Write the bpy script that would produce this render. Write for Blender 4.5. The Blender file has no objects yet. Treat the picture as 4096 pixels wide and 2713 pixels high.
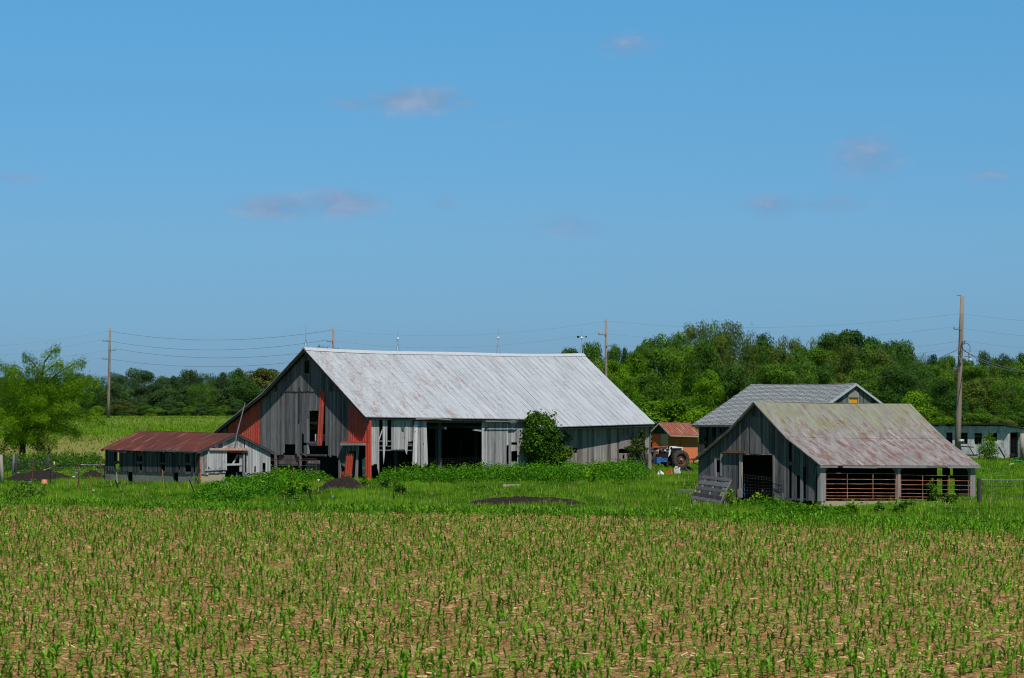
import bpy, math, random
import numpy as np
from mathutils import Vector, noise as mnoise
rad = math.radians
sc = bpy.context.scene
COL = sc.collection
rng = np.random.default_rng(7)
random.seed(7)

# ---------------------------------------------------------------- survey of the place
F, CX, HY, CH = 9545.0, 2048.0, 1656.0, 4.6       # sight lines used while surveying positions
def W(p, d):
    return Vector(((p[0]-CX)/F*d, d, CH-(p[1]-HY)/F*d))
def crop(ox, oy, s):
    return lambda x, y: (ox+x/s, oy+y/s)
A_ = crop(0, 1280, 1.96); B_ = crop(800, 1340, 2.529); C_ = crop(1400, 1600, 3.116)
D_ = crop(2000, 1600, 3.116); E_ = crop(2500, 1600, 4.356); F_ = crop(2700, 1480, 2.614)
G_ = crop(3200, 1560, 2.643); H_ = crop(2300, 1200, 1.3185); I_ = crop(400, 1680, 3.289)
J_ = crop(3700, 1140, 2.063); K_ = crop(1100, 1280, 1.48); L_ = crop(0, 1780, 4.736)
M_ = crop(1050, 1840, 3.643); N_ = crop(2560, 1720, 7.127)
O_ = lambda x, y: (x*1.7305, y*1.7305)

def S(t):
    t = np.clip(t, 0, 1); return t*t*(3-2*t)
def H(x, y):
    x = np.asarray(x, float); y = np.asarray(y, float)
    y0 = 185+45*S((x+5)/15)
    z = 4.15*S((y-y0)/(300+10*S((x+5)/15)-y0))
    r = 1.42*S((x-20)/11)*S((y-138)/34)
    z = np.maximum(z, r)+.15*np.minimum(z, r)
    z = z+.05*np.sin(x*.21+1)*np.sin(y*.13)*S((y-30)/20)*(1-S((y-150)/40))
    return z
def Hs(x, y): return float(H(x, y))
def ground(p, near=30, far=700):
    """point of the terrain seen along a sight line"""
    a = (p[0]-CX)/F; b = (p[1]-HY)/F
    lo = near; d = near
    while d < far:
        if CH-b*d < Hs(a*d, d): break
        lo = d; d += .5
    hi = d
    for _ in range(20):
        m = (lo+hi)/2
        if CH-b*m < Hs(a*m, m): hi = m
        else: lo = m
    return Vector((a*hi, hi, Hs(a*hi, hi)))

class Plane:
    """vertical plane: origin O, horizontal direction T, outward normal N"""
    def __init__(s, O, T, N):
        s.O = Vector(O); s.T = Vector(T).normalized(); s.N = Vector(N).normalized()
    def tz(s, p):
        a = (p[0]-CX)/F
        t = (a*s.O.y-s.O.x)/(s.T.x-a*s.T.y)
        D = s.O.y+t*s.T.y
        return (t, CH-(p[1]-HY)/F*D)
    def off(s, k): return Plane(s.O+s.N*k, s.T, s.N)
    def pt(s, t, z, n=0):
        q = s.O+s.T*t+s.N*n; return Vector((q.x, q.y, z))

# ---------------------------------------------------------------- objects
def prop(o, label=None, cat=None, group=None, kind=None):
    if label: o['label'] = label
    if cat: o['category'] = cat
    if group: o['group'] = group
    if kind: o['kind'] = kind
    return o
ORG = {}
def thing(name, loc, label, cat, group=None):
    o = bpy.data.objects.new(name, None); COL.objects.link(o)
    o.location = loc; o.empty_display_size = .3
    ORG[o.name] = Vector(loc)
    return prop(o, label, cat, group)

class MB:
    def __init__(s): s.v = []; s.f = []; s.t = []; s.uv = []; s.tone = .5; s.hasuv = False; s.cuts = []
    def quadbox(s, P, tone=None):
        """8 points: 0-3 one side, 4-7 the other"""
        b = len(s.v); s.cuts.append((b, len(s.f))); s.v += [tuple(p) for p in P]
        tn = s.tone if tone is None else tone
        for q in ((3,2,1,0),(4,5,6,7),(0,1,5,4),(1,2,6,5),(2,3,7,6),(3,0,4,7)):
            s.f.append(tuple(b+i for i in q)); s.t.append(tn)
    def box(s, c, dx, dy, dz, ax=None, tone=None):
        c = Vector(c)
        X, Y, Z = ax if ax else (Vector((1,0,0)), Vector((0,1,0)), Vector((0,0,1)))
        P = [c+X*a*dx/2+Y*b*dy/2+Z*e*dz/2 for e in (-1,1) for a, b in ((-1,-1),(1,-1),(1,1),(-1,1))]
        s.quadbox(P, tone)
    def beam(s, a, b, w, h=None, tone=None, up=None):
        a = Vector(a); b = Vector(b); h = h or w
        d = b-a; L = d.length
        if L < 1e-6: return
        X = d/L; up = Vector(up) if up else Vector((0,0,1))
        if abs(X.dot(up)) > .95: up = Vector((.3,-1,0)).normalized()
        Y = up.cross(X).normalized(); Z = X.cross(Y)
        s.box((a+b)/2, L, w, h, (X, Y, Z), tone)
    def tube(s, pts, r, n=6, tone=None, cap=True):
        pts = [Vector(p) for p in pts]; m = len(pts)
        rr = r if hasattr(r, '__len__') else [r]*m
        b0 = len(s.v); s.cuts.append((b0, len(s.f))); tn = s.tone if tone is None else tone
        ref = Vector((.13,.27,.95))
        for i, p in enumerate(pts):
            d = (pts[min(i+1, m-1)]-pts[max(i-1, 0)])
            if d.length < 1e-9: d = Vector((0,0,1))
            d.normalize()
            rf = ref if abs(d.dot(ref)) < .9 else Vector((1,0,0))
            X = d.cross(rf).normalized(); Y = d.cross(X)
            for k in range(n):
                a = 2*math.pi*k/n
                s.v.append(tuple(p+(X*math.cos(a)+Y*math.sin(a))*rr[i]))
        for i in range(m-1):
            for k in range(n):
                k2 = (k+1) % n
                s.f.append((b0+i*n+k, b0+i*n+k2, b0+(i+1)*n+k2, b0+(i+1)*n+k)); s.t.append(tn)
        if cap:
            s.f.append(tuple(b0+k for k in range(n))[::-1]); s.t.append(tn)
            s.f.append(tuple(b0+(m-1)*n+k for k in range(n))); s.t.append(tn)
    def lathe(s, c, axis, prof, n=24, tone=None):
        """prof: list of (distance along axis, radius)"""
        ax = Vector(axis).normalized(); rf = Vector((0,0,1)) if abs(ax.z) < .9 else Vector((1,0,0))
        X = ax.cross(rf).normalized(); Y = ax.cross(X); c = Vector(c)
        b0 = len(s.v); tn = s.tone if tone is None else tone
        for (h, r) in prof:
            for k in range(n):
                a = 2*math.pi*k/n
                s.v.append(tuple(c+ax*h+(X*math.cos(a)+Y*math.sin(a))*r))
        for i in range(len(prof)-1):
            for k in range(n):
                k2 = (k+1) % n
                s.f.append((b0+i*n+k, b0+i*n+k2, b0+(i+1)*n+k2, b0+(i+1)*n+k)); s.t.append(tn)
    def grid(s, fn, us, vs, thick=.04, tone=None, uvfn=None):
        """surface fn(u,v)->Vector, a slab of given thickness (down)"""
        tn = s.tone if tone is None else tone
        b0 = len(s.v); nu, nv = len(us), len(vs)
        s.hasuv = True
        while len(s.uv) < b0: s.uv.append((0,0,0))
        for lay in (0, 1):
            for u in us:
                for v in vs:
                    p = fn(u, v); q = p-Vector((0,0,thick*lay))
                    s.v.append(tuple(q)); s.uv.append(uvfn(u, v) if uvfn else (u, v, 0))
        off = nu*nv
        ix = lambda l, i, j: b0+l*off+i*nv+j
        for i in range(nu-1):
            for j in range(nv-1):
                s.f.append((ix(0,i,j), ix(0,i,j+1), ix(0,i+1,j+1), ix(0,i+1,j))); s.t.append(tn)
                s.f.append((ix(1,i,j), ix(1,i+1,j), ix(1,i+1,j+1), ix(1,i,j+1))); s.t.append(tn)
        for i in range(nu-1):
            for j in (0, nv-1):
                s.f.append((ix(0,i,j), ix(0,i+1,j), ix(1,i+1,j), ix(1,i,j))); s.t.append(tn)
        for j in range(nv-1):
            for i in (0, nu-1):
                s.f.append((ix(0,i,j), ix(0,i,j+1), ix(1,i,j+1), ix(1,i,j))); s.t.append(tn)
    def build(s, name, m, parent=None, smooth=False, origin=None):
        me = bpy.data.meshes.new(name)
        v = np.array(s.v, dtype=float)
        if parent is not None: org = ORG[parent.name]
        elif origin is not None: org = Vector(origin)
        else: org = Vector(((v[:,0].min()+v[:,0].max())/2, (v[:,1].min()+v[:,1].max())/2, v[:,2].min()))
        v = v-np.array(org)
        me.from_pydata(v.tolist(), [], s.f)
        at = me.attributes.new('tone', 'FLOAT', 'FACE'); at.data.foreach_set('value', np.array(s.t, dtype=np.float32))
        if s.hasuv:
            while len(s.uv) < len(s.v): s.uv.append((0,0,0))
            at = me.attributes.new('ruv', 'FLOAT_VECTOR', 'POINT'); at.data.foreach_set('vector', np.array(s.uv, dtype=np.float32).ravel())
        if smooth: me.polygons.foreach_set('use_smooth', [True]*len(me.polygons))
        me.materials.append(m); me.update()
        o = bpy.data.objects.new(name, me); COL.objects.link(o)
        if parent is not None: o.parent = parent
        else: o.location = org
        ORG[o.name] = org
        return o

def build_each(mb, name, m, parent):
    """every box, bar or plate collected in mb becomes a part of its own"""
    cs = mb.cuts+[(len(mb.v), len(mb.f))]
    for (v0, f0), (v1, f1) in zip(cs, cs[1:]):
        p = MB(); p.v = mb.v[v0:v1]; p.f = [tuple(i-v0 for i in f) for f in mb.f[f0:f1]]; p.t = mb.t[f0:f1]; p.build(name, m, parent)

def np_mesh(name, V, Fc, tone, m, parent=None, origin=None, link=True):
    """V (n,3), Fc (m,k) same-size polygons"""
    org = np.array(ORG[parent.name]) if parent is not None else np.array(origin if origin is not None else (0,0,0), float)
    V = V-org
    me = bpy.data.meshes.new(name)
    n, k = Fc.shape
    me.vertices.add(len(V)); me.vertices.foreach_set('co', V.astype(np.float32).ravel())
    me.loops.add(n*k); me.loops.foreach_set('vertex_index', Fc.astype(np.int32).ravel())
    me.polygons.add(n); me.polygons.foreach_set('loop_start', (np.arange(n)*k).astype(np.int32))
    me.polygons.foreach_set('loop_total', np.full(n, k, np.int32))
    me.update(calc_edges=True)
    at = me.attributes.new('tone', 'FLOAT', 'FACE'); at.data.foreach_set('value', np.asarray(tone, np.float32))
    me.materials.append(m)
    if not link: return me
    o = bpy.data.objects.new(name, me); COL.objects.link(o)
    if parent is not None: o.parent = parent
    else: o.location = org
    ORG[o.name] = Vector(org)
    return o

def leaf_quads(C, size, up=0.0, asp=.55, droop=0, nrm=None, spread=.75):
    """rhombic leaves at centres C; size scalar or array; nrm: the way their faces lean"""
    n = len(C); size = np.broadcast_to(np.asarray(size, float), (n,))[:,None]
    if nrm is not None:
        N = nrm+rng.normal(size=(n,3))*spread; N /= np.linalg.norm(N, axis=1)[:,None]+1e-9
        r_ = rng.normal(size=(n,3)); d = np.cross(N, r_); d /= np.linalg.norm(d, axis=1)[:,None]+1e-9; e = np.cross(N, d)
        a = d*size*.5; b = e*size*.5*asp
        return np.stack([C-a, C+b-a*.1, C+a, C-b-a*.1], 1).reshape(-1,3), np.arange(n*4).reshape(n,4)
    d = rng.normal(size=(n,3)); d[:,2] = d[:,2]*(1-.4*abs(up))+up-droop
    d /= np.linalg.norm(d, axis=1)[:,None]+1e-9
    e = rng.normal(size=(n,3)); e -= (e*d).sum(1)[:,None]*d; e /= np.linalg.norm(e, axis=1)[:,None]+1e-9
    a = d*size*.5; b = e*size*.5*asp
    V = np.stack([C-a, C+b-a*.1, C+a, C-b-a*.1], 1).reshape(-1,3)
    Fc = np.arange(n*4).reshape(n,4)
    return V, Fc

def copy_tree(root, loc, rz=0., scale=(1,1,1)):
    r = root.copy(); COL.objects.link(r); r.location = loc; r.rotation_euler = (0,0,rz); r.scale = scale
    for ch in root.children:
        c = ch.copy(); COL.objects.link(c); c.parent = r
        for g in ch.children:
            d = g.copy(); COL.objects.link(d); d.parent = c
    return r

# ---------------------------------------------------------------- materials
class NT:
    def __init__(s, name):
        s.m = bpy.data.materials.new(name); s.m.use_nodes = True
        s.nt = s.m.node_tree; s.nt.nodes.clear()
        s.out = s.nt.nodes.new('ShaderNodeOutputMaterial')
    def n(s, typ, ins=None, **props):
        nd = s.nt.nodes.new(typ)
        for k, v in props.items(): setattr(nd, k, v)
        for k, v in (ins or {}).items():
            if isinstance(v, bpy.types.NodeSocket): s.nt.links.new(v, nd.inputs[k])
            elif isinstance(v, bpy.types.Node): s.nt.links.new(v.outputs[0], nd.inputs[k])
            else: nd.inputs[k].default_value = v
        return nd
    def mix(s, f, a, b, mode='MIX'):
        nd = s.n('ShaderNodeMix', data_type='RGBA', blend_type=mode)
        for i, v in ((0, f), (6, a), (7, b)):
            if isinstance(v, (bpy.types.NodeSocket,)): s.nt.links.new(v, nd.inputs[i])
            elif isinstance(v, bpy.types.Node): s.nt.links.new(v.outputs[0], nd.inputs[i])
            else: nd.inputs[i].default_value = (v if i == 0 else (*v, 1) if len(v) == 3 else v)
        return nd.outputs[2]
    def math(s, op, a, b=0., c=0.):
        nd = s.n('ShaderNodeMath', operation=op)
        for i, v in enumerate((a, b, c)):
            if isinstance(v, bpy.types.NodeSocket): s.nt.links.new(v, nd.inputs[i])
            elif isinstance(v, bpy.types.Node): s.nt.links.new(v.outputs[0], nd.inputs[i])
            else: nd.inputs[i].default_value = v
        return nd.outputs[0]
    def ramp(s, f, stops, interp='LINEAR'):
        nd = s.n('ShaderNodeValToRGB', {'Fac': f}); cr = nd.color_ramp; cr.interpolation = interp
        while len(cr.elements) < len(stops): cr.elements.new(.5)
        for e, (p, c) in zip(cr.elements, stops):
            e.position = p; e.color = (c, c, c, 1) if isinstance(c, (int, float)) else (*c, 1)
        return nd.outputs[0]
    def noise(s, vec, scale, detail=4, rough=.55, mul=None):
        if mul is not None: vec = s.n('ShaderNodeVectorMath', {0: vec, 1: mul}, operation='MULTIPLY').outputs[0]
        return s.n('ShaderNodeTexNoise', {'Vector': vec, 'Scale': scale, 'Detail': detail, 'Roughness': rough}).outputs[0]
    def obj(s): return s.n('ShaderNodeTexCoord').outputs['Object']
    def pos(s): return s.n('ShaderNodeNewGeometry').outputs['Position']
    def attr(s, name, o='Fac'): return s.n('ShaderNodeAttribute', attribute_name=name).outputs[o]
    def done(s, color, rough=.8, metal=0., bump=None, bs=.2, bd=.02, spec=.3, trans=0.):
        ins = {'Roughness': rough, 'Metallic': metal, 'Specular IOR Level': spec}
        p = s.n('ShaderNodeBsdfPrincipled', ins)
        if isinstance(color, bpy.types.NodeSocket): s.nt.links.new(color, p.inputs['Base Color'])
        else: p.inputs['Base Color'].default_value = (*color, 1)
        if bump is not None:
            b = s.n('ShaderNodeBump', {'Height': bump, 'Strength': bs, 'Distance': bd})
            s.nt.links.new(b.outputs[0], p.inputs['Normal'])
        sh = p.outputs[0]
        if trans:
            t = s.n('ShaderNodeBsdfTranslucent')
            if isinstance(color, bpy.types.NodeSocket): s.nt.links.new(color, t.inputs[0])
            else: t.inputs[0].default_value = (*color, 1)
            mx = s.n('ShaderNodeMixShader', {0: trans}); s.nt.links.new(sh, mx.inputs[1]); s.nt.links.new(t.outputs[0], mx.inputs[2]); sh = mx.outputs[0]
        s.nt.links.new(sh, s.out.inputs[0])
        return s.m

def m_plain(name, c, rough=.7, metal=0., var=.25, sc_=6.):
    t = NT(name); n = t.noise(t.obj(), sc_, 5)
    lo = tuple(x*(1-var) for x in c); hi = tuple(min(1, x*(1+var)) for x in c)
    return t.done(t.ramp(n, [(.3, lo), (.7, hi)]), rough, metal)
def m_wood(name, dark, mid, light, brown=.0, bc=(.16,.11,.08)):
    t = NT(name); o = t.obj(); tone = t.attr('tone')
    n1 = t.noise(o, 1., 5, .7, (22,22,1.1)); n2 = t.noise(o, 1., 3, .6, (5,5,.5)); n3 = t.noise(o, .45, 3)
    f = t.math('ADD', t.math('MULTIPLY', tone, .5), t.math('ADD', t.math('MULTIPLY', n1, .55), t.math('MULTIPLY', n2, .25)))
    f = t.math('MULTIPLY_ADD', f, 1.35, -.40)
    c = t.ramp(f, [(.18, dark), (.48, mid), (.82, light)])
    if brown:
        g = t.math('MULTIPLY', t.ramp(t.math('ADD', t.math('MULTIPLY', n3, .7), t.math('MULTIPLY', t.attr('tone'), .35)), [(.45, 0.), (.7, 1.)]), brown)
        c = t.mix(g, c, bc)
    kn = t.ramp(t.noise(o, 1., 2, .5, (5,5,2.2)), [(.22, 0.), (.28, 1.)])
    c = t.mix(kn, (.05,.045,.04), c)
    return t.done(c, .85, bump=n1, bs=.5, bd=.01, spec=.15)
def m_leaf(name, dark, mid, light, trans=.3, rnd=.25, rough=.55):
    t = NT(name); tone = t.attr('tone')
    r = t.n('ShaderNodeObjectInfo').outputs['Random']
    big = t.noise(t.pos(), .35, 3)
    f = t.math('ADD', t.math('MULTIPLY', tone, .6), t.math('MULTIPLY', big, .5))
    f = t.math('ADD', f, t.math('MULTIPLY', t.math('SUBTRACT', r, .5), rnd))
    c = t.ramp(f, [(.2, dark), (.5, mid), (.85, light)])
    return t.done(c, rough, spec=.08, trans=trans)

MAT = {}
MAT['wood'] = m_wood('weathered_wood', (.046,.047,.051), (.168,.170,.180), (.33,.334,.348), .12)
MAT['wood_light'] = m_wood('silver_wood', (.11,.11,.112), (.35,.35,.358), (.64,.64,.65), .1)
MAT['wood_brown'] = m_wood('brown_grey_wood', (.06,.055,.053), (.26,.238,.225), (.50,.475,.46), .55, (.19,.135,.10))
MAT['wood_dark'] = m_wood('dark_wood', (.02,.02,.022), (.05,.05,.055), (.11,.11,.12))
MAT['wood_blue'] = m_wood('blue_grey_wood', (.022,.024,.028), (.075,.08,.09), (.16,.17,.185))  # kept extra dark to put the shed side's shadow into the boards
MAT['old_plank'] = m_wood('old_plank', (.16,.14,.11), (.30,.27,.22), (.45,.42,.36))
MAT['pole_wood'] = m_wood('pole_wood', (.12,.095,.075), (.26,.21,.17), (.40,.34,.29))
MAT['black'] = m_plain('dark_iron', (.012,.012,.014), .6)
MAT['white'] = m_plain('dirty_white', (.82,.83,.84), .5, var=.08)
MAT['steel'] = m_plain('galvanised_steel', (.42,.45,.48), .45, .4)
MAT['insul'] = m_plain('wire_metal', (.07,.07,.075), .5, .3)
MAT['line'] = m_plain('overhead_wire', (.13,.15,.18), .6)
MAT['rubber'] = m_plain('dusty_rubber', (.055,.05,.042), .85, var=.5)
MAT['bluepaint'] = m_plain('faded_blue_paint', (.035,.16,.46), .4, var=.3, sc_=9)
MAT['redpaint'] = m_plain('faded_orange_red', (.72,.11,.025), .6, var=.25, sc_=9)
MAT['glassy'] = m_plain('lamp_glass', (.6,.68,.75), .15)
MAT['yellow'] = m_plain('orange_yellow_board', (.80,.33,.012), .7, var=.06)
MAT['green'] = m_plain('green_plastic', (.02,.30,.14), .5)
MAT['debris'] = m_plain('blue_plastic', (.15,.35,.6), .4)

def m_rust(name, a, b, c, s=8.):
    t = NT(name); o = t.obj(); n = t.noise(o, s, 6, .65); n2 = t.noise(o, s*.2, 3)
    col = t.mix(t.ramp(n2, [(.4, 0.), (.6, 1.)]), t.ramp(n, [(.3, a), (.6, b)]), t.ramp(n, [(.4, b), (.65, c)]))
    return t.done(col, .8, bump=n, bs=.3)
MAT['rust'] = m_rust('rusty_pipe', (.16,.05,.025), (.42,.15,.08), (.55,.33,.24))
MAT['rust_dark'] = m_rust('dark_rust', (.05,.025,.018), (.13,.055,.035), (.22,.12,.08))
MAT['rust_white'] = m_rust('rusty_white_steel', (.45,.14,.06), (.55,.40,.33), (.62,.58,.54), 5)

def m_sheet(name, base, dark, rust, pitch=.23, amt=.3):
    """painted ribbed sheet"""
    t = NT(name); o = t.obj(); tone = t.attr('tone')
    n = t.noise(o, 1., 4, .6, (7,7,.9)); n2 = t.noise(o, 3., 5)
    c = t.ramp(t.math('ADD', t.math('MULTIPLY', n, .6), t.math('MULTIPLY', tone, .4)), [(.25, dark), (.6, base)])
    c = t.mix(t.math('MULTIPLY', t.ramp(n2, [(.56, 0.), (.66, 1.)]), amt), c, rust)
    return t.done(c, .5, bump=n, bs=.1, spec=.3)
MAT['red'] = m_sheet('red_steel_siding', (.60,.09,.05), (.36,.05,.036), (.33,.30,.32))
MAT['orange'] = m_sheet('orange_red_siding', (.76,.13,.03), (.54,.085,.022), (.2,.06,.03))
MAT['salmon'] = m_sheet('salmon_siding', (.74,.22,.10), (.56,.16,.07), (.4,.12,.06), amt=.15)
MAT['beige'] = m_sheet('beige_siding', (.48,.40,.27), (.36,.30,.2), (.3,.26,.2), amt=.2)
MAT['cream'] = m_rust('cream_concrete', (.34,.29,.21), (.46,.40,.29), (.40,.34,.24), 2.5)
MAT['concrete'] = m_rust('grey_concrete', (.13,.125,.115), (.22,.215,.20), (.28,.27,.245), 2.5)  # shade along the shed's long side is darkened into this colour
def m_whitewall():
    t = NT('flaking_whitewash'); o = t.obj(); n = t.noise(o, 1., 5, .7, (2.5,2.5,1.0)); n2 = t.noise(o, 6, 4)
    c = t.ramp(n, [(.35, (.30,.32,.33)), (.5, (.52,.55,.58)), (.65, (.66,.68,.70))])
    c = t.mix(t.ramp(n2, [(.6, 0.), (.7, .6)]), c, (.18,.17,.16))
    return t.done(c, .9)
MAT['whitewash'] = m_whitewall()

def m_roof_metal():
    t = NT('galvanised_roof'); v = t.attr('ruv', 'Vector')
    sep = t.n('ShaderNodeSeparateXYZ', {0: v}); u, w = sep.outputs[0], sep.outputs[1]
    col = t.math('FLOOR', t.math('DIVIDE', u, .72))
    fr = t.math('FRACT', t.math('DIVIDE', u, .72))
    wn = t.n('ShaderNodeTexWhiteNoise', {'W': col}, noise_dimensions='1D').outputs['Value']
    fine = t.math('LESS_THAN', t.math('ABSOLUTE', t.math('SUBTRACT', fr, .5)), .452)
    jw = t.math('FRACT', t.math('ADD', t.math('DIVIDE', w, 2.6), t.math('MULTIPLY', wn, .9)))
    jt = t.math('LESS_THAN', jw, .012)
    streak = t.noise(v, 1., 5, .7, (2.2,.5,1)); blot = t.noise(v, 1., 5, .7, (.9,.45,1)); spk = t.noise(v, 1., 4, .8, (9.,3.2,1)); broad = t.noise(v, .25, 3)
    base = t.ramp(t.math('ADD', t.math('MULTIPLY', streak, .85), t.math('MULTIPLY', wn, .12)), [(.33, (.35,.39,.435)), (.47, (.425,.465,.51)), (.62, (.485,.525,.565))])
    left = t.n('ShaderNodeMapRange', {0: u, 1: 2., 2: 24., 3: .055, 4: -.02}).outputs[0]
    rf = t.math('ADD', t.math('ADD', t.math('MULTIPLY', spk, .55), t.math('MULTIPLY', blot, .45)), left)
    c = t.mix(t.ramp(rf, [(.55, 0.), (.64, .85)]), base, (.27,.18,.155))
    c = t.mix(t.ramp(t.math('ADD', t.math('MULTIPLY', blot, .65), t.math('MULTIPLY', broad, .35)), [(.54, 0.), (.66, .6)]), c, (.31,.31,.32))
    seamn = t.noise(v, 1., 2, .5, (1.,.8,1))
    sm = t.math('MULTIPLY', t.math('SUBTRACT', 1., fine), t.math('MULTIPLY', t.ramp(seamn, [(.36, .15), (.56, 1.)]), t.n('ShaderNodeMapRange', {0: u, 1: 4., 2: 20., 3: .5, 4: 1.}).outputs[0]))
    c = t.mix(sm, c, (.14,.13,.14))
    c = t.mix(t.math('MULTIPLY', jt, .6), c, (.22,.22,.24))
    return t.done(c, .55, .1, bump=streak, bs=.15, bd=.02, spec=.3)
MAT['roof_metal'] = m_roof_metal()
def m_roof_lichen():
    t = NT('rusty_lichen_roof'); v = t.attr('ruv', 'Vector')
    sep = t.n('ShaderNodeSeparateXYZ', {0: v}); u, w = sep.outputs[0], sep.outputs[1]
    a = t.noise(v, 1., 6, .75, (1.2,.55,1)); b = t.noise(v, 1., 6, .78, (1.9,1.05,1)); g = t.noise(v, 1., 5, .75, (2.4,1.0,1)); fs = t.noise(v, 1., 3, .6, (14.,1.2,1))
    up = t.n('ShaderNodeMapRange', {0: w, 1: 0., 2: 4.8, 3: 1., 4: 0.}).outputs[0]
    base = t.ramp(t.math('ADD', t.math('MULTIPLY', a, .6), t.math('MULTIPLY', fs, .4)), [(.36, (.15,.142,.145)), (.5, (.25,.238,.245)), (.62, (.40,.388,.40))])
    rustf = t.ramp(t.math('ADD', t.math('ADD', t.math('MULTIPLY', b, .7), t.math('MULTIPLY', a, .3)), t.math('MULTIPLY', up, -.015)), [(.475, 0.), (.55, .9)])
    c = t.mix(rustf, base, t.ramp(fs, [(.3, (.10,.052,.042)), (.7, (.20,.115,.09))]))
    lf = t.math('MULTIPLY', t.ramp(t.math('ADD', g, t.math('MULTIPLY', up, .16)), [(.575, 0.), (.66, .8)]), t.ramp(up, [(.4, .12), (.62, 1.)]))
    c = t.mix(lf, c, t.ramp(b, [(.35, (.22,.27,.19)), (.6, (.21,.22,.11)), (.75, (.30,.33,.27))]))
    fr = t.math('FRACT', t.math('DIVIDE', u, .61))
    c = t.mix(t.math('MULTIPLY', t.math('LESS_THAN', fr, .07), .4), c, (.10,.085,.08))
    return t.done(c, .75, .0, bump=fs, bs=.25, bd=.02, spec=.2)
MAT['roof_lichen'] = m_roof_lichen()
def m_roof_rust(name, base, dark, streakc, amt, orange=(.30,.075,.035)):
    t = NT(name); v = t.attr('ruv', 'Vector')
    sep = t.n('ShaderNodeSeparateXYZ', {0: v}); u = sep.outputs[0]
    a = t.noise(v, 1., 5, .65, (1.2,.35,1)); fs = t.noise(v, 1., 4, .6, (9.,.5,1)); b = t.noise(v, .35, 3)
    c = t.ramp(fs, [(.3, dark), (.62, base)])
    c = t.mix(t.ramp(t.math('ADD', t.math('MULTIPLY', b, .6), t.math('MULTIPLY', a, .4)), [(.46, 0.), (.62, .7)]), c, orange)
    c = t.mix(t.math('MULTIPLY', t.ramp(t.noise(v, 1., 3, .6, (3.5,.35,1)), [(.58, 0.), (.63, 1.)]), amt), c, streakc)
    fr = t.math('FRACT', t.math('DIVIDE', u, .2))
    c = t.mix(t.math('MULTIPLY', t.math('LESS_THAN', fr, .3), .35), c, tuple(x*.5 for x in dark))
    return t.done(c, .7, 0., bump=fs, bs=.2, spec=.2)
MAT['roof_rust'] = m_roof_rust('dark_red_rust_roof', (.120,.038,.032), (.062,.025,.024), (.34,.22,.19), .55, (.175,.048,.027))
MAT['roof_rust2'] = m_roof_rust('streaked_rust_roof', (.36,.13,.085), (.14,.05,.04), (.50,.44,.38), .9, (.36,.12,.07))
def m_shingle():
    t = NT('grey_shingles'); v = t.attr('ruv', 'Vector')
    br = t.n('ShaderNodeTexBrick', {'Vector': v, 'Scale': 1., 'Color1': (.19,.225,.24,1), 'Color2': (.31,.345,.36,1), 'Mortar': (.03,.038,.048,1), 'Mortar Size': .085, 'Brick Width': .9, 'Row Height': .32, 'Mortar Smooth': .2, 'Bias': 0.}, offset=.5)
    n = t.noise(v, 2., 5); c = t.mix(.3, br.outputs[0], t.ramp(n, [(.3, (.18,.21,.22)), (.7, (.34,.37,.38))]))
    return t.done(c, .85, bump=br.outputs['Fac'], bs=.4, bd=-.02)
MAT['shingle'] = m_shingle()
def m_earth():
    t = NT('dark_earth'); o = t.obj(); n = t.noise(o, 5., 7, .7); n2 = t.noise(o, 1.2, 3)
    c = t.ramp(n, [(.3, (.007,.005,.005)), (.55, (.019,.014,.012)), (.75, (.055,.038,.030))])
    c = t.mix(t.ramp(n2, [(.62, 0.), (.72, .5)]), c, (.16,.075,.04))
    return t.done(c, .95, bump=n, bs=1., bd=.08)
MAT['earth'] = m_earth()
# foliage; dark ends of the tree greens lifted to paint in slight haze
MAT['leaf_mid'] = m_leaf('mid_green_leaves', (.024,.072,.008), (.072,.170,.014), (.140,.270,.024))
MAT['leaf_dark'] = m_leaf('dark_green_leaves', (.018,.056,.010), (.046,.122,.016), (.090,.200,.024))
MAT['leaf_bright'] = m_leaf('bright_green_leaves', (.042,.110,.004), (.110,.245,.008), (.200,.370,.016))
MAT['leaf_olive'] = m_leaf('olive_leaves', (.036,.068,.012), (.090,.148,.020), (.165,.235,.036))
MAT['leaf_gold'] = m_leaf('yellow_olive_leaves', (.034,.048,.012), (.085,.110,.022), (.15,.18,.04))
MAT['leaf_far'] = m_leaf('far_blue_green_leaves', (.020,.050,.020), (.046,.104,.030), (.082,.160,.040))  # greens shifted towards blue to paint in the haze of distance
MAT['leaf_weed'] = m_leaf('lush_weed_leaves', (.014,.064,.003), (.050,.180,.006), (.135,.350,.014), rnd=.05)
MAT['leaf_locust'] = m_leaf('feathery_light_leaves', (.030,.090,.002), (.100,.240,.005), (.215,.400,.012), trans=.4, rnd=0)
MAT['grass'] = m_leaf('grass_blades', (.026,.092,.003), (.092,.240,.008), (.230,.410,.028), rnd=0, trans=.3)
MAT['corn'] = m_leaf('young_corn_leaves', (.035,.115,.006), (.105,.290,.014), (.220,.460,.032), rnd=.2, trans=.35, rough=.4)
MAT['crop'] = m_leaf('far_crop_leaves', (.050,.120,.005), (.115,.240,.008), (.200,.330,.015), rnd=0, trans=.2)
MAT['bark'] = m_plain('tree_bark', (.06,.05,.042), .9, var=.5, sc_=4)
MAT['bark_pale'] = m_plain('pale_bark', (.22,.20,.17), .9, var=.4, sc_=4)
def m_straw():
    t = NT('corn_residue'); c = t.ramp(t.attr('tone'), [(0., (.20,.11,.035)), (.45, (.42,.29,.105)), (.8, (.60,.45,.19)), (1., (.72,.62,.40))])
    return t.done(c, .8)
MAT['straw'] = m_straw()
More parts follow.
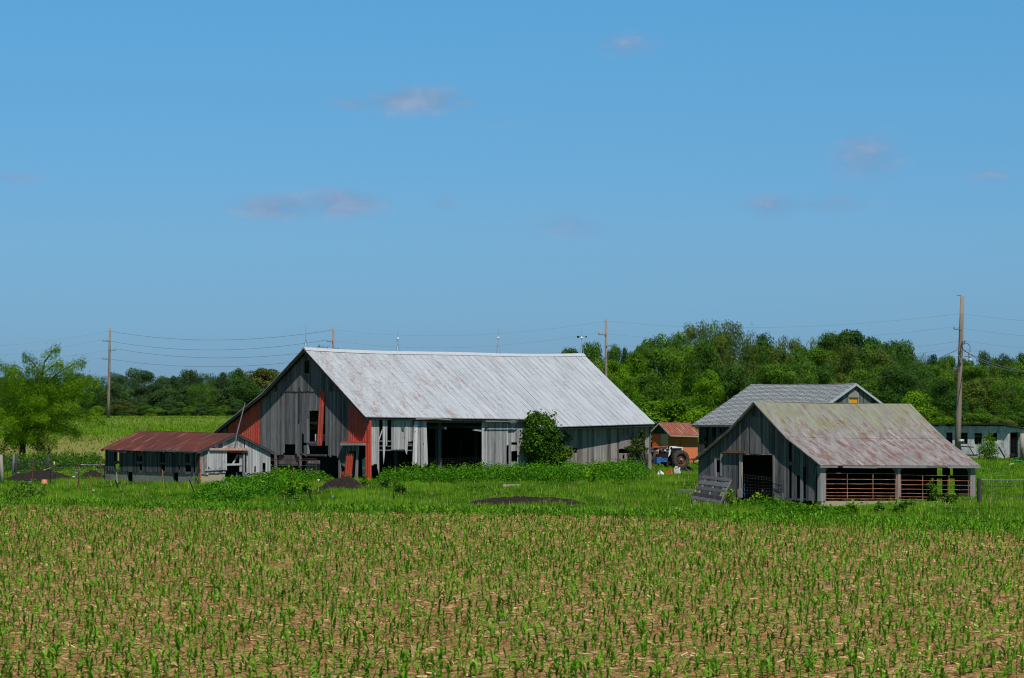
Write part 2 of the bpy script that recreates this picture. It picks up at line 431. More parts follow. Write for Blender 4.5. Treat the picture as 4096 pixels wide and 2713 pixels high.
def m_ground():
    t = NT('ground_cover'); p = t.pos(); sep = t.n('ShaderNodeSeparateXYZ', {0: p}); x, y = sep.outputs[0], sep.outputs[1]
    n = t.noise(p, 6., 6, .7); nb = t.noise(p, .35, 4); nc = t.noise(p, 1.8, 4); nd = t.noise(p, .06, 3); nf = t.noise(p, 1., 4, .7, (14.,6.,6.))
    soil = t.ramp(n, [(.40, (.065,.035,.014)), (.5, (.25,.150,.060)), (.62, (.50,.36,.165))])  # dark stop works small shadow patches into the soil colour
    soil = t.mix(t.ramp(nf, [(.54, 0.), (.62, .8)]), soil, (.58,.42,.19))
    soil = t.mix(t.ramp(nb, [(.42, .45), (.62, 0.)]), soil, (.24,.11,.04))
    grass = t.ramp(t.math('ADD', t.math('MULTIPLY', n, .5), t.math('MULTIPLY', nc, .5)), [(.35, (.020,.068,.003)), (.5, (.062,.16,.006)), (.68, (.13,.24,.015))])
    grass = t.mix(t.ramp(nb, [(.55, 0.), (.7, .35)]), grass, (.10,.14,.035))
    # edge of the cornfield: line through (-26.5,123) and (21.2,98.4)
    e = t.math('SUBTRACT', t.math('ADD', y, t.math('MULTIPLY', x, .516)), 109.6)
    e = t.math('ADD', e, t.math('MULTIPLY', t.math('SUBTRACT', nc, .5), 1.2))
    c = t.mix(t.ramp(t.math('MULTIPLY_ADD', e, .5, .5), [(.2, 0.), (.8, 1.)]), soil, grass)
    # the far field
    tan = t.ramp(n, [(.3, (.12,.12,.03)), (.55, (.21,.205,.06)), (.7, (.30,.26,.10))])
    gr = t.ramp(n, [(.3, (.045,.12,.005)), (.6, (.10,.21,.012)), (.75, (.17,.25,.03))])
    yy = t.math('ADD', y, t.math('MULTIPLY', t.math('SUBTRACT', nd, .5), 26.))
    far = t.mix(t.ramp(t.math('DIVIDE', t.math('SUBTRACT', yy, 200.), 120.), [(0., .6), (.1, 1.), (.32, .9), (.42, .05), (.56, .1), (.62, .35), (.8, .25), (.84, 1.), (1., 1.)]), gr, tan)
    lf = t.ramp(t.math('DIVIDE', t.math('SUBTRACT', y, 204.), 6.), [(0., 0.), (1., 1.)])
    lx = t.ramp(t.math('DIVIDE', t.math('ADD', x, 14.), 4.), [(0., 1.), (1., 0.)])
    c = t.mix(t.math('MULTIPLY', lf, lx), c, far)
    return t.done(c, .95, bump=n, bs=.8, bd=.06, spec=.1)
MAT['ground'] = m_ground()
# ================================================================ ground
def make_ground():
    ys = np.concatenate([[-60, 0, 20, 30], np.arange(36, 205, 1.), np.arange(205, 330, 2.5), [335, 350, 380, 430, 520, 700, 1000, 1600, 2600]])
    xs = np.concatenate([[-1800, -900, -500, -300, -200, -140, -100], np.arange(-76, 76, 1.25), [80, 100, 140, 200, 300, 500, 900, 1800]])
    X, Y = np.meshgrid(xs, ys, indexing='ij'); Z = H(X, Y)
    near = (np.abs(X) < 76) & (Y > 35) & (Y < 205)
    Z = Z+np.where(near, rng.normal(size=X.shape)*.018, 0)
    V = np.stack([X, Y, Z], -1).reshape(-1, 3); nx, ny = X.shape
    i, j = np.meshgrid(np.arange(nx-1), np.arange(ny-1), indexing='ij'); b = (i*ny+j).ravel()
    Fc = np.stack([b, b+ny, b+ny+1, b+1], 1)
    o = np_mesh('ground', V, Fc, np.full(len(Fc), .5), MAT['ground'])
    o.data.polygons.foreach_set('use_smooth', [True]*len(Fc))
    prop(o, kind='structure')
make_ground()

# ================================================================ board walls
def interp(pts):
    pts = sorted(pts)
    xs = [p[0] for p in pts]; zs = [p[1] for p in pts]
    return lambda t: float(np.interp(t, xs, zs))
def poly_iv(poly, t):
    zs = []
    n = len(poly)
    for i in range(n):
        (t0, z0), (t1, z1) = poly[i], poly[(i+1) % n]
        if (t0 <= t) != (t1 <= t): zs.append(z0+(z1-z0)*(t-t0)/(t1-t0))
    zs.sort()
    return list(zip(zs[::2], zs[1::2]))
def boards(mb, pl, t0, t1, top, bot, holes=(), w=.2, gap=.018, th=.025, n0=0., jag=0., jagtop=0., seed=1, wob=.006, tone=(.15, .9), hjag=.04, miss=0.):
    r = random.Random(seed)
    if t0 > t1: t0, t1 = t1, t0
    t = t0
    ftop = top if callable(top) else (lambda _t: top)
    fbot = bot if callable(bot) else (lambda _t: bot)
    while t < t1-1e-4:
        ww = min(w*r.uniform(.8, 1.2), t1-t)
        if t1-(t+ww) < w*.3: ww = t1-t
        a, b = t+gap/2, t+ww-gap/2; c = (a+b)/2
        tn = r.uniform(*tone); nn = n0+r.uniform(0, wob); lean = r.uniform(-.006, .006) if jag else 0
        jg = -r.uniform(0, jag) if r.random() < .75 else r.uniform(0, jag*.6)
        za, zb = fbot(a)+jg, fbot(b)+jg
        Ta, Tb = ftop(a)-r.uniform(0, jagtop), ftop(b)-r.uniform(0, jagtop)
        segs = [(za, zb, Ta, Tb)]
        for hp in holes:
            for (h0, h1) in poly_iv(hp, c):
                h1 += r.uniform(-hjag, hjag*.3); new = []
                for (p, q, P, Q) in segs:
                    m0, m1 = (p+q)/2, (P+Q)/2
                    if h1 <= m0 or h0 >= m1: new.append((p, q, P, Q)); continue
                    if h0 > m0+.03: new.append((p, q, h0, h0))
                    if h1 < m1-.03: new.append((h1, h1, P, Q))
                segs = new
        if r.random() >= miss:
            for (p, q, P, Q) in segs:
                if (P+Q)/2-(p+q)/2 < .05: continue
                e0, e1 = (r.uniform(-.03, .03) if jag else 0), (r.uniform(-.03, .03) if jag else 0)
                mb.quadbox([pl.pt(a+lean, p+e0, nn), pl.pt(b+lean, q+e1, nn), pl.pt(b, Q, nn), pl.pt(a, P, nn),
                            pl.pt(a+lean, p+e0, nn+th), pl.pt(b+lean, q+e1, nn+th), pl.pt(b, Q, nn+th), pl.pt(a, P, nn+th)], tn)
        t += ww
def rect(pl, cf, x0, y0, x1, y1): return [pl.tz(cf(x0, y0)), pl.tz(cf(x1, y0)), pl.tz(cf(x1, y1)), pl.tz(cf(x0, y1))]
def poly(pl, cf, *pts): return [pl.tz(cf(x, y)) for x, y in pts]
def ribbed(mb, pl, t0, t1, top, bot, n0=.04, pitch=.23, depth=.03, skew=0.):
    """trapezoidal ribbed sheet as real folds"""
    if t0 > t1: t0, t1 = t1, t0
    ftop = top if callable(top) else (lambda _t: top)
    fbot = bot if callable(bot) else (lambda _t: bot)
    prof = []; t = t0; k = 0
    while t < t1:
        for f, d in ((0, 0), (.70, 0), (.78, 1), (.92, 1)):
            if t+f*pitch < t1: prof.append((t+f*pitch, d))
        t += pitch; k += 1
    prof.append((t1, 0))
    tn = random.uniform(.3, .7)
    for (a, da), (b, db) in zip(prof, prof[1:]):
        za, zb, Za, Zb = fbot(a), fbot(b), ftop(a), ftop(b)
        if Za-za < .02: continue
        na, nb = n0+da*depth, n0+db*depth
        mb.quadbox([pl.pt(a+skew, za, na-.006), pl.pt(b+skew, zb, nb-.006), pl.pt(b, Zb, nb-.006), pl.pt(a, Za, na-.006),
                    pl.pt(a+skew, za, na), pl.pt(b+skew, zb, nb), pl.pt(b, Zb, nb), pl.pt(a, Za, na)], tn)
        if b-a > .1: tn = random.uniform(.3, .7)
def slab(mb, pl, pts, n0, n1, tone=.5):
    """extruded polygon on a wall plane"""
    b0 = len(mb.v); k = len(pts); mb.cuts.append((b0, len(mb.f)))
    for n in (n0, n1):
        for (t, z) in pts: mb.v.append(tuple(pl.pt(t, z, n)))
    mb.f.append(tuple(b0+i for i in range(k))); mb.t.append(tone)
    mb.f.append(tuple(b0+k+i for i in range(k))[::-1]); mb.t.append(tone)
    for i in range(k):
        j = (i+1) % k; mb.f.append((b0+i, b0+j, b0+k+j, b0+k+i)); mb.t.append(tone)
def post(mb, pl, cf, x0, y0, x1, y1, n=0., d=.15, tone=.5):
    """vertical or slanted timber traced on a plane, with width taken from the pixels"""
    (ta, za), (tb, zb) = pl.tz(cf(x0, y0)), pl.tz(cf(x1, y1))
    slab(mb, pl, [(ta, zb), (tb, zb), (tb, za), (ta, za)], n, n+d, tone)
def along(cfpts, n=8): return [i/(n-1) for i in range(n)]

# ================================================================ the big barn
MAT['capmetal'] = m_plain('ridge_cap_metal', (.46,.50,.54), .5, var=.12)
AL = rad(50); U = Vector((math.cos(AL), math.sin(AL), 0)); V_ = Vector((-math.sin(AL), math.cos(AL), 0))
C0 = ground(B_(1718, 1478)); C0.z = Hs(C0.x, C0.y)
gab = Plane(C0, V_, -U)        # gable wall, t runs away to the left
lng = Plane(C0, U, -V_)        # long wall, t runs away to the right
barn = thing('barn', C0, 'long old grey board barn with a pale metal roof and patches of red siding', 'barn')
og = .56
gf = gab.off(og)
eR, pk, bd_, eL = [gf.tz(B_(*p)) for p in ((1672, 825), (1046, 133), (622, 592), (128, 985))]
Lb = lng.tz(D_(1884, 800))[0]
endp = Plane(C0+U*(Lb-.1), V_, U)
pk2, eR2 = endp.tz(K_(1815, 202)), endp.tz(K_(2238, 613))
print('BARN', C0, 'L', Lb, 'eR', eR, 'pk', pk, 'bend', bd_, 'eL', eL, 'pk2', pk2, 'eR2', eR2)
u0, u1 = -og, Lb-.1+.25
split = lng.tz(K_(1490, 590))[0]
def lerp(a, b, f): return a+(b-a)*f
def ridge(u):
    f = (u-u0)/(u1-u0)
    return Vector((lerp(pk[0], pk2[0], f), lerp(pk[1], pk2[1], f)-.17*math.sin(math.pi*f)-.04*math.sin(3*math.pi*f), 0))
eS = lng.off(.45).tz(K_(1480, 586)); 
def eaveA(u):   # front eave as (t across, z)
    f = (u-u0)/(split-u0); return (eR[0], lerp(eR[1], lerp(eR[1], eS[1], 1.), f))
def eaveB(u):
    f = (u-split)/(u1-split); r = ridge(split); e = eaveA(split); sl0 = (r.y-e[1])/(r.x-e[0])
    t0 = -.9; return (lerp(t0, eR2[0], f), lerp(e[1]-sl0*(e[0]-t0), eR2[1], f))
def uz(u, t, z): q = C0+U*u+V_*t; return Vector((q.x, q.y, z))
mb = MB()
def surfA(u, v):
    r = ridge(u); e = eaveA(u); return uz(u, lerp(r.x, e[0], v), lerp(r.y, e[1], v)-.05*math.sin(math.pi*v)*abs(math.sin(u*.35)))
def surfB(u, v):
    r = ridge(u); e = eaveB(u); return uz(u, lerp(r.x, e[0], v), lerp(r.y, e[1], v)-.04*math.sin(math.pi*v)*abs(math.sin(u*.35)))
sl = math.hypot(pk[0]-eR[0], pk[1]-eR[1])
vs = [i/8 for i in range(9)]
mb.grid(surfA, np.linspace(u0, split, 28).tolist(), vs, .05, uvfn=lambda u, v: (u-u0, v*sl, 0))
mb.grid(surfB, np.linspace(split+.004, u1, 28).tolist(), vs, .05, uvfn=lambda u, v: (u-u0, v*(sl+.5), 0))
def surfL(u, v):      # rear slope with its flatter lean-to part
    r = ridge(u); dt = r.x-pk[0]; dz = r.y-pk[1]; k = 1-.8*v
    if v < .5: t, z = lerp(pk[0], bd_[0], v*2), lerp(pk[1], bd_[1], v*2)
    else: t, z = lerp(bd_[0], eL[0], v*2-1), lerp(bd_[1], eL[1], v*2-1)
    return uz(u, t+dt*k, z+dz*k)
mb.grid(surfL, np.linspace(u0, u1, 20).tolist(), vs, .05, uvfn=lambda u, v: (u-u0, v*13, 0))
# bright ridge cap
mb.build('roof', MAT['roof_metal'], barn)
mb = MB(); mb.tone = .9
for i in range(24):
    a, b = u0+(u1-u0)*i/24, u0+(u1-u0)*(i+1)/24
    ra, rb = ridge(a), ridge(b)
    mb.beam(uz(a, ra.x-.14, ra.y-.05), uz(b, rb.x-.14, rb.y-.05), .32, .03, up=Vector((-V_.x*.7, -V_.y*.7, .7)))
    mb.beam(uz(a, ra.x+.12, ra.y-.03), uz(b, rb.x+.12, rb.y-.03), .28, .03, up=Vector((V_.x*.6, V_.y*.6, .8)))
mb.build('ridge_cap', MAT['capmetal'], barn)
# roof edge boards
mb = MB(); mb.tone = .2
prof = [eR, pk, bd_, eL]
for (a, b) in zip(prof, prof[1:]):
    mb.beam(gf.pt(a[0], a[1]-.14, -.05), gf.pt(b[0], b[1]-.14, -.05), .05, .18)
    mb.beam(gf.pt(a[0], a[1]-.12, -.42), gf.pt(b[0], b[1]-.12, -.42), .06, .12)
us = np.linspace(u0, split, 9)
for a, b in zip(us, us[1:]):
    ea, eb = eaveA(a), eaveA(b); mb.beam(uz(a, ea[0]+.06, ea[1]-.15), uz(b, eb[0]+.06, eb[1]-.15), .04, .12, tone=random.random()*.4)
us = np.linspace(split, u1, 7)
for a, b in zip(us, us[1:]):
    ea, eb = eaveB(a), eaveB(b); mb.beam(uz(a, ea[0]+.08, ea[1]-.17), uz(b, eb[0]+.08, eb[1]-.17), .04, .17, tone=random.random()*.4)
mb.build('fascia', MAT['wood_dark'], barn)
lngC = lng; lng = lng.off(-.22)    # the boards stand a little behind the corner column
# gable wall profile
def gtop(t):
    pr = [(-.8, eR[1]-.05+(eR[0]+.8)*0), (eR[0], eR[1]), (pk[0], pk[1]), (bd_[0], bd_[1]), (eL[0], eL[1])]
    return float(np.interp(t, [p[0] for p in pr], [p[1] for p in pr]))-.14
b_ = lambda x, y: gab.tz(B_(x, y))
tt = lambda x, y=1000: gab.tz(B_(x, y))[0]
zz = lambda x, y: gab.tz(B_(x, y))[1]
def lowline(*pts): return interp([b_(*p) for p in pts])
holes = [rect(gab, B_, 1062, 255, 1112, 388), rect(gab, B_, 1103, 762, 1200, 1080), rect(gab, B_, 868, 1104, 962, 1260),
         rect(gab, B_, 1096, 1118, 1290, 1260), rect(gab, B_, 1041, 1000, 1056, 1200), rect(gab, B_, 1413, 1130, 1421, 1225),
         rect(gab, B_, 1060, 1085, 1100, 1118)]
mb = MB()
zu = zz(1100, 572)
boards(mb, gab, tt(1440, 572), tt(720, 572), lambda t: max(gtop(t), zu), zu, [holes[0]], w=.17, n0=.035, jag=.03, seed=11, tone=(.1, .65))
lowtop = lambda t: min(gtop(t), zu+.03)
boards(mb, gab, tt(1510), tt(1270), lowtop, lowline((1508, 1320), (1480, 1330), (1460, 1250), (1415, 1228), (1398, 1228), (1290, 1224)), holes, w=.17, jag=.1, seed=12, tone=(.2, .6))
boards(mb, gab, tt(1270), tt(1218), lowtop, zz(1240, 1120), [rect(gab, B_, 1200, 572, 1275, 1300)], w=.17, seed=13)
boards(mb, gab, tt(1218), tt(612), lowtop, lowline((1218, 1120), (1100, 1120), (1090, 1213), (970, 1213), (860, 1208), (640, 1180)), holes, w=.17, jag=.12, seed=14, tone=(.25, .7))
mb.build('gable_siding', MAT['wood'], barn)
mb = MB()
boards(mb, gab, tt(290), tt(150), gtop, .2, w=.17, seed=15, tone=(.1, .5))
boards(mb, gab, tt(150), gab.tz(B_(128, 985))[0]-.3, gtop, .2, w=.17, seed=16, tone=(.1, .5))
mb.build('lean_to_siding', MAT['wood'], barn)
mb = MB(); ribbed(mb, gab, tt(612), tt(290), gtop, .6); mb.build('red_panel', MAT['red'], barn)
mb = MB(); ribbed(mb, gab, tt(1268), tt(1216), zu, zz(1240, 1120), n0=.05, skew=.28); mb.build('red_panel', MAT['red'], barn)
mb = MB(); ribbed(mb, gab, -.06, tt(1510), gtop, zz(1600, 1084)); mb.build('red_panel', MAT['red'], barn)
mb = MB(); ribbed(mb, gab, -.06, tt(1683, 1200), zz(1700, 1088), Hs(C0.x, C0.y)-.05, n0=.06, pitch=.2); 
mb.build('corner_column', MAT['red'], barn); mb = MB()
ribbed(mb, lngC, -.08, .12, zz(1731, 850)-.1, .0, n0=.03, pitch=.2); mb.build('corner_column', MAT['red'], barn)
# lower openings of the gable: posts, planks, gate
mb = MB()
post(mb, gab, B_, 755, 1200, 772, 1480, -.1); post(mb, gab, B_, 1404, 1225, 1420, 1480, -.1); post(mb, gab, B_, 1084, 850, 1100, 1215, -.08, .12, .9)
post(mb, gab, B_, 1088, 1085, 1200, 1108, -.05, .1, .3); post(mb, gab, B_, 1090, 1205, 1285, 1228, .02, .1, .2); post(mb, gab, B_, 1008, 1215, 1018, 1330, -.1)
post(mb, gab, B_, 1483, 1180, 1494, 1480, 0, .1, .8); post(mb, gab, B_, 612, 1200, 625, 1480, -.1)
post(mb, gab, B_, 1005, 530, 1017, 865, .07, .03, .0)
slab(mb, gab, poly(gab, B_, (1110, 905), (1200, 810), (1205, 822), (1118, 922)), -.5, -.4, .4)
build_each(mb, 'post', MAT['wood'], barn)
mb = MB()
boards(mb, gab, tt(1010), tt(785), zz(900, 1216), zz(900, 1312), w=.9, n0=-.12, seed=3, tone=(.3, .5))
boards(mb, gab, tt(1195), tt(1055), zz(1100, 1268), zz(1100, 1400), w=.5, n0=-.2, seed=4, tone=(.5, .9), jag=.1)
boards(mb, gab, tt(1610, 1150), tt(1490, 1150), zz(1550, 1122), zz(1550, 1172), w=.17, n0=-.02, jag=.05, seed=5)
boards(mb, gab, tt(1486, 1280), tt(1424, 1280), zz(1450, 1180), zz(1450, 1330), w=.15, n0=-.04, jag=.18, seed=6, tone=(.3, .9))
slab(mb, gab, poly(gab, B_, (1588, 1175), (1608, 1175), (1598, 1490), (1568, 1490)), .02, .06, .9)
build_each(mb, 'loose_board', MAT['wood'], barn)
mb = MB(); slab(mb, gab, poly(gab, B_, (1592, 1265), (1680, 1190), (1682, 1478), (1600, 1478)), -.5, -.46, .9); mb.build('pale_panel', MAT['wood_light'], barn)
mb = MB()
ribbed(mb, gab.off(.1), tt(1568, 1350), tt(1494, 1350), zz(1530, 1198), zz(1530, 1492), pitch=.2, skew=.25)
mb.build('leaning_red_sheet', MAT['red'], barn)
mb = MB(); slab(mb, gab, poly(gab, B_, (1422, 1385), (1468, 1378), (1470, 1455), (1440, 1455)), -.1, -.08); mb.build('red_scrap', MAT['red'], barn)
mb = MB(); slab(mb, gab, poly(gab, B_, (1452, 1094), (1687, 1094), (1687, 1117), (1452, 1117)), .1, .35, .9); mb.build('door_hood', MAT['steel'], barn)
mb = MB(); slab(mb, gab, poly(gab, B_, (1462, 1076), (1690, 1076), (1687, 1091), (1455, 1091)), .08, .3, .9); mb.build('door_track', MAT['red'], barn)
# rusty tube gate
def tube_gate(name, pl, cf, ys, xs, n, r, m, parent, sag=0., yv=None):
    g = MB(); x0, x1 = xs[0], xs[-1]
    for y in ys:
        pts = []
        for i in range(9):
            x = lerp(x0, x1, i/8); t, z = pl.tz(cf(x, y+sag*i/8)); pts.append(pl.pt(t, z+random.uniform(-.008, .008), n))
        g.tube(pts, r, 6, tone=random.random())
    for i, x in enumerate(xs):
        k = (x-x0)/(x1-x0)*sag
        ya, yb = (yv or (ys[0], ys[-1]))
        (ta, za), (tb, zb) = pl.tz(cf(x, ya+k)), pl.tz(cf(x, yb+k)); g.tube([pl.pt(ta, za, n+.02), pl.pt(tb, zb, n+.02)], r*1.15, 6)
    return g.build(name, m, parent)
tube_gate('tube_gate', gab, B_, [1256, 1272, 1322, 1372, 1420, 1470], [716, 960, 1203], .25, .022, MAT['rust_dark'], barn)
# ---- long wall
ll = lambda cf, x, y: lng.tz(cf(x, y))
def ltop(t):
    e = eaveA(t) if t < split else eaveB(t); r = ridge(t); v = (r.x-.22)/(r.x-e[0]); return lerp(r.y, e[1], v)-.10
mb = MB()
T = lambda x, y=500: lng.tz(C_(x, y))[0]
Zc = lambda x, y: lng.tz(C_(x, y))[1]
boards(mb, lng, T(265), T(362), ltop, interp([lng.tz(C_(*p)) for p in ((265, 800), (335, 800), (342, 915), (366, 930))]), w=.22, seed=21, jag=.08, tone=(.4, .9), n0=.0)
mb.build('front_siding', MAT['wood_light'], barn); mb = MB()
slab(mb, lng, poly(lng, C_, (402, 245), (437, 245), (433, 620), (414, 802), (406, 640)), .02, .045, .9)
slab(mb, lng, poly(lng, C_, (440, 245), (461, 245), (458, 560), (444, 585)), .02, .045, .6)
slab(mb, lng, poly(lng, C_, (365, 485), (415, 340), (421, 350), (372, 500)), -.05, -.03, .8)
build_each(mb, 'torn_board', MAT['wood_light'], barn); mb = MB()
boards(mb, lng, T(512), T(692), ltop, Zc(600, 620), w=.2, seed=22, jag=.02, tone=(.3, .85))
slab(mb, lng, poly(lng, C_, (690, 250), (725, 250), (722, 500), (704, 684), (690, 660), (680, 620)), .02, .045, .7)
boards(mb, lng, T(728), T(776), ltop, Zc(740, 510), w=.16, seed=23, jag=.1, tone=(.3, .8))
mb.build('front_siding', MAT['wood_light'], barn); mb = MB()
boards(mb, lng, T(1640, 500), T(1948), ltop, 0.1, w=.2, seed=24, jag=.05, tone=(.25, .9))
boards(mb, lng, T(1948), T(1972), ltop, Zc(1960, 570), w=.2, seed=25, jag=.1)
boards(mb, lng, T(1975), T(2008), ltop, .1, w=.2, seed=26, tone=(.3, .6))
boards(mb, lng, T(2008), T(2260), ltop, .1, [rect(lng, C_, 2010, 636, 2072, 770), rect(lng, C_, 2018, 528, 2070, 560)], w=.2, seed=27, tone=(.3, .95))
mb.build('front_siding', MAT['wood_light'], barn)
# twisted loose planks left of the doorway, leaning outwards
for i, (x0, x1, w0, w1, yb, n, tn) in enumerate([(792, 812, 776, 792, 815, .25, .7), (808, 838, 800, 832, 800, .35, .98), (838, 868, 838, 872, 825, .2, .45), (872, 905, 884, 925, 845, .3, .4), (905, 945, 925, 968, 815, .22, .7)]):
    mb = MB(); z0 = lng.tz(C_(x0, 262)); 
    a, b = lng.tz(C_(x0, 265)), lng.tz(C_(x1, 265)); p = lng.off(n); c, d = p.tz(C_(w0, yb)), p.tz(C_(w1, yb-12))
    P = [p.pt(c[0], c[1]), p.pt(d[0], d[1]), lng.pt(b[0], b[1], .03), lng.pt(a[0], a[1], .03)]
    mb.quadbox(P+[q-V_*.03 for q in P], tn); mb.build('loose_plank', MAT['wood_light'], barn)
mb = MB()
boards(mb, lng, lng.tz(C_(2260, 500))[0], Lb, ltop, .05,
       [rect(lng, D_, 738, 512, 796, 605), rect(lng, D_, 900, 601, 946, 660), rect(lng, D_, 1486, 612, 1622, 663), rect(lng, D_, 1520, 682, 1551, 735), rect(lng, D_, 1229, 600, 1239, 722)],
       w=.24, seed=28, tone=(.15, .95))
boards(mb, lng, lng.tz(D_(800, 500))[0], lng.tz(D_(940, 500))[0], lng.tz(D_(870, 455))[1], lng.tz(D_(870, 600))[1], w=.24, n0=.035, seed=29, jag=.03, tone=(.5, .9))
boards(mb, lng, lng.tz(D_(1490, 500))[0], lng.tz(D_(1620, 500))[0], lng.tz(D_(1550, 440))[1], lng.tz(D_(1550, 608))[1], w=.24, n0=.035, seed=30, jag=.03, tone=(.5, .9))
mb.build('end_siding', MAT['wood_brown'], barn)
# door header, rails, sill beams
mb = MB()
slab(mb, lng, poly(lng, C_, (945, 250), (1642, 262), (1642, 292), (945, 284)), -.02, .06, .2)
for (y0, x0, x1, tn) in ((505, 362, 512, .7), (567, 362, 512, .4), (620, 362, 778, .6), (560, 690, 778, .5), (540, 690, 778, .4)):
    slab(mb, lng, poly(lng, C_, (x0, y0), (x1, y0+3), (x1, y0+17), (x0, y0+14)), -.14, -.02, tn)
build_each(mb, 'rail', MAT['wood'], barn)
mb = MB()
slab(mb, lng.off(.35), poly(lng.off(.35), C_, (818, 232), (1080, 226), (1262, 246), (1262, 254), (1080, 240), (818, 244)), 0, .03, .9)
slab(mb, lng.off(.35), poly(lng.off(.35), C_, (1688, 258), (1960, 262), (2060, 254), (2060, 264), (1960, 272), (1688, 270)), 0, .03, .9)
slab(mb, lng.off(.35), poly(lng.off(.35), C_, (1985, 272), (2100, 258), (2060, 290), (1990, 292)), 0, .03, .2)
build_each(mb, 'hanging_soffit', MAT['wood_brown'], barn)
# inner frame
mb = MB(); mb.tone = .3
for t in np.linspace(3.5, Lb-2, 7):
    for v in (5.0, 10.5):
        mb.beam(uz(t, v, 0), uz(t, v, gtop(v)-.7), .22)
    mb.beam(uz(t, .1, 3.6), uz(t, 11, 3.9), .2)
for x0 in (1255,): mb.beam(uz(T(1280), 1.5, 0), uz(T(1280), 1.5, 4.2), .25)
mb.beam(uz(.5, 5, 4.0), uz(Lb-.5, 5, 4.0), .22)
mb.beam(uz(T(1540, 380), .35, Zc(1540, 372)), uz(T(1632, 380), .1, Zc(1632, 386)), .1, .12, tone=1)
build_each(mb, 'inner_frame', MAT['wood'], barn)
# rear walls
mb = MB(); mb.tone = .3
rear = Plane(C0+V_*(eL[0]-.5), U, V_)
def rtopz(u):
    r = ridge(u); best = 9
    for i in range(101):
        v = .5+i/200; k = 1-.8*v; t = lerp(bd_[0], eL[0], v*2-1)+(r.x-pk[0])*k; z = lerp(bd_[1], eL[1], v*2-1)+(r.y-pk[1])*k
        if t >= eL[0]-.5: return z-.06
    return eL[1]
boards(mb, rear, .03, Lb-.03, rtopz, -.2, [], w=.6, gap=0, wob=0, n0=-.04, seed=77, tone=(.2, .4))
mb.build('rear_wall', MAT['wood'], barn)
mb = MB(); mb.tone = .4; ep = Plane(C0+U*Lb, V_, U)
slab(mb, ep, [(.04, -.2), (eL[0]-.6, -.2), (eL[0]-.6, eL[1]-.3), (bd_[0], bd_[1]-.3), (pk2[0], pk2[1]-.25), (.04, eR2[1])], -.04, 0)
mb.build('end_wall', MAT['wood'], barn)
mb = MB(); slab(mb, Plane(C0-U*.0, V_, -U), [(tt(620), 3.9), (tt(1500), 3.9), (tt(1500), 4.05), (tt(620), 4.05)], -9, -.1, .1); mb.build('loft_floor', MAT['wood_dark'], barn)
mb = MB(); mb.box(gab.pt(tt(1150), zz(1150, 1060)+.15, -.9), 1.0, 1.0, .5); mb.build('hay_pile', MAT['rust_white'], barn)
# wire mesh across the doorway
def wire_mesh(name, pl, cf, x0, x1, ya, yb, nx, ny, n, parent, r=.006, m='steel', ya2=None, bul=0., label=None):
    g = MB(); ya2 = ya if ya2 is None else ya2
    def q(i, j):
        f = i/nx; x = lerp(x0, x1, f); y = lerp(lerp(ya, ya2, f), yb, j/ny)
        p = pl.off(n+bul*math.sin(math.pi*f)*math.sin(j*1.3)); t, z = p.tz(cf(x, y)); return p.pt(t, z)
    for j in range(ny+1): g.tube([q(i, j) for i in range(0, nx+1)], r, 3, cap=False)
    for i in range(nx+1): g.tube([q(i, j) for j in range(0, ny+1)], r, 3, cap=False)
    return g.build(name, MAT[m], parent)
wire_mesh('wire_mesh', lng, C_, 965, 1642, 734, 860, 18, 5, .05, barn, ya2=716, r=.004, m='insul')
# lightning rods: part of the ridge
for i, (x, y0, yt, vane) in enumerate([(183, 165, 30, 0), (726, 188, 62, 0), (1320, 206, 52, 0), (1814, 200, 45, 1)]):
    p = K_(x, y0); a = (p[0]-CX)/F
    best = min(np.linspace(u0, u1, 400), key=lambda u: abs(uz(u, ridge(u).x, 0).x-a*uz(u, ridge(u).x, 0).y))
    r = ridge(best); base = uz(best, r.x, r.y); D = base.y
    hgt = (K_(0, y0)[1]-K_(0, yt)[1])/F*D
    g = MB(); top = base+Vector((0,0,hgt))
    g.tube([base+Vector((0,0,hgt*.35)), top], [.03, .015], 5)
    for k in range(3):
        an = k*2.1+.4; g.tube([base+Vector((math.cos(an)*.22, math.sin(an)*.22, -.08)), base+Vector((math.cos(an)*.05, math.sin(an)*.05, hgt*.28)), base+Vector((0,0,hgt*.5))], .02, 5)
    ro = g.build('lightning_rod', MAT['steel'], barn)
    if i:
        g = MB(); c = base+Vector((0,0,hgt*.62)); g.lathe(c, (0,0,1), [(-.11, .001), (-.08, .08), (0, .115), (.08, .08), (.11, .001)], 12)
        g.build('glass_ball', MAT['glassy'], ro, smooth=True)
    if vane:
        g = MB(); c = base+Vector((0,0,hgt*.66)); g.beam(c-Vector((.35,0,0)), c+Vector((.4,0,0)), .02); g.box(c-Vector((.28,0,0)), .2, .02, .16); g.box(c+Vector((.36,0,0)), .12, .02, .12)
        g.build('weather_vane', MAT['black'], ro)

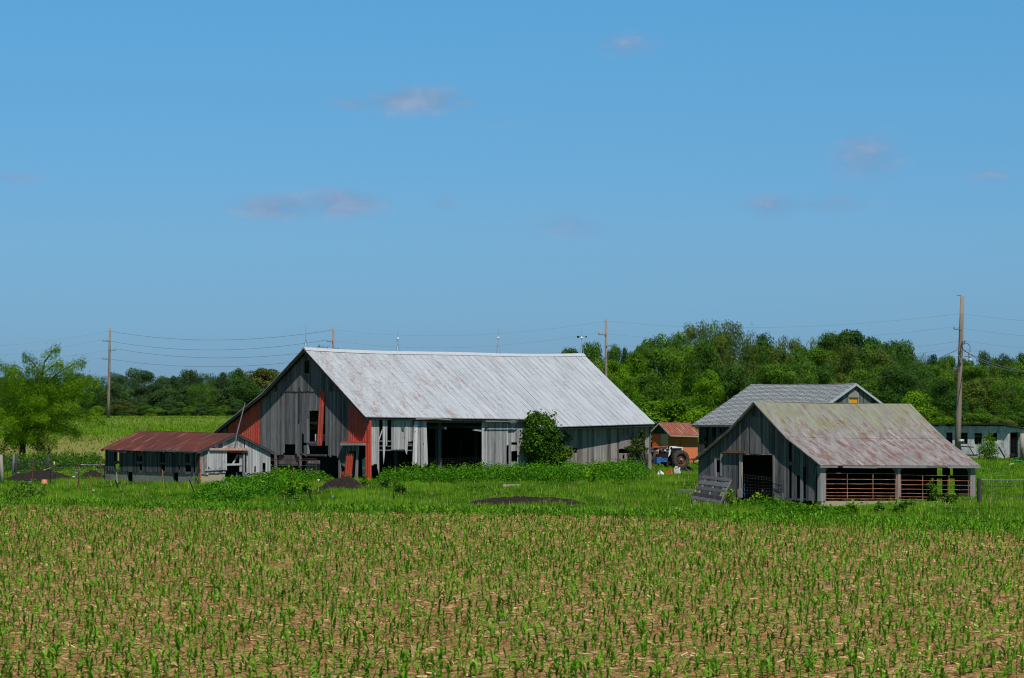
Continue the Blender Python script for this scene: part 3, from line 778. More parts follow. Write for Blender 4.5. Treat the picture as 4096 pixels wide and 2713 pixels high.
# ================================================================ low shed on the left
shed_c = ground(I_(1306, 850))
a2 = rad(42)
AS2 = rad(45.5); SU = Vector((math.cos(AS2), math.sin(AS2), 0)); SV = Vector((-math.sin(AS2), math.cos(AS2), 0))
sl_ = Plane(shed_c, SV, -SU)      # long side, facing left
sg = Plane(shed_c, SU, -SV)       # gable, facing right
shed = thing('livestock_shed', shed_c, 'low shed with a dark red rusty roof left of the big barn', 'shed')
Ls = sl_.tz(I_(76, 650))[0]; Ws = sg.tz(I_(2236, 600))[0]
ovg = .24
sgf = sg.off(ovg)
ev0, pk0, ev1 = sgf.tz(I_(1288, 420)), sgf.tz(I_(1806, 178)), sgf.tz(I_(2297, 424))
sb = Plane(shed_c+SV*(Ls+.15), SU, SV)
pkb, evb = sb.tz(I_(516, 138)), sb.tz(I_(6, 386))
print('SHED', shed_c, 'L', Ls, 'W', Ws, ev0, pk0, ev1, 'back', pkb, evb)
w0, w1 = -ovg, Ls+.15
def sp(v, t, z): q = shed_c+SV*v+SU*t; return Vector((q.x, q.y, z))
mb = MB()
def s1(u, v):
    f = (u-w0)/(w1-w0); return sp(u, lerp(lerp(pk0[0], pkb[0], f), lerp(ev0[0], evb[0], f), v), lerp(lerp(pk0[1], pkb[1], f), lerp(ev0[1], evb[1], f), v)-.03*math.sin(f*math.pi))
def s2(u, v):
    f = (u-w0)/(w1-w0); return sp(u, lerp(lerp(pk0[0], pkb[0], f), ev1[0], v), lerp(lerp(pk0[1], pkb[1], f), ev1[1], v))
uvf = lambda u, v: (u-w0, v*4.2, 0)
us = np.linspace(w0, w1, 24).tolist(); vs = [0, .25, .5, .75, 1]
mb.grid(s1, us, vs, .03, uvfn=uvf); mb.grid(s2, us, vs, .03, uvfn=uvf)
k = w0+.1
while k < w1:
    k += .2
mb.build('roof', MAT['roof_rust'], shed)
mb = MB(); mb.tone = .5
mb.beam(sgf.pt(ev0[0], ev0[1]-.09, -.03), sgf.pt(pk0[0], pk0[1]-.09, -.03), .04, .1); mb.beam(sgf.pt(pk0[0], pk0[1]-.09, -.03), sgf.pt(ev1[0], ev1[1]-.09, -.03), .04, .1)
for (xa, xb) in ((100, 352), (585, 1240)):
    p = sl_.off(.28); a, b = p.tz(I_(xa, 402)), p.tz(I_(xb, 422)); mb.beam(p.pt(a[0], a[1]), p.pt(b[0], b[1]), .03, .13, tone=.8)
for i in range(10):
    v = lerp(w0+.2, w1-.1, i/9); e = s1(v, 1); mb.beam(e-Vector((0,0,.1)), s1(v, .85)-Vector((0,0,.1)), .05, .1)
build_each(mb, 'rafter', MAT['wood_blue'], shed)
stop_ = lambda v: s1(v, (pk0[0]-0)/(pk0[0]-ev0[0])).z-.08
zf = sl_.tz(I_(1290, 700))[1]; zf2 = sl_.tz(I_(80, 668))[1]; fnd = interp([(0, zf), (Ls, zf2)])
print('foundation z', zf, zf2)
mb = MB()
wins = [(200, 418, 258, 545), (198, 572, 270, 652), (500, 470, 553, 546), (522, 580, 563, 665), (808, 430, 868, 562), (818, 582, 868, 672), (1125, 450, 1182, 562), (1128, 590, 1196, 682),
        (1050, 592, 1068, 655), (1244, 515, 1258, 700)]
boards(mb, sl_, 0, Ls, stop_, fnd, [rect(sl_, I_, *w) for w in wins], w=.14, n0=.03, jag=.03, seed=31, tone=(.1, .8))
mb.build('side_siding', MAT['wood_blue'], shed)
for (x0, x1, ya, yb) in ((186, 272, 545, 572), (490, 560, 546, 578), (800, 872, 562, 580), (1118, 1192, 562, 588)):
    mb = MB(); slab(mb, sl_, rect(sl_, I_, x0, ya, x1, yb), .03, .08, .6); slab(mb, sl_, rect(sl_, I_, (x0+x1)/2-4, 425, (x0+x1)/2+4, ya), .03, .07, .4)
    mb.build('window_frame', MAT['wood_blue'], shed)
mb = MB()
def fwall(pl, t0, t1, ztop, holes, m, n):
    ts = sorted([t0, t1]+[h for hh in holes for h in hh]); 
    for a, b in zip(ts, ts[1:]):
        if any(h0-1e-6 <= (a+b)/2 <= h1+1e-6 for h0, h1 in holes): continue
        slab(mb, pl, [(a, -.3), (b, -.3), (b, ztop(b)), (a, ztop(a))], -.15, n)
fwall(sl_, -.0, Ls, lambda t: fnd(t)+.02, [(sl_.tz(I_(428, 730))[0], sl_.tz(I_(357, 730))[0]), (sl_.tz(I_(1028, 740))[0], sl_.tz(I_(955, 740))[0])], None, .0)
mb.build('side_foundation', MAT['concrete'], shed)
zg = sg.tz(I_(1330, 708))[1]
mb = MB(); fwall(sg, .002, sg.tz(I_(1646, 700))[0], lambda t: zg, [], None, .0); mb.build('gable_foundation', MAT['cream'], shed)
mb = MB(); fwall(sg, sg.tz(I_(1888, 700))[0], Ws, lambda t: zg, [], None, .0)
mb.build('gable_foundation', MAT['cream'], shed)
mb = MB()
stg = lambda t: float(np.interp(t, [ev0[0], pk0[0], ev1[0]], [ev0[1], pk0[1], ev1[1]]))-.12
g_ = lambda x, y: sg.tz(I_(x, y))
boards(mb, sg, 0, g_(1420, 500)[0], stg, zg-.03, w=.15, n0=.03, jag=.05, seed=32)
boards(mb, sg, g_(1420, 500)[0], g_(1648, 500)[0], stg, g_(1500, 700)[1], w=.13, n0=.03, jag=.02, seed=33)
boards(mb, sg, g_(1648, 500)[0], g_(1888, 500)[0], stg, g_(1700, 405)[1], w=.13, n0=.03, seed=34, tone=(.3, .7))
boards(mb, sg, g_(1898, 500)[0], Ws, stg, zg-.03, [rect(sg, I_, 2030, 605, 2040, 720), rect(sg, I_, 2140, 560, 2163, 690), rect(sg, I_, 1898, 430, 1922, 700)], w=.14, n0=.03, jag=.07, seed=35, tone=(.45, .95))
mb.build('gable_siding', MAT['wood_light'], shed)
mb = MB(); boards(mb, sg, g_(1408, 500)[0], g_(1655, 500)[0], g_(1500, 402)[1], interp([g_(*p) for p in ((1405, 625), (1440, 650), (1560, 625), (1655, 655))]), w=.13, n0=.10, jag=.1, seed=36, tone=(.55, 1.))
slab(mb, sg, poly(sg, I_, (1365, 652), (1650, 640), (1650, 655), (1368, 672)), .09, .12, .6)
mb.build('sliding_door', MAT['wood_light'], shed)
mb = MB(); slab(mb, sg, poly(sg, I_, (1415, 374), (1927, 366), (1927, 402), (1415, 400)), .08, .24, .5); mb.build('door_track', MAT['rust_white'], shed)
mb = MB(); slab(mb, sg, rect(sg, I_, 1303, 470, 1323, 850), .06, .09); mb.build('rusty_corner', MAT['rust'], shed)
mb = MB()
post(mb, sg, I_, 1655, 576, 1868, 598, -.08, .08, .8); post(mb, sg, I_, 1843, 460, 1870, 680, -.1, .06, .7); post(mb, sg, I_, 1875, 405, 1899, 790, -.02, .1, .3); post(mb, sg, I_, 1880, 690, 1905, 790, -.02, .1, .5)
slab(mb, sg, poly(sg, I_, (1755, 575), (1822, 450), (1836, 458), (1770, 585)), -.15, -.1, .6)
slab(mb, sg, poly(sg, I_, (1735, 800), (1790, 765), (1808, 768), (1750, 808)), .0, .06, .9); slab(mb, sg, rect(sg, I_, 1836, 690, 1850, 770), -.4, -.35, .7)
build_each(mb, 'door_frame', MAT['wood_light'], shed)
mb = MB(); mb.tone = .3
rr = Plane(shed_c+SU*(Ws), SV, SU); boards(mb, rr, 0, Ls, ev1[1]-.05, -.2, [rect(rr, I_, 236, 575, 266, 650), rect(rr, I_, 515, 470, 530, 545)], w=.15, gap=0, seed=37, n0=-.03, tone=(.2, .4))
mb.build('rear_wall', MAT['wood'], shed)
mb = MB(); rb = Plane(shed_c+SV*Ls, SU, SV)
boards(mb, rb, 0, Ws, lambda t: stg(t)-.05, -.2, [rect(rb, I_, 200, 575, 222, 650), rect(rb, I_, 236, 575, 268, 650), rect(rb, I_, 238, 420, 252, 540), [(Ws*.28, 1.), (Ws*.42, 1.), (Ws*.42, 2.), (Ws*.28, 2.)], [(Ws*.55, 1.), (Ws*.68, 1.), (Ws*.68, 2.), (Ws*.55, 2.)]], w=.15, gap=0, seed=38, n0=-.03, tone=(.2, .4))
mb.build('end_wall', MAT['wood'], shed)
# pole leaning on the shed gable
p1 = sg.off(.32); t, z = p1.tz(I_(1777, 325)); a = p1.pt(t, z); t, z = p1.tz(I_(1806, 176)); b = p1.pt(t, z)+Vector((0,0,.06)); t, z = p1.tz(A_(1922, 650)); c = p1.pt(t, z, .0)
mb = MB(); mb.tube([a, b+Vector((0,-.03,0)), c], [.05, .045, .03], 7)
prop(mb.build('wooden_pole', MAT['wood'], origin=a), 'thin wooden pole leaning up past the ridge of the rusty red shed roof', 'pole')

# ================================================================ small open-fronted barn on the right
c1 = ground(F_(1530, 1432))
AS = rad(49); TU = Vector((math.cos(AS), math.sin(AS), 0)); TV = Vector((-math.sin(AS), math.cos(AS), 0))
hg = Plane(c1, TV, -TU); hl = Plane(c1, TU, -TV)
hay = thing('open_barn', c1, 'small grey barn with a rusty lichen-covered roof and an open front closed by rusty gates', 'barn')
oh = .37; hgf = hg.off(oh)
hE, hB, hP, hb2, hE2 = [hgf.tz(F_(*p)) for p in ((1518, 990), (1150, 697), (818, 334), (560, 618), (190, 936))]
hL = hl.tz(G_(1842, 1000))[0]
hend = Plane(c1+TU*(hL+.25), TV, TU)
qP, qB, qE = [hend.tz(G_(*p)) for p in ((1168, 146), (1534, 510), (1908, 796))]
print('SMALL', c1, 'L', hL, hE, hB, hP, hb2, hE2, 'right', qP, qB, qE)
v0, v1 = -oh, hL+.25
def hp(u, t, z): q = c1+TU*u+TV*t; return Vector((q.x, q.y, z))
def L2(a, b, f): return (lerp(a[0], b[0], f), lerp(a[1], b[1], f))
mb = MB()
def h1(u, v):
    f = (u-v0)/(v1-v0); a = L2(hP, qP, f); b = L2(hB, qB, f); t, z = L2(a, b, v); return hp(u, t, z-.05*math.sin(f*math.pi)-.03*math.sin(v*math.pi))
def h2(u, v):
    f = (u-v0)/(v1-v0); a = L2(hB, qB, f); b = L2(hE, qE, f); t, z = L2(a, b, v); return hp(u, t, z-.02-.05*math.sin(f*math.pi)*(1-v))
def h3(u, v):
    f = (u-v0)/(v1-v0); a = L2(hP, qP, f); t, z = (L2(a, hb2, v*2) if v < .5 else L2(hb2, hE2, v*2-1)); return hp(u, t, z)
us = np.linspace(v0, v1, 26).tolist(); vv = [i/6 for i in range(7)]
s1l = math.hypot(hP[0]-hB[0], hP[1]-hB[1]); s2l = math.hypot(hE[0]-hB[0], hE[1]-hB[1])
mb.grid(h1, us, vv, .03, uvfn=lambda u, v: (u-v0, v*s1l, 0)); mb.grid(h2, us, vv, .03, uvfn=lambda u, v: (u-v0, s1l+v*s2l, 0)); mb.grid(h3, us, vv, .03, uvfn=lambda u, v: (u+20, v*9, 0))
print('slope lens', s1l, s2l)
mb.build('roof', MAT['roof_lichen'], hay)
mb = MB(); mb.tone = .3
for a, b in ((hE, hB), (hB, hP), (hP, hb2), (hb2, hE2)):
    mb.beam(hgf.pt(a[0], a[1]-.07, -.04), hgf.pt(b[0], b[1]-.07, -.04), .04, .08)
for a, b, dn, dz in ((0, .1, .3, 0), (.13, .33, .28, .02), (.33, .64, .28, 0), (.64, .78, .3, -.03), (.78, 1, .28, 0)):
    ua, ub = lerp(v0, v1, a), lerp(v0, v1, b); mb.beam(h2(ua, 1)-Vector((0,0,.09)), h2(ub, 1)-Vector((0,0,.09+dz)), .03, .10, tone=random.uniform(.4, 1))
mb.build('fascia', MAT['wood'], hay)
htop = lambda t: float(np.interp(t, [hE[0], hB[0], hP[0], hb2[0], hE2[0]], [hE[1], hB[1], hP[1], hb2[1], hE2[1]]))-.1
f_ = lambda x, y: hg.tz(F_(x, y))
hw = f_(246, 1100)[0]
zc = f_(1500, 1372)[1]
hbot = interp([(0, zc), (f_(1200, 1360)[0], f_(1200, 1362)[1]), (f_(1030, 1290)[0], f_(1040, 1290)[1]), (f_(1030, 1290)[0]+.01, -.05), (hw, -.1)])
hholes = [rect(hg, F_, 436, 938, 478, 1072), rect(hg, F_, 706, 886, 1032, 1500), rect(hg, F_, 1204, 762, 1219, 960), rect(hg, F_, 1202, 1000, 1226, 1345), rect(hg, F_, 1338, 1005, 1368, 1345), rect(hg, F_, 1287, 1100, 1306, 1345), rect(hg, F_, 1478, 1090, 1502, 1360)]
mb = MB()
boards(mb, hg, .12, hw, htop, hbot, hholes, w=.17, seed=41, jag=.06, tone=(.15, .55), n0=.0)
slab(mb, hg, poly(hg, F_, (478, 862), (498, 858), (495, 1114), (476, 1110)), .03, .055, .8)
slab(mb, hg, poly(hg, F_, (415, 910), (437, 908), (440, 1120), (420, 1120)), .03, .055, 1.)
slab(mb, hg, poly(hg, F_, (1478, 1010), (1500, 1000), (1462, 1185), (1455, 1180)), .04, .06, .5)
boards(mb, hg, f_(905, 700)[0], f_(790, 700)[0], f_(850, 488)[1], f_(850, 878)[1], w=1.2, n0=.04, seed=42, tone=(.4, .45))
mb.build('gable_siding', MAT['wood'], hay)
mb = MB()
post(mb, hg, F_, 680, 882, 706, 1300, -.02, .1, .8); post(mb, hg, F_, 672, 1245, 714, 1335, .05, .1, 1.); post(mb, hg, F_, 1031, 890, 1045, 1290, -.02, .06, .6); post(mb, hg, F_, 706, 876, 1034, 890, -.02, .05, .5)
build_each(mb, 'door_frame', MAT['wood_brown'], hay)
mb = MB(); slab(mb, hg, poly(hg, F_, (524, 845), (746, 848), (746, 872), (526, 868)), .04, .2, .4); mb.build('door_track', MAT['rust_dark'], hay)
mb = MB(); slab(mb, hg, rect(hg, F_, 1040, 1290, 1145, 1375), -.15, .03); mb.build('foundation_stone', MAT['concrete'], hay)
# curb and posts of the open front
l_ = lambda x, y: hl.tz(G_(x, y))
zcurb = interp([(0, zc), (l_(1040, 1176)[0], l_(1040, 1176)[1]), (hL, l_(1800, 1190)[1]-.02)])
mb = MB()
for a, b in zip(np.linspace(-.05, hL, 10), np.linspace(-.05, hL, 10)[1:]):
    slab(mb, hl, [(a, -.5), (b, -.5), (b, zcurb(b)), (a, zcurb(a))], -.25, .06)
mb.build('concrete_curb', MAT['cream'], hay)
htopl = lambda t: h2(t, (hB[0]-0)/(hB[0]-hE[0])).z-.06
for i, (x0, x1, yb) in enumerate([(206, 260, 1178), (1024, 1051, 1178), (1796, 1812, 1190), (1815, 1844, 1195)]):
    mb = MB(); ta, tb = l_(x0, 1000)[0], l_(x1, 1000)[0]; zb = l_(x0, yb)[1]
    slab(mb, hl, [(ta, zb), (tb, zb), (tb, htopl(tb)), (ta, htopl(ta))], -.12, .06, .9); mb.build('post', MAT['wood'], hay)
mb = MB()
for (x0, y0, x1, y1) in ((262, 862, 302, 822), (1052, 862, 1092, 822), (1022, 862, 982, 822), (1798, 868, 1760, 826)):
    a, b = l_(x0, y0), l_(x1, y1); mb.beam(hl.pt(a[0], a[1], -.05), hl.pt(b[0], b[1]+.05, -.05), .08, .1, tone=.4)
ta, tb = 0, hL; mb.beam(hl.pt(ta, htopl(ta)-.12, -.08), hl.pt(tb, htopl(tb)-.12, -.08), .1, .18, tone=.2)
build_each(mb, 'brace', MAT['wood'], hay)
g1 = tube_gate('tube_gate', hl, G_, [882, 943, 993, 1043, 1085, 1120, 1150], [265, 493, 764, 1014], .02, .0165, MAT['rust'], hay, sag=4)
g2 = tube_gate('tube_gate', hl, G_, [900, 955, 1003, 1050, 1094, 1130, 1160], [1058, 1290, 1568, 1792], .02, .0165, MAT['rust'], hay, sag=8)
# rear wall with its missing boards, far end wall
mb = MB(); hr_t = hE2[0]-.3; hrear = Plane(c1+TV*(hr_t), TU, TV)
hendw = Plane(c1+TU*hL, TV, TU); slots = [rect(hendw, G_, *r) for r in ((1437, 822, 1500, 902), (1588, 822, 1617, 902), (1437, 940, 1500, 1300), (1572, 938, 1650, 1125))]
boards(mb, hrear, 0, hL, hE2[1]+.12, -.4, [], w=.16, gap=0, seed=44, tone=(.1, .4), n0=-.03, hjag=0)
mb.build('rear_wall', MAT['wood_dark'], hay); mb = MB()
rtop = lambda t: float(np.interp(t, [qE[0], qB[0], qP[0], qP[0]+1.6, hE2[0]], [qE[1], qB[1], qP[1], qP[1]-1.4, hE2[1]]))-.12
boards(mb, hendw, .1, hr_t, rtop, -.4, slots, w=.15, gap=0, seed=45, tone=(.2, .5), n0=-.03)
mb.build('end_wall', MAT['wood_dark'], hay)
mb = MB()
for k in (1.5, 3.5, 5.5): mb.beam(hp(k*hL/7, 4.0, -.1), hp(k*hL/7, 4.0, 3.2), .14, tone=.2)
mb.beam(hp(2.2, 3.2, .2), hp(4.8, 4.1, 1.1), .9, .5, tone=.5)
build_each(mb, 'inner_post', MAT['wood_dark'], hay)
mb = MB()
for i in range(60):
    t = random.uniform(.3, hL*.95); a = hl.pt(t, zcurb(t)+random.uniform(.01, .07), random.uniform(-.2, .0)); mb.tube([a, a+Vector((random.uniform(-.4, .4), random.uniform(-.1, .1), random.uniform(-.02, .05)))], .015, 4)
prop(mb.build('brush_litter', MAT['rust_dark'], hay), kind='stuff')
wm = wire_mesh('mesh_gate', hg, F_, 700, 1132, 1092, 1362, 15, 8, .12, None, r=.007, m='insul', ya2=1140, bul=.12)
prop(wm, 'square wire mesh panel hung across the doorway of the small grey barn', 'wire mesh')
mb = MB(); pts = []
for i in range(9):
    y = lerp(1190, 1330, i/8); t, z = hg.tz(F_(728+5*math.sin(i*2), y)); pts.append(hg.pt(t, z, .03))
mb.tube(pts, .02, 5); prop(mb.build('rope', MAT['bluepaint']), 'blue rope hanging in the doorway of the small grey barn', 'rope')

# ================================================================ shingle-roofed barn behind
dS = 207.
gpk = W(F_(1893, 138), dS)      # gable peak (front roof edge)
gl = Plane(Vector((gpk.x, gpk.y, 0)), U, -V_)      # gable plane faces right
lowL = gl.tz(F_(1570, 357)); lowR = gl.tz(H_(1632, 546)); tp = gl.tz(F_(1893, 138))
sl1 = (tp[1]-lowL[1])/(tp[0]-lowL[0])
sbk = Plane(Vector((gpk.x, gpk.y, 0)), V_, -U)
tl, zl = sbk.tz(F_(797, 140))     # ridge far end
lside = Plane(gl.pt(-6.6, 0), V_, -U)
rp = gl.pt(0, 0)
# eave line height from the far corner
for hwid in np.arange(5, 11, .02):
    pl = Plane(gl.pt(-hwid, 0), V_, -U); te, ze = pl.tz(F_(172, 570))
    if abs(te-tl) < .03 or te < tl: break
print('SHINGLE ridge', tl, zl, 'peak z', tp, 'half', hwid, 'eave', te, ze, 'slopes', sl1)
gbar = Vector(gl.pt(0, Hs(gpk.x, gpk.y)))
gb = thing('shingled_barn', gbar, 'grey barn with a pale shingle roof and an orange loft window', 'barn')
zp = tp[1]; ze2 = zp-(hwid)*(zp-ze)/hwid
def gp(v, t, z): q = Vector((gpk.x, gpk.y, 0))+V_*v+U*t; return Vector((q.x, q.y, z))
mb = MB()
sa = lambda u, v: gp(u, -hwid*v, lerp(zp, ze, v)-.12*math.sin(math.pi*v)*.6-.08*math.sin(math.pi*u/tl))
sb2 = lambda u, v: gp(u, hwid*v, lerp(zp, ze, v)-.08*math.sin(math.pi*u/tl))
slen = math.hypot(hwid, zp-ze); us = np.linspace(0, tl, 12).tolist(); vs = [i/6 for i in range(7)]
mb.grid(sa, us, vs, .06, uvfn=lambda u, v: (u, v*slen, 0)); mb.grid(sb2, us, vs, .06, uvfn=lambda u, v: (u, v*slen, 0))
mb.build('roof', MAT['shingle'], gb)
mb = MB(); mb.tone = .9
for s_ in (-1, 1): mb.beam(gp(-.04, 0, zp-.12), gp(-.04, s_*hwid, ze-.12), .04, .2)
build_each(mb, 'rake_board', MAT['capmetal'], gb)
mb = MB(); mb.beam(gp(0, -hwid, ze-.12), gp(tl, -hwid, ze-.12), .04, .18); mb.build('eave_board', MAT['wood_blue'], gb)
gw = Plane(gp(.22, 0, 0), U, -V_); lw = Plane(gp(.45, -hwid+.45, 0), V_, -U)
mb = MB()
gt = lambda t: zp-abs(t)*(zp-ze)/hwid-.12
wn = rect(gw, F_, 1818, 288, 1907, 420)
boards(mb, gw, -hwid+.47, hwid-.45, gt, Hs(gpk.x, gpk.y)-.3, [wn], w=.2, seed=51, tone=(.1, .6))
mb.build('gable_siding', MAT['wood'], gb)
mb = MB(); 
boards(mb, lw, 0, tl-.9, ze+.15, -.3, [rect(lw, F_, *r) for r in ((330, 605, 362, 740), (400, 605, 440, 700), (468, 608, 500, 660), (315, 775, 350, 900), (318, 700, 345, 740))], w=.22, seed=52, tone=(.1, .6))
mb.build('side_siding', MAT['wood_blue'], gb)
mb = MB(); slab(mb, gw, wn, -.05, -.01); wo = mb.build('loft_window', MAT['yellow'], gb)
mb = MB()
(a, za), (b, zb) = wn[0], wn[2]
slab(mb, gw, [(a-.2, zb), (a, zb), (a, za+.15), (a-.2, za+.15)], .0, .05, .9); slab(mb, gw, [(b, zb), (b+.2, zb), (b+.2, za+.15), (b, za+.15)], 0, .05, .9)
slab(mb, gw, [(a-.2, za+.0), (b+.2, za), (b+.15, za+.35), ((a+b)/2, za+.75), (a-.15, za+.35)], .03, .08, .9)
build_each(mb, 'frame', MAT['wood'], wo)
mb = MB(); slab(mb, Plane(gp(tl-.45, 0, 0), U, V_), [(-hwid+.5, -.3), (hwid-.5, -.3), (hwid-.5, ze-.1), (0, zp-.3), (-hwid+.5, ze-.1)], -.04, 0, .3)
slab(mb, Plane(gp(.5, hwid-.5, 0), V_, U), [(0, -.3), (tl-1, -.3), (tl-1, ze), (0, ze)], -.04, 0, .3); mb.build('rear_wall', MAT['wood'], gb)

# ================================================================ red shed
rc = ground(E_(765, 1112)); rc = W((E_(765, 1112)[0], E_(765, 1112)[1]), 219.); rc.z = CH-(E_(765, 1112)[1]-HY)/F*219
AR = rad(42); RU = Vector((math.cos(AR), math.sin(AR), 0)); RV = Vector((-math.sin(AR), math.cos(AR), 0))
rg = Plane(rc, RV, -RU); rl = Plane(rc, RU, -RV)
rs = thing('garden_shed', rc, 'small orange-red shed with a rusty streaked roof between the two barns', 'shed')
ro_ = .35; rgf = rg.off(ro_); rE, rP, rE2 = rgf.tz(E_(800, 605)), rgf.tz(E_(588, 393)), rgf.tz(E_(450, 505))
rL = rl.tz(E_(1266, 900))[0]; rend = Plane(rc+RU*(rL+.25), RV, RU); rPb, rEb = rend.tz(E_(1132, 398)), rend.tz(E_(1309, 605)); rEb = (-.5, rEb[1]-.1); rE = (-.55, rE[1])
print('RED', rc, rL, rE, rP, rE2, rPb, rEb, 'terrain', Hs(rc.x, rc.y))
def rp_(u, t, z): q = rc+RU*u+RV*t; return Vector((q.x, q.y, z))
def ra(u, v):
    f = (u+ro_)/(rL+.25+ro_); t, z = L2(L2(rP, rPb, f), L2(rE, rEb, f), v); return rp_(u, t, z)
rdt = rP[0]-rE[0]
def rb_(u, v):
    f = (u+ro_)/(rL+.25+ro_); a = L2(rP, rPb, f); t, z = a[0]+rdt*v, lerp(a[1], rE[1], v); return rp_(u, t, z)
mb = MB(); us = np.linspace(-ro_, rL+.25, 10).tolist()
mb.grid(ra, us, [0, .33, .66, 1], .03, uvfn=lambda u, v: (u, v*3, 0)); mb.grid(rb_, us, [0, .5, 1], .03, uvfn=lambda u, v: (u+9, v*3, 0))
k = -ro_+.1
while k < rL+.2: mb.beam(ra(k, 0)+Vector((0,0,.01)), ra(k, 1)+Vector((0,0,.01)), .05, .04); k += .3
mb.build('roof', MAT['roof_rust2'], rs)
mb = MB(); mb.beam(rgf.pt(rE[0], rE[1]-.1), rgf.pt(rP[0], rP[1]-.1), .04, .12, tone=.9); mb.beam(rgf.pt(rP[0], rP[1]-.1), rgf.pt(rP[0]+rdt, rE[1]-.1), .04, .12, tone=.9); mb.beam(ra(-ro_, 1)-Vector((0,0,.1)), ra(rL+.2, 1)-Vector((0,0,.1)), .04, .12, tone=.8)
mb.build('fascia', MAT['old_plank'], rs)
rt = lambda t: float(np.interp(t, [rE[0], rP[0], rP[0]+rdt], [rE[1], rP[1], rE[1]]))-.12
r_ = lambda x, y: rg.tz(E_(x, y))
RW = rP[0]+rdt-.35
mb = MB(); boards(mb, rg, 0, RW, rt, r_(600, 590)[1], w=.15, seed=61, tone=(.1, .6)); mb.build('gable_siding', MAT['wood_blue'], rs)
mb = MB(); boards(mb, rg, r_(760, 700)[0], r_(635, 700)[0], r_(700, 591)[1], rc.z-.1, w=.12, gap=.006, n0=.02, seed=62, tone=(.3, .7)); mb.build('beige_panel', MAT['beige'], rs)
mb = MB(); boards(mb, rg, 0, r_(760, 700)[0], r_(700, 591)[1], rc.z-.1, w=.12, gap=.006, seed=63, tone=(.3, .7)); boards(mb, rg, r_(635, 700)[0], RW, r_(700, 591)[1], rc.z-.1, w=.12, gap=.006, seed=64, tone=(.3, .8)); mb.build('gable_panel', MAT['orange'], rs)
mb = MB(); tn = [.2, .7, .1, .9, .95, .9]; e_ = lambda x, y: rl.tz(E_(x, y))
xs_ = [765, 870, 935, 985, 1062, 1160, 1266]; zt = rl.tz(E_(900, 625))[1]+.1
for i in range(6):
    boards(mb, rl, e_(xs_[i], 800)[0], e_(xs_[i+1], 800)[0], zt+.1, rc.z+.05, w=3, gap=.01, seed=65+i, tone=(tn[i], tn[i]+.05), wob=0)
mb.build('side_siding', MAT['salmon'], rs)
mb = MB(); slab(mb, rl, [(0, rc.z-.4), (rL, rc.z-.4), (rL, rc.z+.07), (0, rc.z+.07)], -.1, .03); mb.build('sill', MAT['old_plank'], rs)
mb = MB(); slab(mb, Plane(rc+RU*rL, RV, RU), [(0.05, rc.z-.3), (RW, rc.z-.3), (RW, rE[1]), (rP[0], rP[1]-.2), (0.05, rE[1])], -.03, 0, .5); slab(mb, Plane(rc+RV*RW, RU, RV), [(0.05, rc.z-.3), (rL-.05, rc.z-.3), (rL-.05, rE[1]), (.05, rE[1])], -.03, 0, .5)
mb.build('rear_wall', MAT['salmon'], rs)
for (x, y) in ((770, 768), (970, 772), (970, 800)):
    mb = MB(); t, z = e_(x, y); mb.tube([rl.pt(t, z+.06, .05), rl.pt(t, z-.06, .08)], .05, 7); mb.build('rusty_hook', MAT['rust'], rs)

# ================================================================ whitewashed block building, far right
wc = ground(G_(2197, 722))
WU = Vector((math.cos(rad(40)), math.sin(rad(40)), 0)); WV = Vector((-math.sin(rad(26)), math.cos(rad(26)), 0))
WV = Vector((-math.cos(rad(28)), math.sin(rad(28)), 0))
wf = Plane(wc, WV, Vector((-WV.y, WV.x, 0))*-1 if False else Vector((-math.sin(rad(28)), -math.cos(rad(28)), 0)))
wg_ = Plane(wc, WU, Vector((math.sin(rad(40)), -math.cos(rad(40)), 0)))
wb = thing('block_building', wc, 'low whitewashed building with dark windows and a flat sagging roof at the right edge', 'building')
wL = wf.tz(G_(1400, 600))[0]; zt0, zt1 = wf.tz(G_(2195, 385))[1], wf.tz(G_(1432, 372))[1]
print('WHITE', wc, wL, zt0, zt1)
wins = [rect(wf, G_, *r) for r in ((1545, 450, 1612, 575), (1695, 452, 1772, 572), (1840, 455, 1922, 577), (1993, 455, 2083, 542))]
mb = MB()
wtop = interp([(0, zt0), (wL+3, zt1)])
ts = sorted([0, wL+3]+[t for w in wins for t in (w[0][0], w[1][0])])
for a, b in zip(ts, ts[1:]):
    hit = [w for w in wins if min(w[0][0], w[1][0])-1e-6 <= (a+b)/2 <= max(w[0][0], w[1][0])+1e-6]
    if hit:
        w = hit[0]; slab(mb, wf, [(a, wc.z-.8), (b, wc.z-.8), (b, w[2][1]), (a, w[2][1])], -.2, 0); slab(mb, wf, [(a, w[0][1]), (b, w[0][1]), (b, wtop(b)), (a, wtop(a))], -.2, 0)
    else: slab(mb, wf, [(a, wc.z-.8), (b, wc.z-.8), (b, wtop(b)), (a, wtop(a))], -.2, 0)
mb.build('front_wall', MAT['whitewash'], wb)
for w in wins:
    mb = MB(); a, b = w[0][0], w[1][0]; z0, z1 = w[2][1], w[0][1]
    slab(mb, wf, [(a, z1-.06), (b, z1-.06), (b, z1), (a, z1)], -.12, -.05, .3); slab(mb, wf, [((a+b)/2-.03, z0), ((a+b)/2+.03, z0), ((a+b)/2+.03, z1-.06), ((a+b)/2-.03, z1-.06)], -.12, -.07, .3)
    slab(mb, wf, [(a, (z0+z1)/2-.02), ((a+b)/2-.03, (z0+z1)/2-.02), ((a+b)/2-.03, (z0+z1)/2+.03), (a, (z0+z1)/2+.03)], -.12, -.07, .3)
    mb.build('window', MAT['wood_dark'], wb)
gt_ = lambda x, y: wg_.tz(G_(x, y))
wW = 6.5; zr = gt_(2368, 420)[1]; tr = gt_(2368, 420)[0]; sr = (zr-zt0)/tr
gtp = lambda t: zt0+sr*t
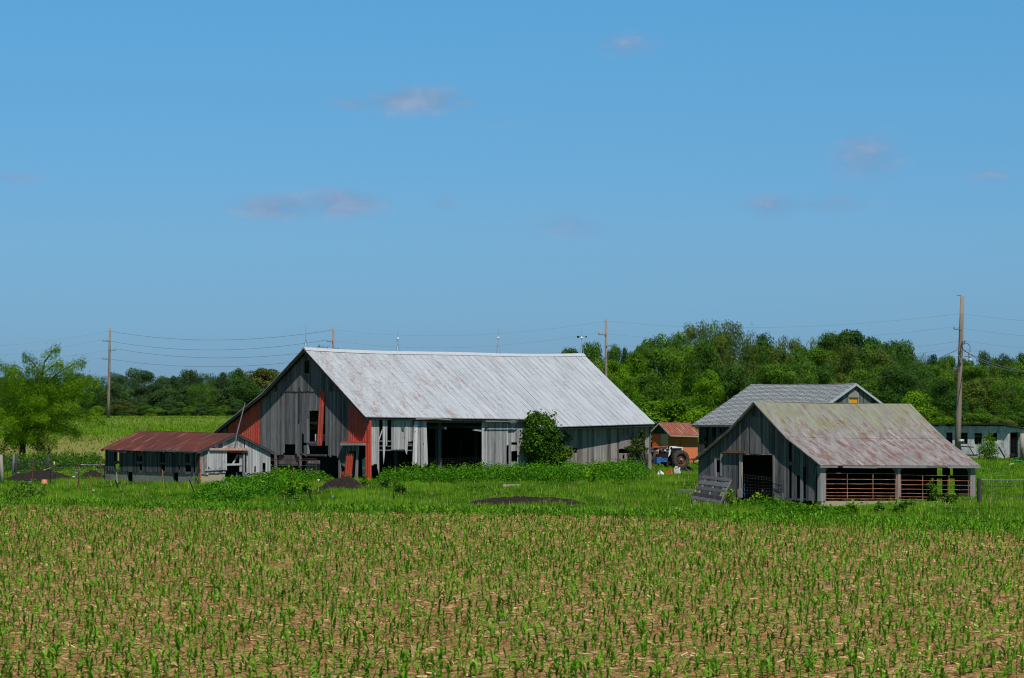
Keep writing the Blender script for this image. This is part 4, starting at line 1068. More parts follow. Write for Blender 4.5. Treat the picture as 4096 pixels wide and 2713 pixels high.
mb = MB(); d0, d1 = gt_(2215, 600)[0], gt_(2325, 600)[0]; dz = gt_(2215, 450)[1]
slab(mb, wg_, [(0.0, wc.z-.5), (d0, wc.z-.5), (d0, gtp(d0)), (0.0, gtp(0))], -.2, .02); slab(mb, wg_, [(d0, dz), (d1, dz), (d1, gtp(d1)), (d0, gtp(d0))], -.2, .02); slab(mb, wg_, [(d1, wc.z-.5), (wW, wc.z-.5), (wW, gtp(wW)), (d1, gtp(d1))], -.2, .02)
mb.build('end_wall', MAT['whitewash'], wb)
mb = MB(); slab(mb, wg_, [(d0-.08, wc.z-.2), (d0, wc.z-.2), (d0, dz), (d0-.08, dz)], .022, .06); mb.build('door_frame', MAT['cream'], wb)
mb = MB(); mb.tone = .3
def wr(u, v): q = wc+WV*u+WU*v; return Vector((q.x, q.y, lerp(zt0, zt1, u/(wL+3))+sr*v+.12+.04*math.sin(u*1.1)+.02*math.sin(u*3.1)))
mb.grid(wr, np.linspace(-.35, wL+3.3, 22).tolist(), np.linspace(-.45, wW+.3, 8).tolist(), .10)
mb.build('roof', MAT['wood_dark'], wb)
mb = MB()
for u in np.arange(-.2, wL+3, .9): mb.beam(wr(u, -.4)-Vector((0,0,.14)), wr(u, .1)-Vector((0,0,.14)), .06, .1, tone=random.random())
mb.build('rafter', MAT['wood_dark'], wb)
mb = MB()
wr2 = Plane(wc+WU*wW, WV, WU); slab(mb, wr2, [(0, wc.z-.8), (wL+3, wc.z-.8), (wL+3, zt1+sr*wW), (0, zt0+sr*wW)], -.2, 0)
wr3 = Plane(wc+WV*(wL+3), WU, WV); slab(mb, wr3, [(.2, wc.z-.8), (wW-.2, wc.z-.8), (wW-.2, zt1+sr*wW), (.2, zt1)], -.2, 0)
mb.build('rear_wall', MAT['whitewash'], wb)
# ================================================================ trees
def lumpy_crown(seed, n, h0=.12, kind='round', leaf=.045, nl=26):
    """leaf-sized faces spread through lobes; tree of height 1, width about 1"""
    r = np.random.default_rng(seed); lobes = []
    for i in range(nl):
        z = r.uniform(h0, .93); f = (z-h0)/(1-h0)
        if kind == 'round': rad_ = .48*math.sqrt(max(.05, 1-(2*f-.9)**2*.8))
        elif kind == 'tall': rad_ = .36*math.sqrt(max(.05, 1-(2*f-.9)**2*.75))
        elif kind == 'bush': rad_ = .5*math.sqrt(max(.03, 1-f*f))
        else: rad_ = .45*math.sqrt(max(.05, 1-(2*f-1.1)**2*.8))
        a = i*2.4+r.uniform(-.4, .4); s = r.uniform(.12, .20)*(1.15-.35*f); q = max(0, rad_-s*.75)*r.uniform(.75, 1.05)
        lobes.append((math.cos(a)*q, math.sin(a)*q, z-s*.4, s))
    lobes.append((0, 0, .84, .15)); lobes.append((.08, .05, .6, .22)); lobes.append((-.06, -.05, .4, .24))
    k = n//len(lobes); C = []; T = []; NN = []
    for (x, y, z, s) in lobes:
        d = r.normal(size=(k, 3)); d /= np.linalg.norm(d, axis=1)[:, None]
        rr = r.uniform(.4, 1.12, size=k)**.5*(1+.16*np.sin(d[:, 0]*7+x*50)*np.sin(d[:, 2]*8+d[:, 1]*6)); c = np.array([x, y, z])+d*(rr*s)[:, None]*np.array([1.1, 1.1, .78])
        m = r.random(k) < (.93 if kind != 'airy' else .6)
        C.append(c[m]); NN.append(d[m]+np.array([0, 0, .35])); T.append((r.uniform(.3, .7)+r.normal(size=k)*.08)[m]*1.)
    C = np.concatenate(C); T = np.clip(np.concatenate(T), 0, 1)
    C[:, 2] = np.clip(C[:, 2], .01, 1.0)
    V, Fc = leaf_quads(C, r.uniform(.6, 1.3, size=len(C))*leaf, asp=.7, nrm=np.concatenate(NN), spread=.45)
    return V, Fc, T, lobes
def tree_trunk(seed, lobes, th=.014):
    r = random.Random(seed); mb = MB()
    top = .8; pts = [Vector((0,0,-.03))]
    for i in range(1, 7): pts.append(Vector((r.uniform(-.015, .015)*i, r.uniform(-.015, .015)*i, top*i/6)))
    mb.tube(pts, [th*(1.3-i*.19) for i in range(7)], 6)
    for (x, y, z, s) in lobes[::2]:
        b = pts[max(1, min(5, int(z*6)-1))]; e = Vector((x, y, z)); m = (b+e)/2+Vector((0,0,-.02))
        mb.tube([b, m, e], [th*.45, th*.3, th*.12], 4)
    return mb
ARCH = {}
def arch(key, seed, n, kind, leaf, h0, nl=26, th=.014):
    V, Fc, T, lobes = lumpy_crown(seed, n, h0, kind, leaf, nl)
    me = np_mesh('crown', V, Fc, T, MAT['leaf_mid'], link=False)
    mb = tree_trunk(seed, lobes, th); tm = bpy.data.meshes.new('trunk'); tm.from_pydata(mb.v, [], mb.f); tm.materials.append(MAT['bark'])
    ARCH[key] = (me, tm)
for i in range(4): arch('round%d' % i, 100+i, 17000, 'round', .030, .06, 34)
for i in range(3): arch('tall%d' % i, 120+i, 15000, 'tall', .028, .05, 34)
for i in range(3): arch('airy%d' % i, 140+i, 13000, 'airy', .025, .06, 40, .016)
for i in range(3): arch('bush%d' % i, 160+i, 12000, 'bush', .034, .02, 26)
arch('sparse0', 180, 1300, 'airy', .020, .3, 40, .016)
def tree(name, label, px, top, width, d, key, mat, group=None, bark='bark', cat='tree', base=None):
    """px, top, width are survey sight lines; d is the distance"""
    x = (px-CX)/F*d; z0 = Hs(x, d) if base is None else base
    h = CH-(top-HY)/F*d-z0; wd = width/F*d
    o = thing(name, (x, d, z0), label, cat, group)
    crown, trunk = ARCH[key]
    for nm, me, mt in (('crown', crown, mat), ('trunk', trunk, bark)):
        c = bpy.data.objects.new(nm, me); COL.objects.link(c); c.parent = o
        c.material_slots[0].link = 'OBJECT'; c.material_slots[0].material = MAT[mt]
    o.scale = (wd, wd, h); o.rotation_euler = (0, 0, random.uniform(0, 6.28))
    return o
def hx(x): return 2300+x/1.3185
def hy(y): return 1200+y/1.3185
WOOD = 'trees of the wood behind the barns'
S_ = [ # x, top, width (crop H), distance, kind, material, words
 (-25,236,110,330,'round1','leaf_dark','dark round treetop just above the right end of the big barn ridge'),
 (85,210,130,325,'round0','leaf_mid','green treetop left of the bare utility pole beside the big barn'),
 (205,218,110,335,'tall1','leaf_mid','green treetop directly right of the utility pole beside the big barn'),
 (268,232,70,345,'tall0','leaf_dark','small pointed dark treetop at the low dip in the skyline of the wood'),
 (335,222,110,330,'round2','leaf_mid','low green treetop where the wood begins to climb towards its highest trees'),
 (430,168,190,335,'round3','leaf_mid','broad green tree on the left shoulder of the wood'),
 (545,160,150,345,'round0','leaf_dark','dark tree between the left shoulder and the highest trees of the wood'),
 (655,92,170,350,'airy0','leaf_olive','tall olive tree with a slanting crown, left of the two highest crowns'),
 (735,84,150,352,'airy1','leaf_mid','highest green crown of the wood'),
 (825,86,180,348,'airy2','leaf_olive','flat-topped olive tree among the highest of the wood'),
 (1010,152,180,335,'tall2','leaf_dark','dark spiky-topped tree right of the thin grey tree'),
 (1110,172,160,345,'airy0','leaf_olive','greyish olive tree at the middle of the wood'),
 (1245,180,120,350,'airy1','leaf_olive','thin greyish tree left of the dark rounded double crown'),
 (1350,152,150,335,'round1','leaf_dark','left half of the dark rounded double crown'),
 (1480,138,230,330,'round2','leaf_dark','broad dark crown, highest in the right half of the wood'),
 (1590,180,130,340,'round3','leaf_mid','green tree falling away right of the broad dark crown'),
 (1705,200,190,330,'round0','leaf_dark','dark round tree before the dip left of the tall right pole'),
 (1800,268,110,345,'airy2','leaf_olive','thin olive treetop in the dip left of the tall right pole'),
 (1890,270,90,340,'tall0','leaf_dark','small conical treetop left of the tall right pole'),
 (1965,280,110,340,'round1','leaf_mid','low green treetop just left of the tall right pole'),
 (2060,298,110,345,'round2','leaf_mid','low green treetop just right of the tall right pole'),
 (2155,252,90,335,'tall1','leaf_far','slim upright tree standing above the skyline right of the lamp'),
 (2215,292,90,345,'round0','leaf_mid','low treetop between the slim upright tree and the right edge'),
 (2275,270,100,340,'round3','leaf_dark','dark treetop near the right edge of the view'),
 (2350,262,120,335,'tall2','leaf_mid','treetop cut by the right edge of the view')]
for (x, t, wd, d, k, m, lab) in S_:
    tree('tree', lab, hx(x), hy(t), wd/1.3185*1.45, d, k, m, WOOD)
tree('tree', 'thin nearly leafless grey tree standing out against the sky above the wood', hx(935), hy(86), 90, 354, 'sparse0', 'leaf_gold', WOOD, 'bark_pale')
tree('tree', 'thin pale twiggy tree in the skyline dip left of the tall right pole', hx(1840), hy(250), 60, 356, 'sparse0', 'leaf_gold', WOOD, 'bark_pale')
midk = ['round0', 'round2', 'tall0', 'round1', 'airy0', 'round3', 'tall1', 'airy2']
G2 = {'leaf_bright': 'bright green leafy tree in the crowded middle of the wood behind the barns', 'leaf_mid': 'mid green tree in the crowded middle of the wood behind the barns', 'leaf_dark': 'dark green tree in the crowded middle of the wood behind the barns', 'leaf_olive': 'olive tree in the crowded middle of the wood behind the barns'}
MID = [(90,300,200,'leaf_mid'),(210,300,190,'leaf_bright'),(330,262,230,'leaf_bright'),(460,230,250,'leaf_mid'),(570,215,230,'leaf_bright'),(680,190,200,'leaf_mid'),(760,160,190,'leaf_olive'),(880,150,210,'leaf_olive'),
 (960,230,200,'leaf_dark'),(1070,235,210,'leaf_olive'),(1180,225,190,'leaf_mid'),(1290,240,270,'leaf_bright'),(1400,215,230,'leaf_olive'),(1500,225,230,'leaf_mid'),(1610,240,220,'leaf_olive'),(1700,270,230,'leaf_dark'),(1800,318,220,'leaf_dark'),
 (1900,330,220,'leaf_mid'),(2010,345,220,'leaf_olive'),(2110,330,220,'leaf_mid'),(2210,330,230,'leaf_olive'),(2310,310,220,'leaf_mid'),(2400,310,200,'leaf_dark')]
for i, (x, t, wd, m) in enumerate(MID):
    tree('tree', G2[m], hx(x), hy(t), wd/1.3185*1.1, 312+(i*7) % 16, midk[i % 8], m, WOOD)
G3 = {k: v.replace('middle', 'front row') for k, v in G2.items()}
FR = [(150,380,200,'leaf_mid'),(260,380,200,'leaf_bright'),(380,375,230,'leaf_mid'),(700,350,220,'leaf_bright'),(820,330,230,'leaf_dark'),(930,390,200,'leaf_dark'),(1050,320,260,'leaf_mid'),(1180,300,240,'leaf_mid'),(1290,330,220,'leaf_dark'),
 (1400,370,220,'leaf_olive'),(1500,360,220,'leaf_mid'),(1600,330,220,'leaf_mid'),(1700,345,240,'leaf_dark'),(1830,350,220,'leaf_dark'),(1960,400,220,'leaf_dark'),(2080,410,240,'leaf_olive'),(2190,400,240,'leaf_olive'),(2300,390,240,'leaf_mid'),(2400,380,200,'leaf_olive')]
for i, (x, t, wd, m) in enumerate(FR):
    tree('tree', G3[m], hx(x), hy(t), wd/1.3185*1.1, 284+(i*5) % 14, ['round1', 'airy0', 'round3', 'tall2', 'round0', 'airy1'][i % 6], m, WOOD)
# undergrowth at the edge of the wood
for i, x in enumerate(range(40, 2460, 110)):
    tree('shrub', 'low shrub in the undergrowth along the foot of the wood', hx(x), hy(560+((i*37) % 50)), 170, 266+(i*3) % 8, 'bush%d' % (i % 3), ['leaf_dark', 'leaf_mid', 'leaf_olive'][i % 3], 'shrubs along the foot of the wood', cat='shrub')
tree('shrub', 'big yellow-green bushy tree behind the orange-red shed', E_(560, 0)[0], E_(0, -30)[1], 330, 245, 'bush0', 'leaf_bright', cat='shrub')
tree('shrub', 'yellow-green bush left of the shingled barn roof', E_(1020, 0)[0], E_(0, -105)[1], 300, 243, 'bush1', 'leaf_bright', cat='shrub')
tree('shrub', 'dark bush against the right end of the big barn roof', E_(330, 0)[0], E_(0, 60)[1], 200, 250, 'bush2', 'leaf_dark', cat='shrub')
tree('shrub', 'yellow-green bushy tree right of the shingled barn gable', G_(1230, 0)[0], G_(0, -12)[1], 200, 236, 'bush0', 'leaf_bright', cat='shrub')
tree('shrub', 'lower yellow-green bush over the left end of the whitewashed building', G_(1480, 0)[0], G_(0, 200)[1], 150, 232, 'bush1', 'leaf_bright', cat='shrub')
tree('shrub', 'green shrub glimpsed in the gap right of the orange-red shed', E_(1290, 0)[0], E_(0, 470)[1], 90, 228, 'bush2', 'leaf_bright', cat='shrub')
# ---- far tree line on the left
ax2 = lambda x: x/1.96
ay2 = lambda y: 1280+y/1.96
FL = 'far trees along the edge of the left field'
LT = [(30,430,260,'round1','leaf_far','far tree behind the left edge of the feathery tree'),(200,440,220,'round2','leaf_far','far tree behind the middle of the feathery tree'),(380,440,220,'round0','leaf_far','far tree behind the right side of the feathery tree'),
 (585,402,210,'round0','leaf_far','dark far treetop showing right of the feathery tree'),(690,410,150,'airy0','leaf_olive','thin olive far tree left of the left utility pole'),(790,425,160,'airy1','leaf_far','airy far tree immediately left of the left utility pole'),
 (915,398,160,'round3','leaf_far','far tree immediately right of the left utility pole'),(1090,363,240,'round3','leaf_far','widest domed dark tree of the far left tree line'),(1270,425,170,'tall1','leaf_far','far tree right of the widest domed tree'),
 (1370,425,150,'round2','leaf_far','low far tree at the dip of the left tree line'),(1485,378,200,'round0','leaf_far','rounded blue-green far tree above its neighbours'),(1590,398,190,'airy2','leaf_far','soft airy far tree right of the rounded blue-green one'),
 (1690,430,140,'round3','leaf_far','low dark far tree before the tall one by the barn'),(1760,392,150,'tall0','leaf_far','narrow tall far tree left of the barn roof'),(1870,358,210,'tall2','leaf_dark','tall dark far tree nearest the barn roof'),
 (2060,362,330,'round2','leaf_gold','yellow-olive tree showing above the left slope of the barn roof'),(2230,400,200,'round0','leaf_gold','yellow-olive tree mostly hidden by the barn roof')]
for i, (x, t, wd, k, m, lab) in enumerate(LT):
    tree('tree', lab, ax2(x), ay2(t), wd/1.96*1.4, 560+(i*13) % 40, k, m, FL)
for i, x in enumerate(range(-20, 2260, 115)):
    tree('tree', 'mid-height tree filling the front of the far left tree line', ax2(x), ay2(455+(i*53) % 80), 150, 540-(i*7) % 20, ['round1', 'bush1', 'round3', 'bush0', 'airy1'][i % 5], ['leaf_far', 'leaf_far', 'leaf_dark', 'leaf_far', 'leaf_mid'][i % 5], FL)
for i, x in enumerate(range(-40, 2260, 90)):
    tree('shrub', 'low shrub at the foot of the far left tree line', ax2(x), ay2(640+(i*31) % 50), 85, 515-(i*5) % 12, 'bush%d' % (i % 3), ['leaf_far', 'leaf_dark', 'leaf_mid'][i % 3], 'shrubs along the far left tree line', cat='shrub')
tree('shrub', 'brownish shrub in front of the far tree line right of the left pole', ax2(960), ay2(625), 120, 480, 'bush2', 'leaf_gold', cat='shrub')
tree('shrub', 'small dark shrub standing in the field right of the left pole', ax2(960), ay2(700), 62, 330, 'bush1', 'leaf_dark', cat='shrub')
tree('shrub', 'light green shrub at the foot of the left utility pole', ax2(760), ay2(672), 70, 420, 'bush0', 'leaf_bright', cat='shrub')
tree('shrub', 'tiny shrub at the far field edge left of the barn roof', ax2(1705), ay2(745), 16, 400, 'bush1', 'leaf_far', cat='shrub')
tree('tree', 'lone treetop peeking over the big barn ridge beside a pole', B_(1235, 0)[0], B_(0, 68)[1], 95, 300, 'airy0', 'leaf_mid')
# ---- the feathery tree at the left edge
def feathery():
    d0 = 196.; b = ground(A_(172, 1108)); d0 = b.y
    o = thing('feathery_tree', b, 'large light green feathery tree with layered drooping branches at the left edge', 'tree')
    P = lambda x, y, dd=0: W(A_(x, y), d0+dd)
    tr = MB(); pts = [b+Vector((0,0,-.2)), P(176, 1010), P(185, 900), P(205, 810), P(250, 700), P(300, 560), P(330, 430), P(350, 330)]
    tr.tube(pts, [.36, .27, .23, .2, .15, .11, .08, .05], 9)
    lims = []
    r = random.Random(5)
    spec = [(450,225,-.5,350,330),(195,290,.5,330,430),(650,330,-1,300,560),(560,410,.8,300,560),(10,360,0,300,560),(60,400,-2,250,700),(120,385,2.5,250,700),(430,470,2.5,250,700),
            (480,350,-1.5,330,430),(690,470,-2,250,700),(760,480,1,250,700),(700,600,-1,250,700),(620,540,3,205,810),(-60,480,2,250,700),(-90,600,-1,205,810),(30,560,3,205,810),(90,520,-3,205,810),(600,680,-3,205,810),
            (800,790,-.5,205,810),(690,770,2,205,810),(620,890,-2,205,810),(600,900,1,190,860),(480,850,3,190,860),(430,970,-2,185,900),(390,1050,-.5,185,900),(330,1030,2,185,900),(20,1020,-1.5,185,900),
            (-20,900,-2.5,205,810),(-100,800,0,205,810),(-60,720,-3,205,810),(60,800,-3.5,190,860),(110,960,-2.5,185,900),(250,960,-3,185,900),(350,780,-4,205,810),(200,680,-4,250,700),(330,640,-3.5,250,700),(400,560,-3,300,560),
            (170,600,4,250,700),(520,760,4,205,810),(0,680,4.5,205,810),(300,480,1,330,430),(220,400,-1,330,430),(560,600,-1.5,250,700),(470,640,1.5,250,700),(120,1000,1.5,180,940),(60,940,3,185,900)]
    C = []; T = []
    for (x, y, dd, x0, y0) in spec:
        a = P(x0, y0); e = P(x, y, dd); m = a.lerp(e, .5)+Vector((0, 0, (e-a).length*.10))
        path = [a, a.lerp(m, .5)+Vector((0,0,.05)), m, m.lerp(e, .55)+Vector((0,0,.1)), e]
        tr.tube(path, [.07, .055, .045, .03, .012], 5)
        L0 = (e-a).length; n = int(310+L0*290)
        tonec = r.uniform(.25, .8)
        for i in range(n):
            f = r.uniform(.18, 1.04); k = min(3.999, f*4); q = path[int(k)].lerp(path[int(k)+1], k-int(k)) if f <= 1 else e+(e-m)*.1*r.random()
            wdt = (.95*math.sin(math.pi*min(1, f*.85+.1))+.15)*(.5+L0*.12)
            an = r.uniform(0, 6.28); rr = math.sqrt(r.random())*wdt
            C.append((q.x+math.cos(an)*rr, q.y+math.sin(an)*rr, q.z+r.gauss(0, .27)-rr*rr*.10-.05)); T.append(min(1, max(0, tonec+r.gauss(0, .25))))
    tr.build('trunk', MAT['bark'], o)
    for (x, y, dd, s, k) in ((120,560,0,1.5,1500),(300,520,0,1.3,1300),(200,700,-1,1.9,2300),(420,660,0,1.6,1900),(520,520,0,1.1,900),(90,430,0,1.0,800)):
        q = P(x, y, dd); tn = r.uniform(.3, .7)
        for i in range(k//2):
            v = Vector((r.gauss(0, 1), r.gauss(0, 1), r.gauss(0, .6))).normalized()*s*r.random()**.4; C.append((q.x+v.x, q.y+v.y, q.z+v.z+.25*math.sin(v.x*4+v.y*3))); T.append(min(1, max(0, tn+r.gauss(0, .25))))
    C = np.array(C); V, Fc = leaf_quads(C, rng.uniform(.08, .18, size=len(C)), asp=.5)
    np_mesh('crown', V, Fc, np.array(T), MAT['leaf_locust'], o)
    print('feathery', len(C), b)
feathery()

# ---- leafy growth climbing the barn: blobs of leaves on stems
def shrubby(name, label, cat, blobs, n, leaf, mat, base, stems=None, origin=None, tvar=.15, shell=.5, stem_r=.03):
    o = thing(name, base, label, cat)
    vol = np.array([b[3]**2 for b in blobs]); cnt = (n*vol/vol.sum()).astype(int)+3; C = []; T = []
    for (x, y, z, s), k in zip(blobs, cnt):
        dd = rng.normal(size=(k, 3)); dd /= np.linalg.norm(dd, axis=1)[:, None]
        C.append(np.array([x, y, z])+dd*(rng.uniform(shell, 1.15, size=k)*s)[:, None]); T.append(np.clip(rng.uniform(.2, .8)+rng.normal(size=k)*tvar, 0, 1))
    C = np.concatenate(C); C[:, 2] = np.maximum(C[:, 2], base[2]+.03)
    C = C+rng.normal(size=C.shape)*leaf*.35*(rng.random(len(C))[:, None] > .7)*2.2
    V, Fc = leaf_quads(C, rng.uniform(.6, 1.4, size=len(C))*leaf, asp=.7)
    np_mesh('foliage', V, Fc, np.concatenate(T), MAT[mat], o)
    mb = MB(); bs = Vector(base)
    for (x, y, z, s) in blobs[::max(1, len(blobs)//10)]:
        e = Vector((x, y, z)); mb.tube([bs+Vector((0,0,-.1)), bs.lerp(e, .5)+Vector((random.uniform(-.1, .1), 0, .1)), e], [stem_r, stem_r*.7, stem_r*.3], 5)
    mb.build('stem', MAT['bark'], o)
    return o
def blobs_on(pl, cf, pts, n=.35):
    out = []
    for (x, y, rr) in pts:
        p = pl.off(n); t, z = p.tz(cf(x, y)); q = p.pt(t, z); s = rr/ (cf(1, 0)[0]-cf(0, 0)[0])**-1 if False else rr
        k = (cf(1, 0)[0]-cf(0, 0)[0])*q.y/F
        out.append((q.x+random.uniform(-.1, .1), q.y-random.uniform(-.2, .3), q.z, rr*k))
    return out
vb = blobs_on(lng, D_, [(460,215,70),(400,260,80),(540,250,70),(480,290,110),(590,330,90),(400,360,90),(350,440,80),(470,400,130),(600,420,110),(690,380,70),(690,460,70),(340,540,60),(420,520,120),(540,530,130),(650,540,80),
     (720,500,45),(400,620,90),(480,640,130),(580,640,110),(650,620,60),(440,720,90),(540,720,110),(620,720,90),(480,770,110),(350,600,60),(330,480,55),(610,220,25),(640,200,14),(670,180,10),(380,200,30),(640,290,50),(740,420,30),(455,150,14),(500,170,18),(560,185,14),(645,190,10),(690,165,9),(360,170,16),(330,230,18),(300,400,16),(285,480,14),(760,470,14),(770,350,14),(300,560,16),(700,300,16)], .75)
bs = lng.off(.8).pt(lng.tz(D_(520, 790))[0], 0)
shrubby('climbing_tree', 'dense dark green climbing bush on the front of the big barn', 'bush', vb, 9500, .17, 'leaf_mid', bs, stem_r=.06)
vb = blobs_on(lng, D_, [(760,620,55),(820,640,60),(880,640,40),(740,690,60),(800,700,60),(860,680,40),(720,760,55),(780,760,50),(700,650,40),(770,570,22),(790,600,20)], .6)
bs = lng.off(.6).pt(lng.tz(D_(770, 800))[0], 0)
shrubby('vine', 'smaller leafy vine hanging on the brown barn boards right of the big climbing bush', 'vine', vb, 2000, .15, 'leaf_mid', bs)
vb = blobs_on(lng, D_, [(835,430,16),(838,455,18),(832,480,16),(830,505,12),(888,475,8),(890,490,7)], .12)
shrubby('vine', 'little strand of vine hanging from the barn eave right of the climbing bush', 'vine', vb, 160, .13, 'leaf_mid', (vb[3][0], vb[3][1], vb[3][2]-.3), stem_r=.01)
vb = blobs_on(lng, D_, [(1780,395,22),(1775,430,32),(1780,470,35),(1720,480,30),(1700,530,45),(1760,540,40),(1690,580,55),(1650,510,28),(1590,600,28),(1640,610,40),(1740,600,45),(1700,640,50),(1800,620,35),(1830,610,18),(1750,660,35),(1720,690,30),(1560,605,16)], .7)
bs = lng.off(.8).pt(lng.tz(D_(1735, 830))[0], 0)
shrubby('young_tree', 'slender young tree growing against the right end of the big barn wall', 'tree', vb, 1700, .13, 'leaf_olive', bs, stem_r=.035)
b0 = ground(G_(1990, 735)); vb = [(b0.x+dx, b0.y+dy, b0.z+z, s) for dx, dy, z, s in ((0,0,.9,.55),(.35,.1,.8,.45),(-.35,0,.8,.45),(0,0,1.35,.38),(.1,0,1.7,.22),(-.4,0,.45,.4),(.4,0,.4,.4),(0,-.3,.5,.5),(-.15,0,1.5,.2),(.3,0,1.3,.25))]
shrubby('round_bush', 'bright green round bush in front of the whitewashed building', 'bush', vb, 2600, .09, 'leaf_bright', b0)
vb = blobs_on(hl, G_, [(1385,985,25),(1370,1010,28),(1410,1025,28),(1380,1060,26),(1420,1050,22),(1390,1100,30),(1440,1100,20),(1400,1140,35),(1430,1170,30),(1380,1180,30)], .5)
bs = hl.off(.5).pt(hl.tz(G_(1400, 1195))[0], -.1)
shrubby('sapling', 'leafy sapling growing in front of the right rusty gate', 'sapling', vb, 420, .13, 'leaf_mid', bs, stem_r=.012)
def weed_plant(p, h, s, label, mat='leaf_bright', n=150, leaf=.16):
    g = ground(p); vb = [(g.x+random.uniform(-s, s), g.y+random.uniform(-s, s)*.7, g.z+h*random.uniform(.35, 1), s*.55) for _ in range(6)]
    shrubby('weed', label, 'weed', vb, n, leaf, mat, g, stem_r=.008)
weed_plant(F_(860, 1440), .55, .28, 'bright leafy weed below the wire mesh door of the small barn')
weed_plant(F_(590, 1425), .75, .16, 'spindly weed right of the leaning wooden pallet', n=110)
weed_plant(F_(675, 1430), .4, .12, 'small weed just left of the wire mesh door of the small barn', n=70)
weed_plant(F_(1500, 1520), .45, .38, 'broad-leaved bright weed below the front corner of the small barn')
weed_plant(F_(1850, 1520), .5, .33, 'leafy weed in front of the concrete curb of the small barn')
weed_plant(G_(830, 1320), .45, .2, 'leafy weed right of the concrete curb weeds', 'leaf_mid')
weed_plant(G_(1050, 1300), .35, .2, 'low weed below the middle post of the gates', 'leaf_mid')
weed_plant(G_(1600, 1200), .4, .3, 'low bush at the foot of the right gate', 'leaf_mid')
weed_plant(G_(1160, 1250), .3, .18, 'tiny weed below the right rusty gate', 'leaf_mid', 80)
weed_plant(M_(450, 570), 1.0, .4, 'tall light green broad-leaved weed at the edge of the weed bank', n=260)
weed_plant(M_(640, 520), .7, .3, 'leafy weed left of the soil mound by the barn', n=160)
weed_plant(M_(1510, 375), .45, .25, 'broad-leaved weed at the foot of the red corner column')
weed_plant(M_(1240, 300), .35, .15, 'weed sprouting behind the top of the soil mound', n=70)
weed_plant(M_(1780, 470), .75, .22, 'thin upright weed right of the soil mound', 'leaf_mid', 110)
weed_plant(M_(1945, 480), .5, .14, 'small pale weed by the short black stake', 'leaf_olive', 70)
weed_plant(M_(2030, 510), .5, .25, 'dark weed right of the short black stake', 'leaf_mid')
weed_plant(I_(1570, 830), .55, .2, 'weed against the cream concrete of the low shed', n=90)
weed_plant(I_(1280, 855), .45, .12, 'small weed at the corner of the low shed', n=60)
weed_plant(I_(2170, 800), .5, .2, 'light weed at the right end of the low shed gable', n=90)
weed_plant(C_(540, 960), 1.0, .35, 'broad-leaved tall weed in front of the torn barn boards', n=200)
weed_plant(C_(1220, 900), 1.1, .45, 'tall dark weed in front of the open barn doorway', 'leaf_mid', 420, .18)
weed_plant(D_(1210, 960), .9, .3, 'light green weed before the right part of the barn wall', n=160)
weed_plant(D_(1150, 1040), .8, .45, 'pale broad-leaved weed clump low in the grass before the barn', n=200)
weed_plant(L_(480, 1040), .7, .9, 'dark weed clump in the grass near the left edge', 'leaf_mid', 500, .16)
weed_plant(O_(60, 1165), .4, .6, 'low dark weed clump by the left end of the corn edge', 'leaf_mid', 220, .14)

# ================================================================ weed banks, grass
def fbm(x, y, s=1., seed=0.):
    return np.array([mnoise.fractal(Vector((a*s+seed, b*s-seed, seed)), .8, 2., 3) for a, b in zip(x, y)])
def inpoly(x, y, P):
    r = np.zeros(len(x), bool); n = len(P)
    for i in range(n):
        x0, y0 = P[i]; x1, y1 = P[(i+1) % n]
        c = (y0 <= y) != (y1 <= y)
        with np.errstate(divide='ignore', invalid='ignore'): xi = x0+(y-y0)*(x1-x0)/(y1-y0+1e-12)
        r ^= c & (x < xi)
    return r
def bank(name, P, dens, h0, h1, leaf, mat, label, seed, xshape=None):
    """weedy growth over the ground polygon P [(x, y)]"""
    P = [(p[0], p[1]) for p in P]; xs = [p[0] for p in P]; ys = [p[1] for p in P]
    A = (max(xs)-min(xs))*(max(ys)-min(ys)); n = int(A*dens)
    x = rng.uniform(min(xs), max(xs), n); y = rng.uniform(min(ys), max(ys), n); k = inpoly(x, y, P); x, y = x[k], y[k]
    # distance to the polygon edge shapes the height
    de = np.full(len(x), 9.)
    for i in range(len(P)):
        a = np.array(P[i]); b = np.array(P[(i+1) % len(P)]); ab = b-a; t = np.clip(((x-a[0])*ab[0]+(y-a[1])*ab[1])/(ab@ab), 0, 1)
        de = np.minimum(de, np.hypot(x-a[0]-ab[0]*t, y-a[1]-ab[1]*t))
    nz = fbm(x, y, .8, seed); nz2 = fbm(x, y, 2.6, seed+9)
    hh = (h0+(h1-h0)*S(nz*1.1+.5))*S(de/1.1+.15)*(1+.55*nz2)
    if xshape: hh = hh*xshape(x, y)
    f = rng.random(len(x))**.55; z = H(x, y)+hh*f+.02
    C = np.stack([x+rng.normal(size=len(x))*.03, y, z], 1)
    T = np.clip(.42+.5*nz2+.25*nz+rng.normal(size=len(x))*.16, 0, 1)
    V, Fc = leaf_quads(C, rng.uniform(.6, 1.4, size=len(x))*leaf, up=.25, asp=.5)
    o = np_mesh(name, V, Fc, T, MAT[mat], origin=(np.mean(x), np.mean(y), Hs(np.mean(x), np.mean(y))))
    prop(o, label, 'weeds', kind='stuff'); print(name, len(x)); return o
gp_ = lambda p: (lambda q: (q.x, q.y))(ground(p))
def onw(pl, t, n): q = pl.pt(t, 0, n); return (q.x, q.y)
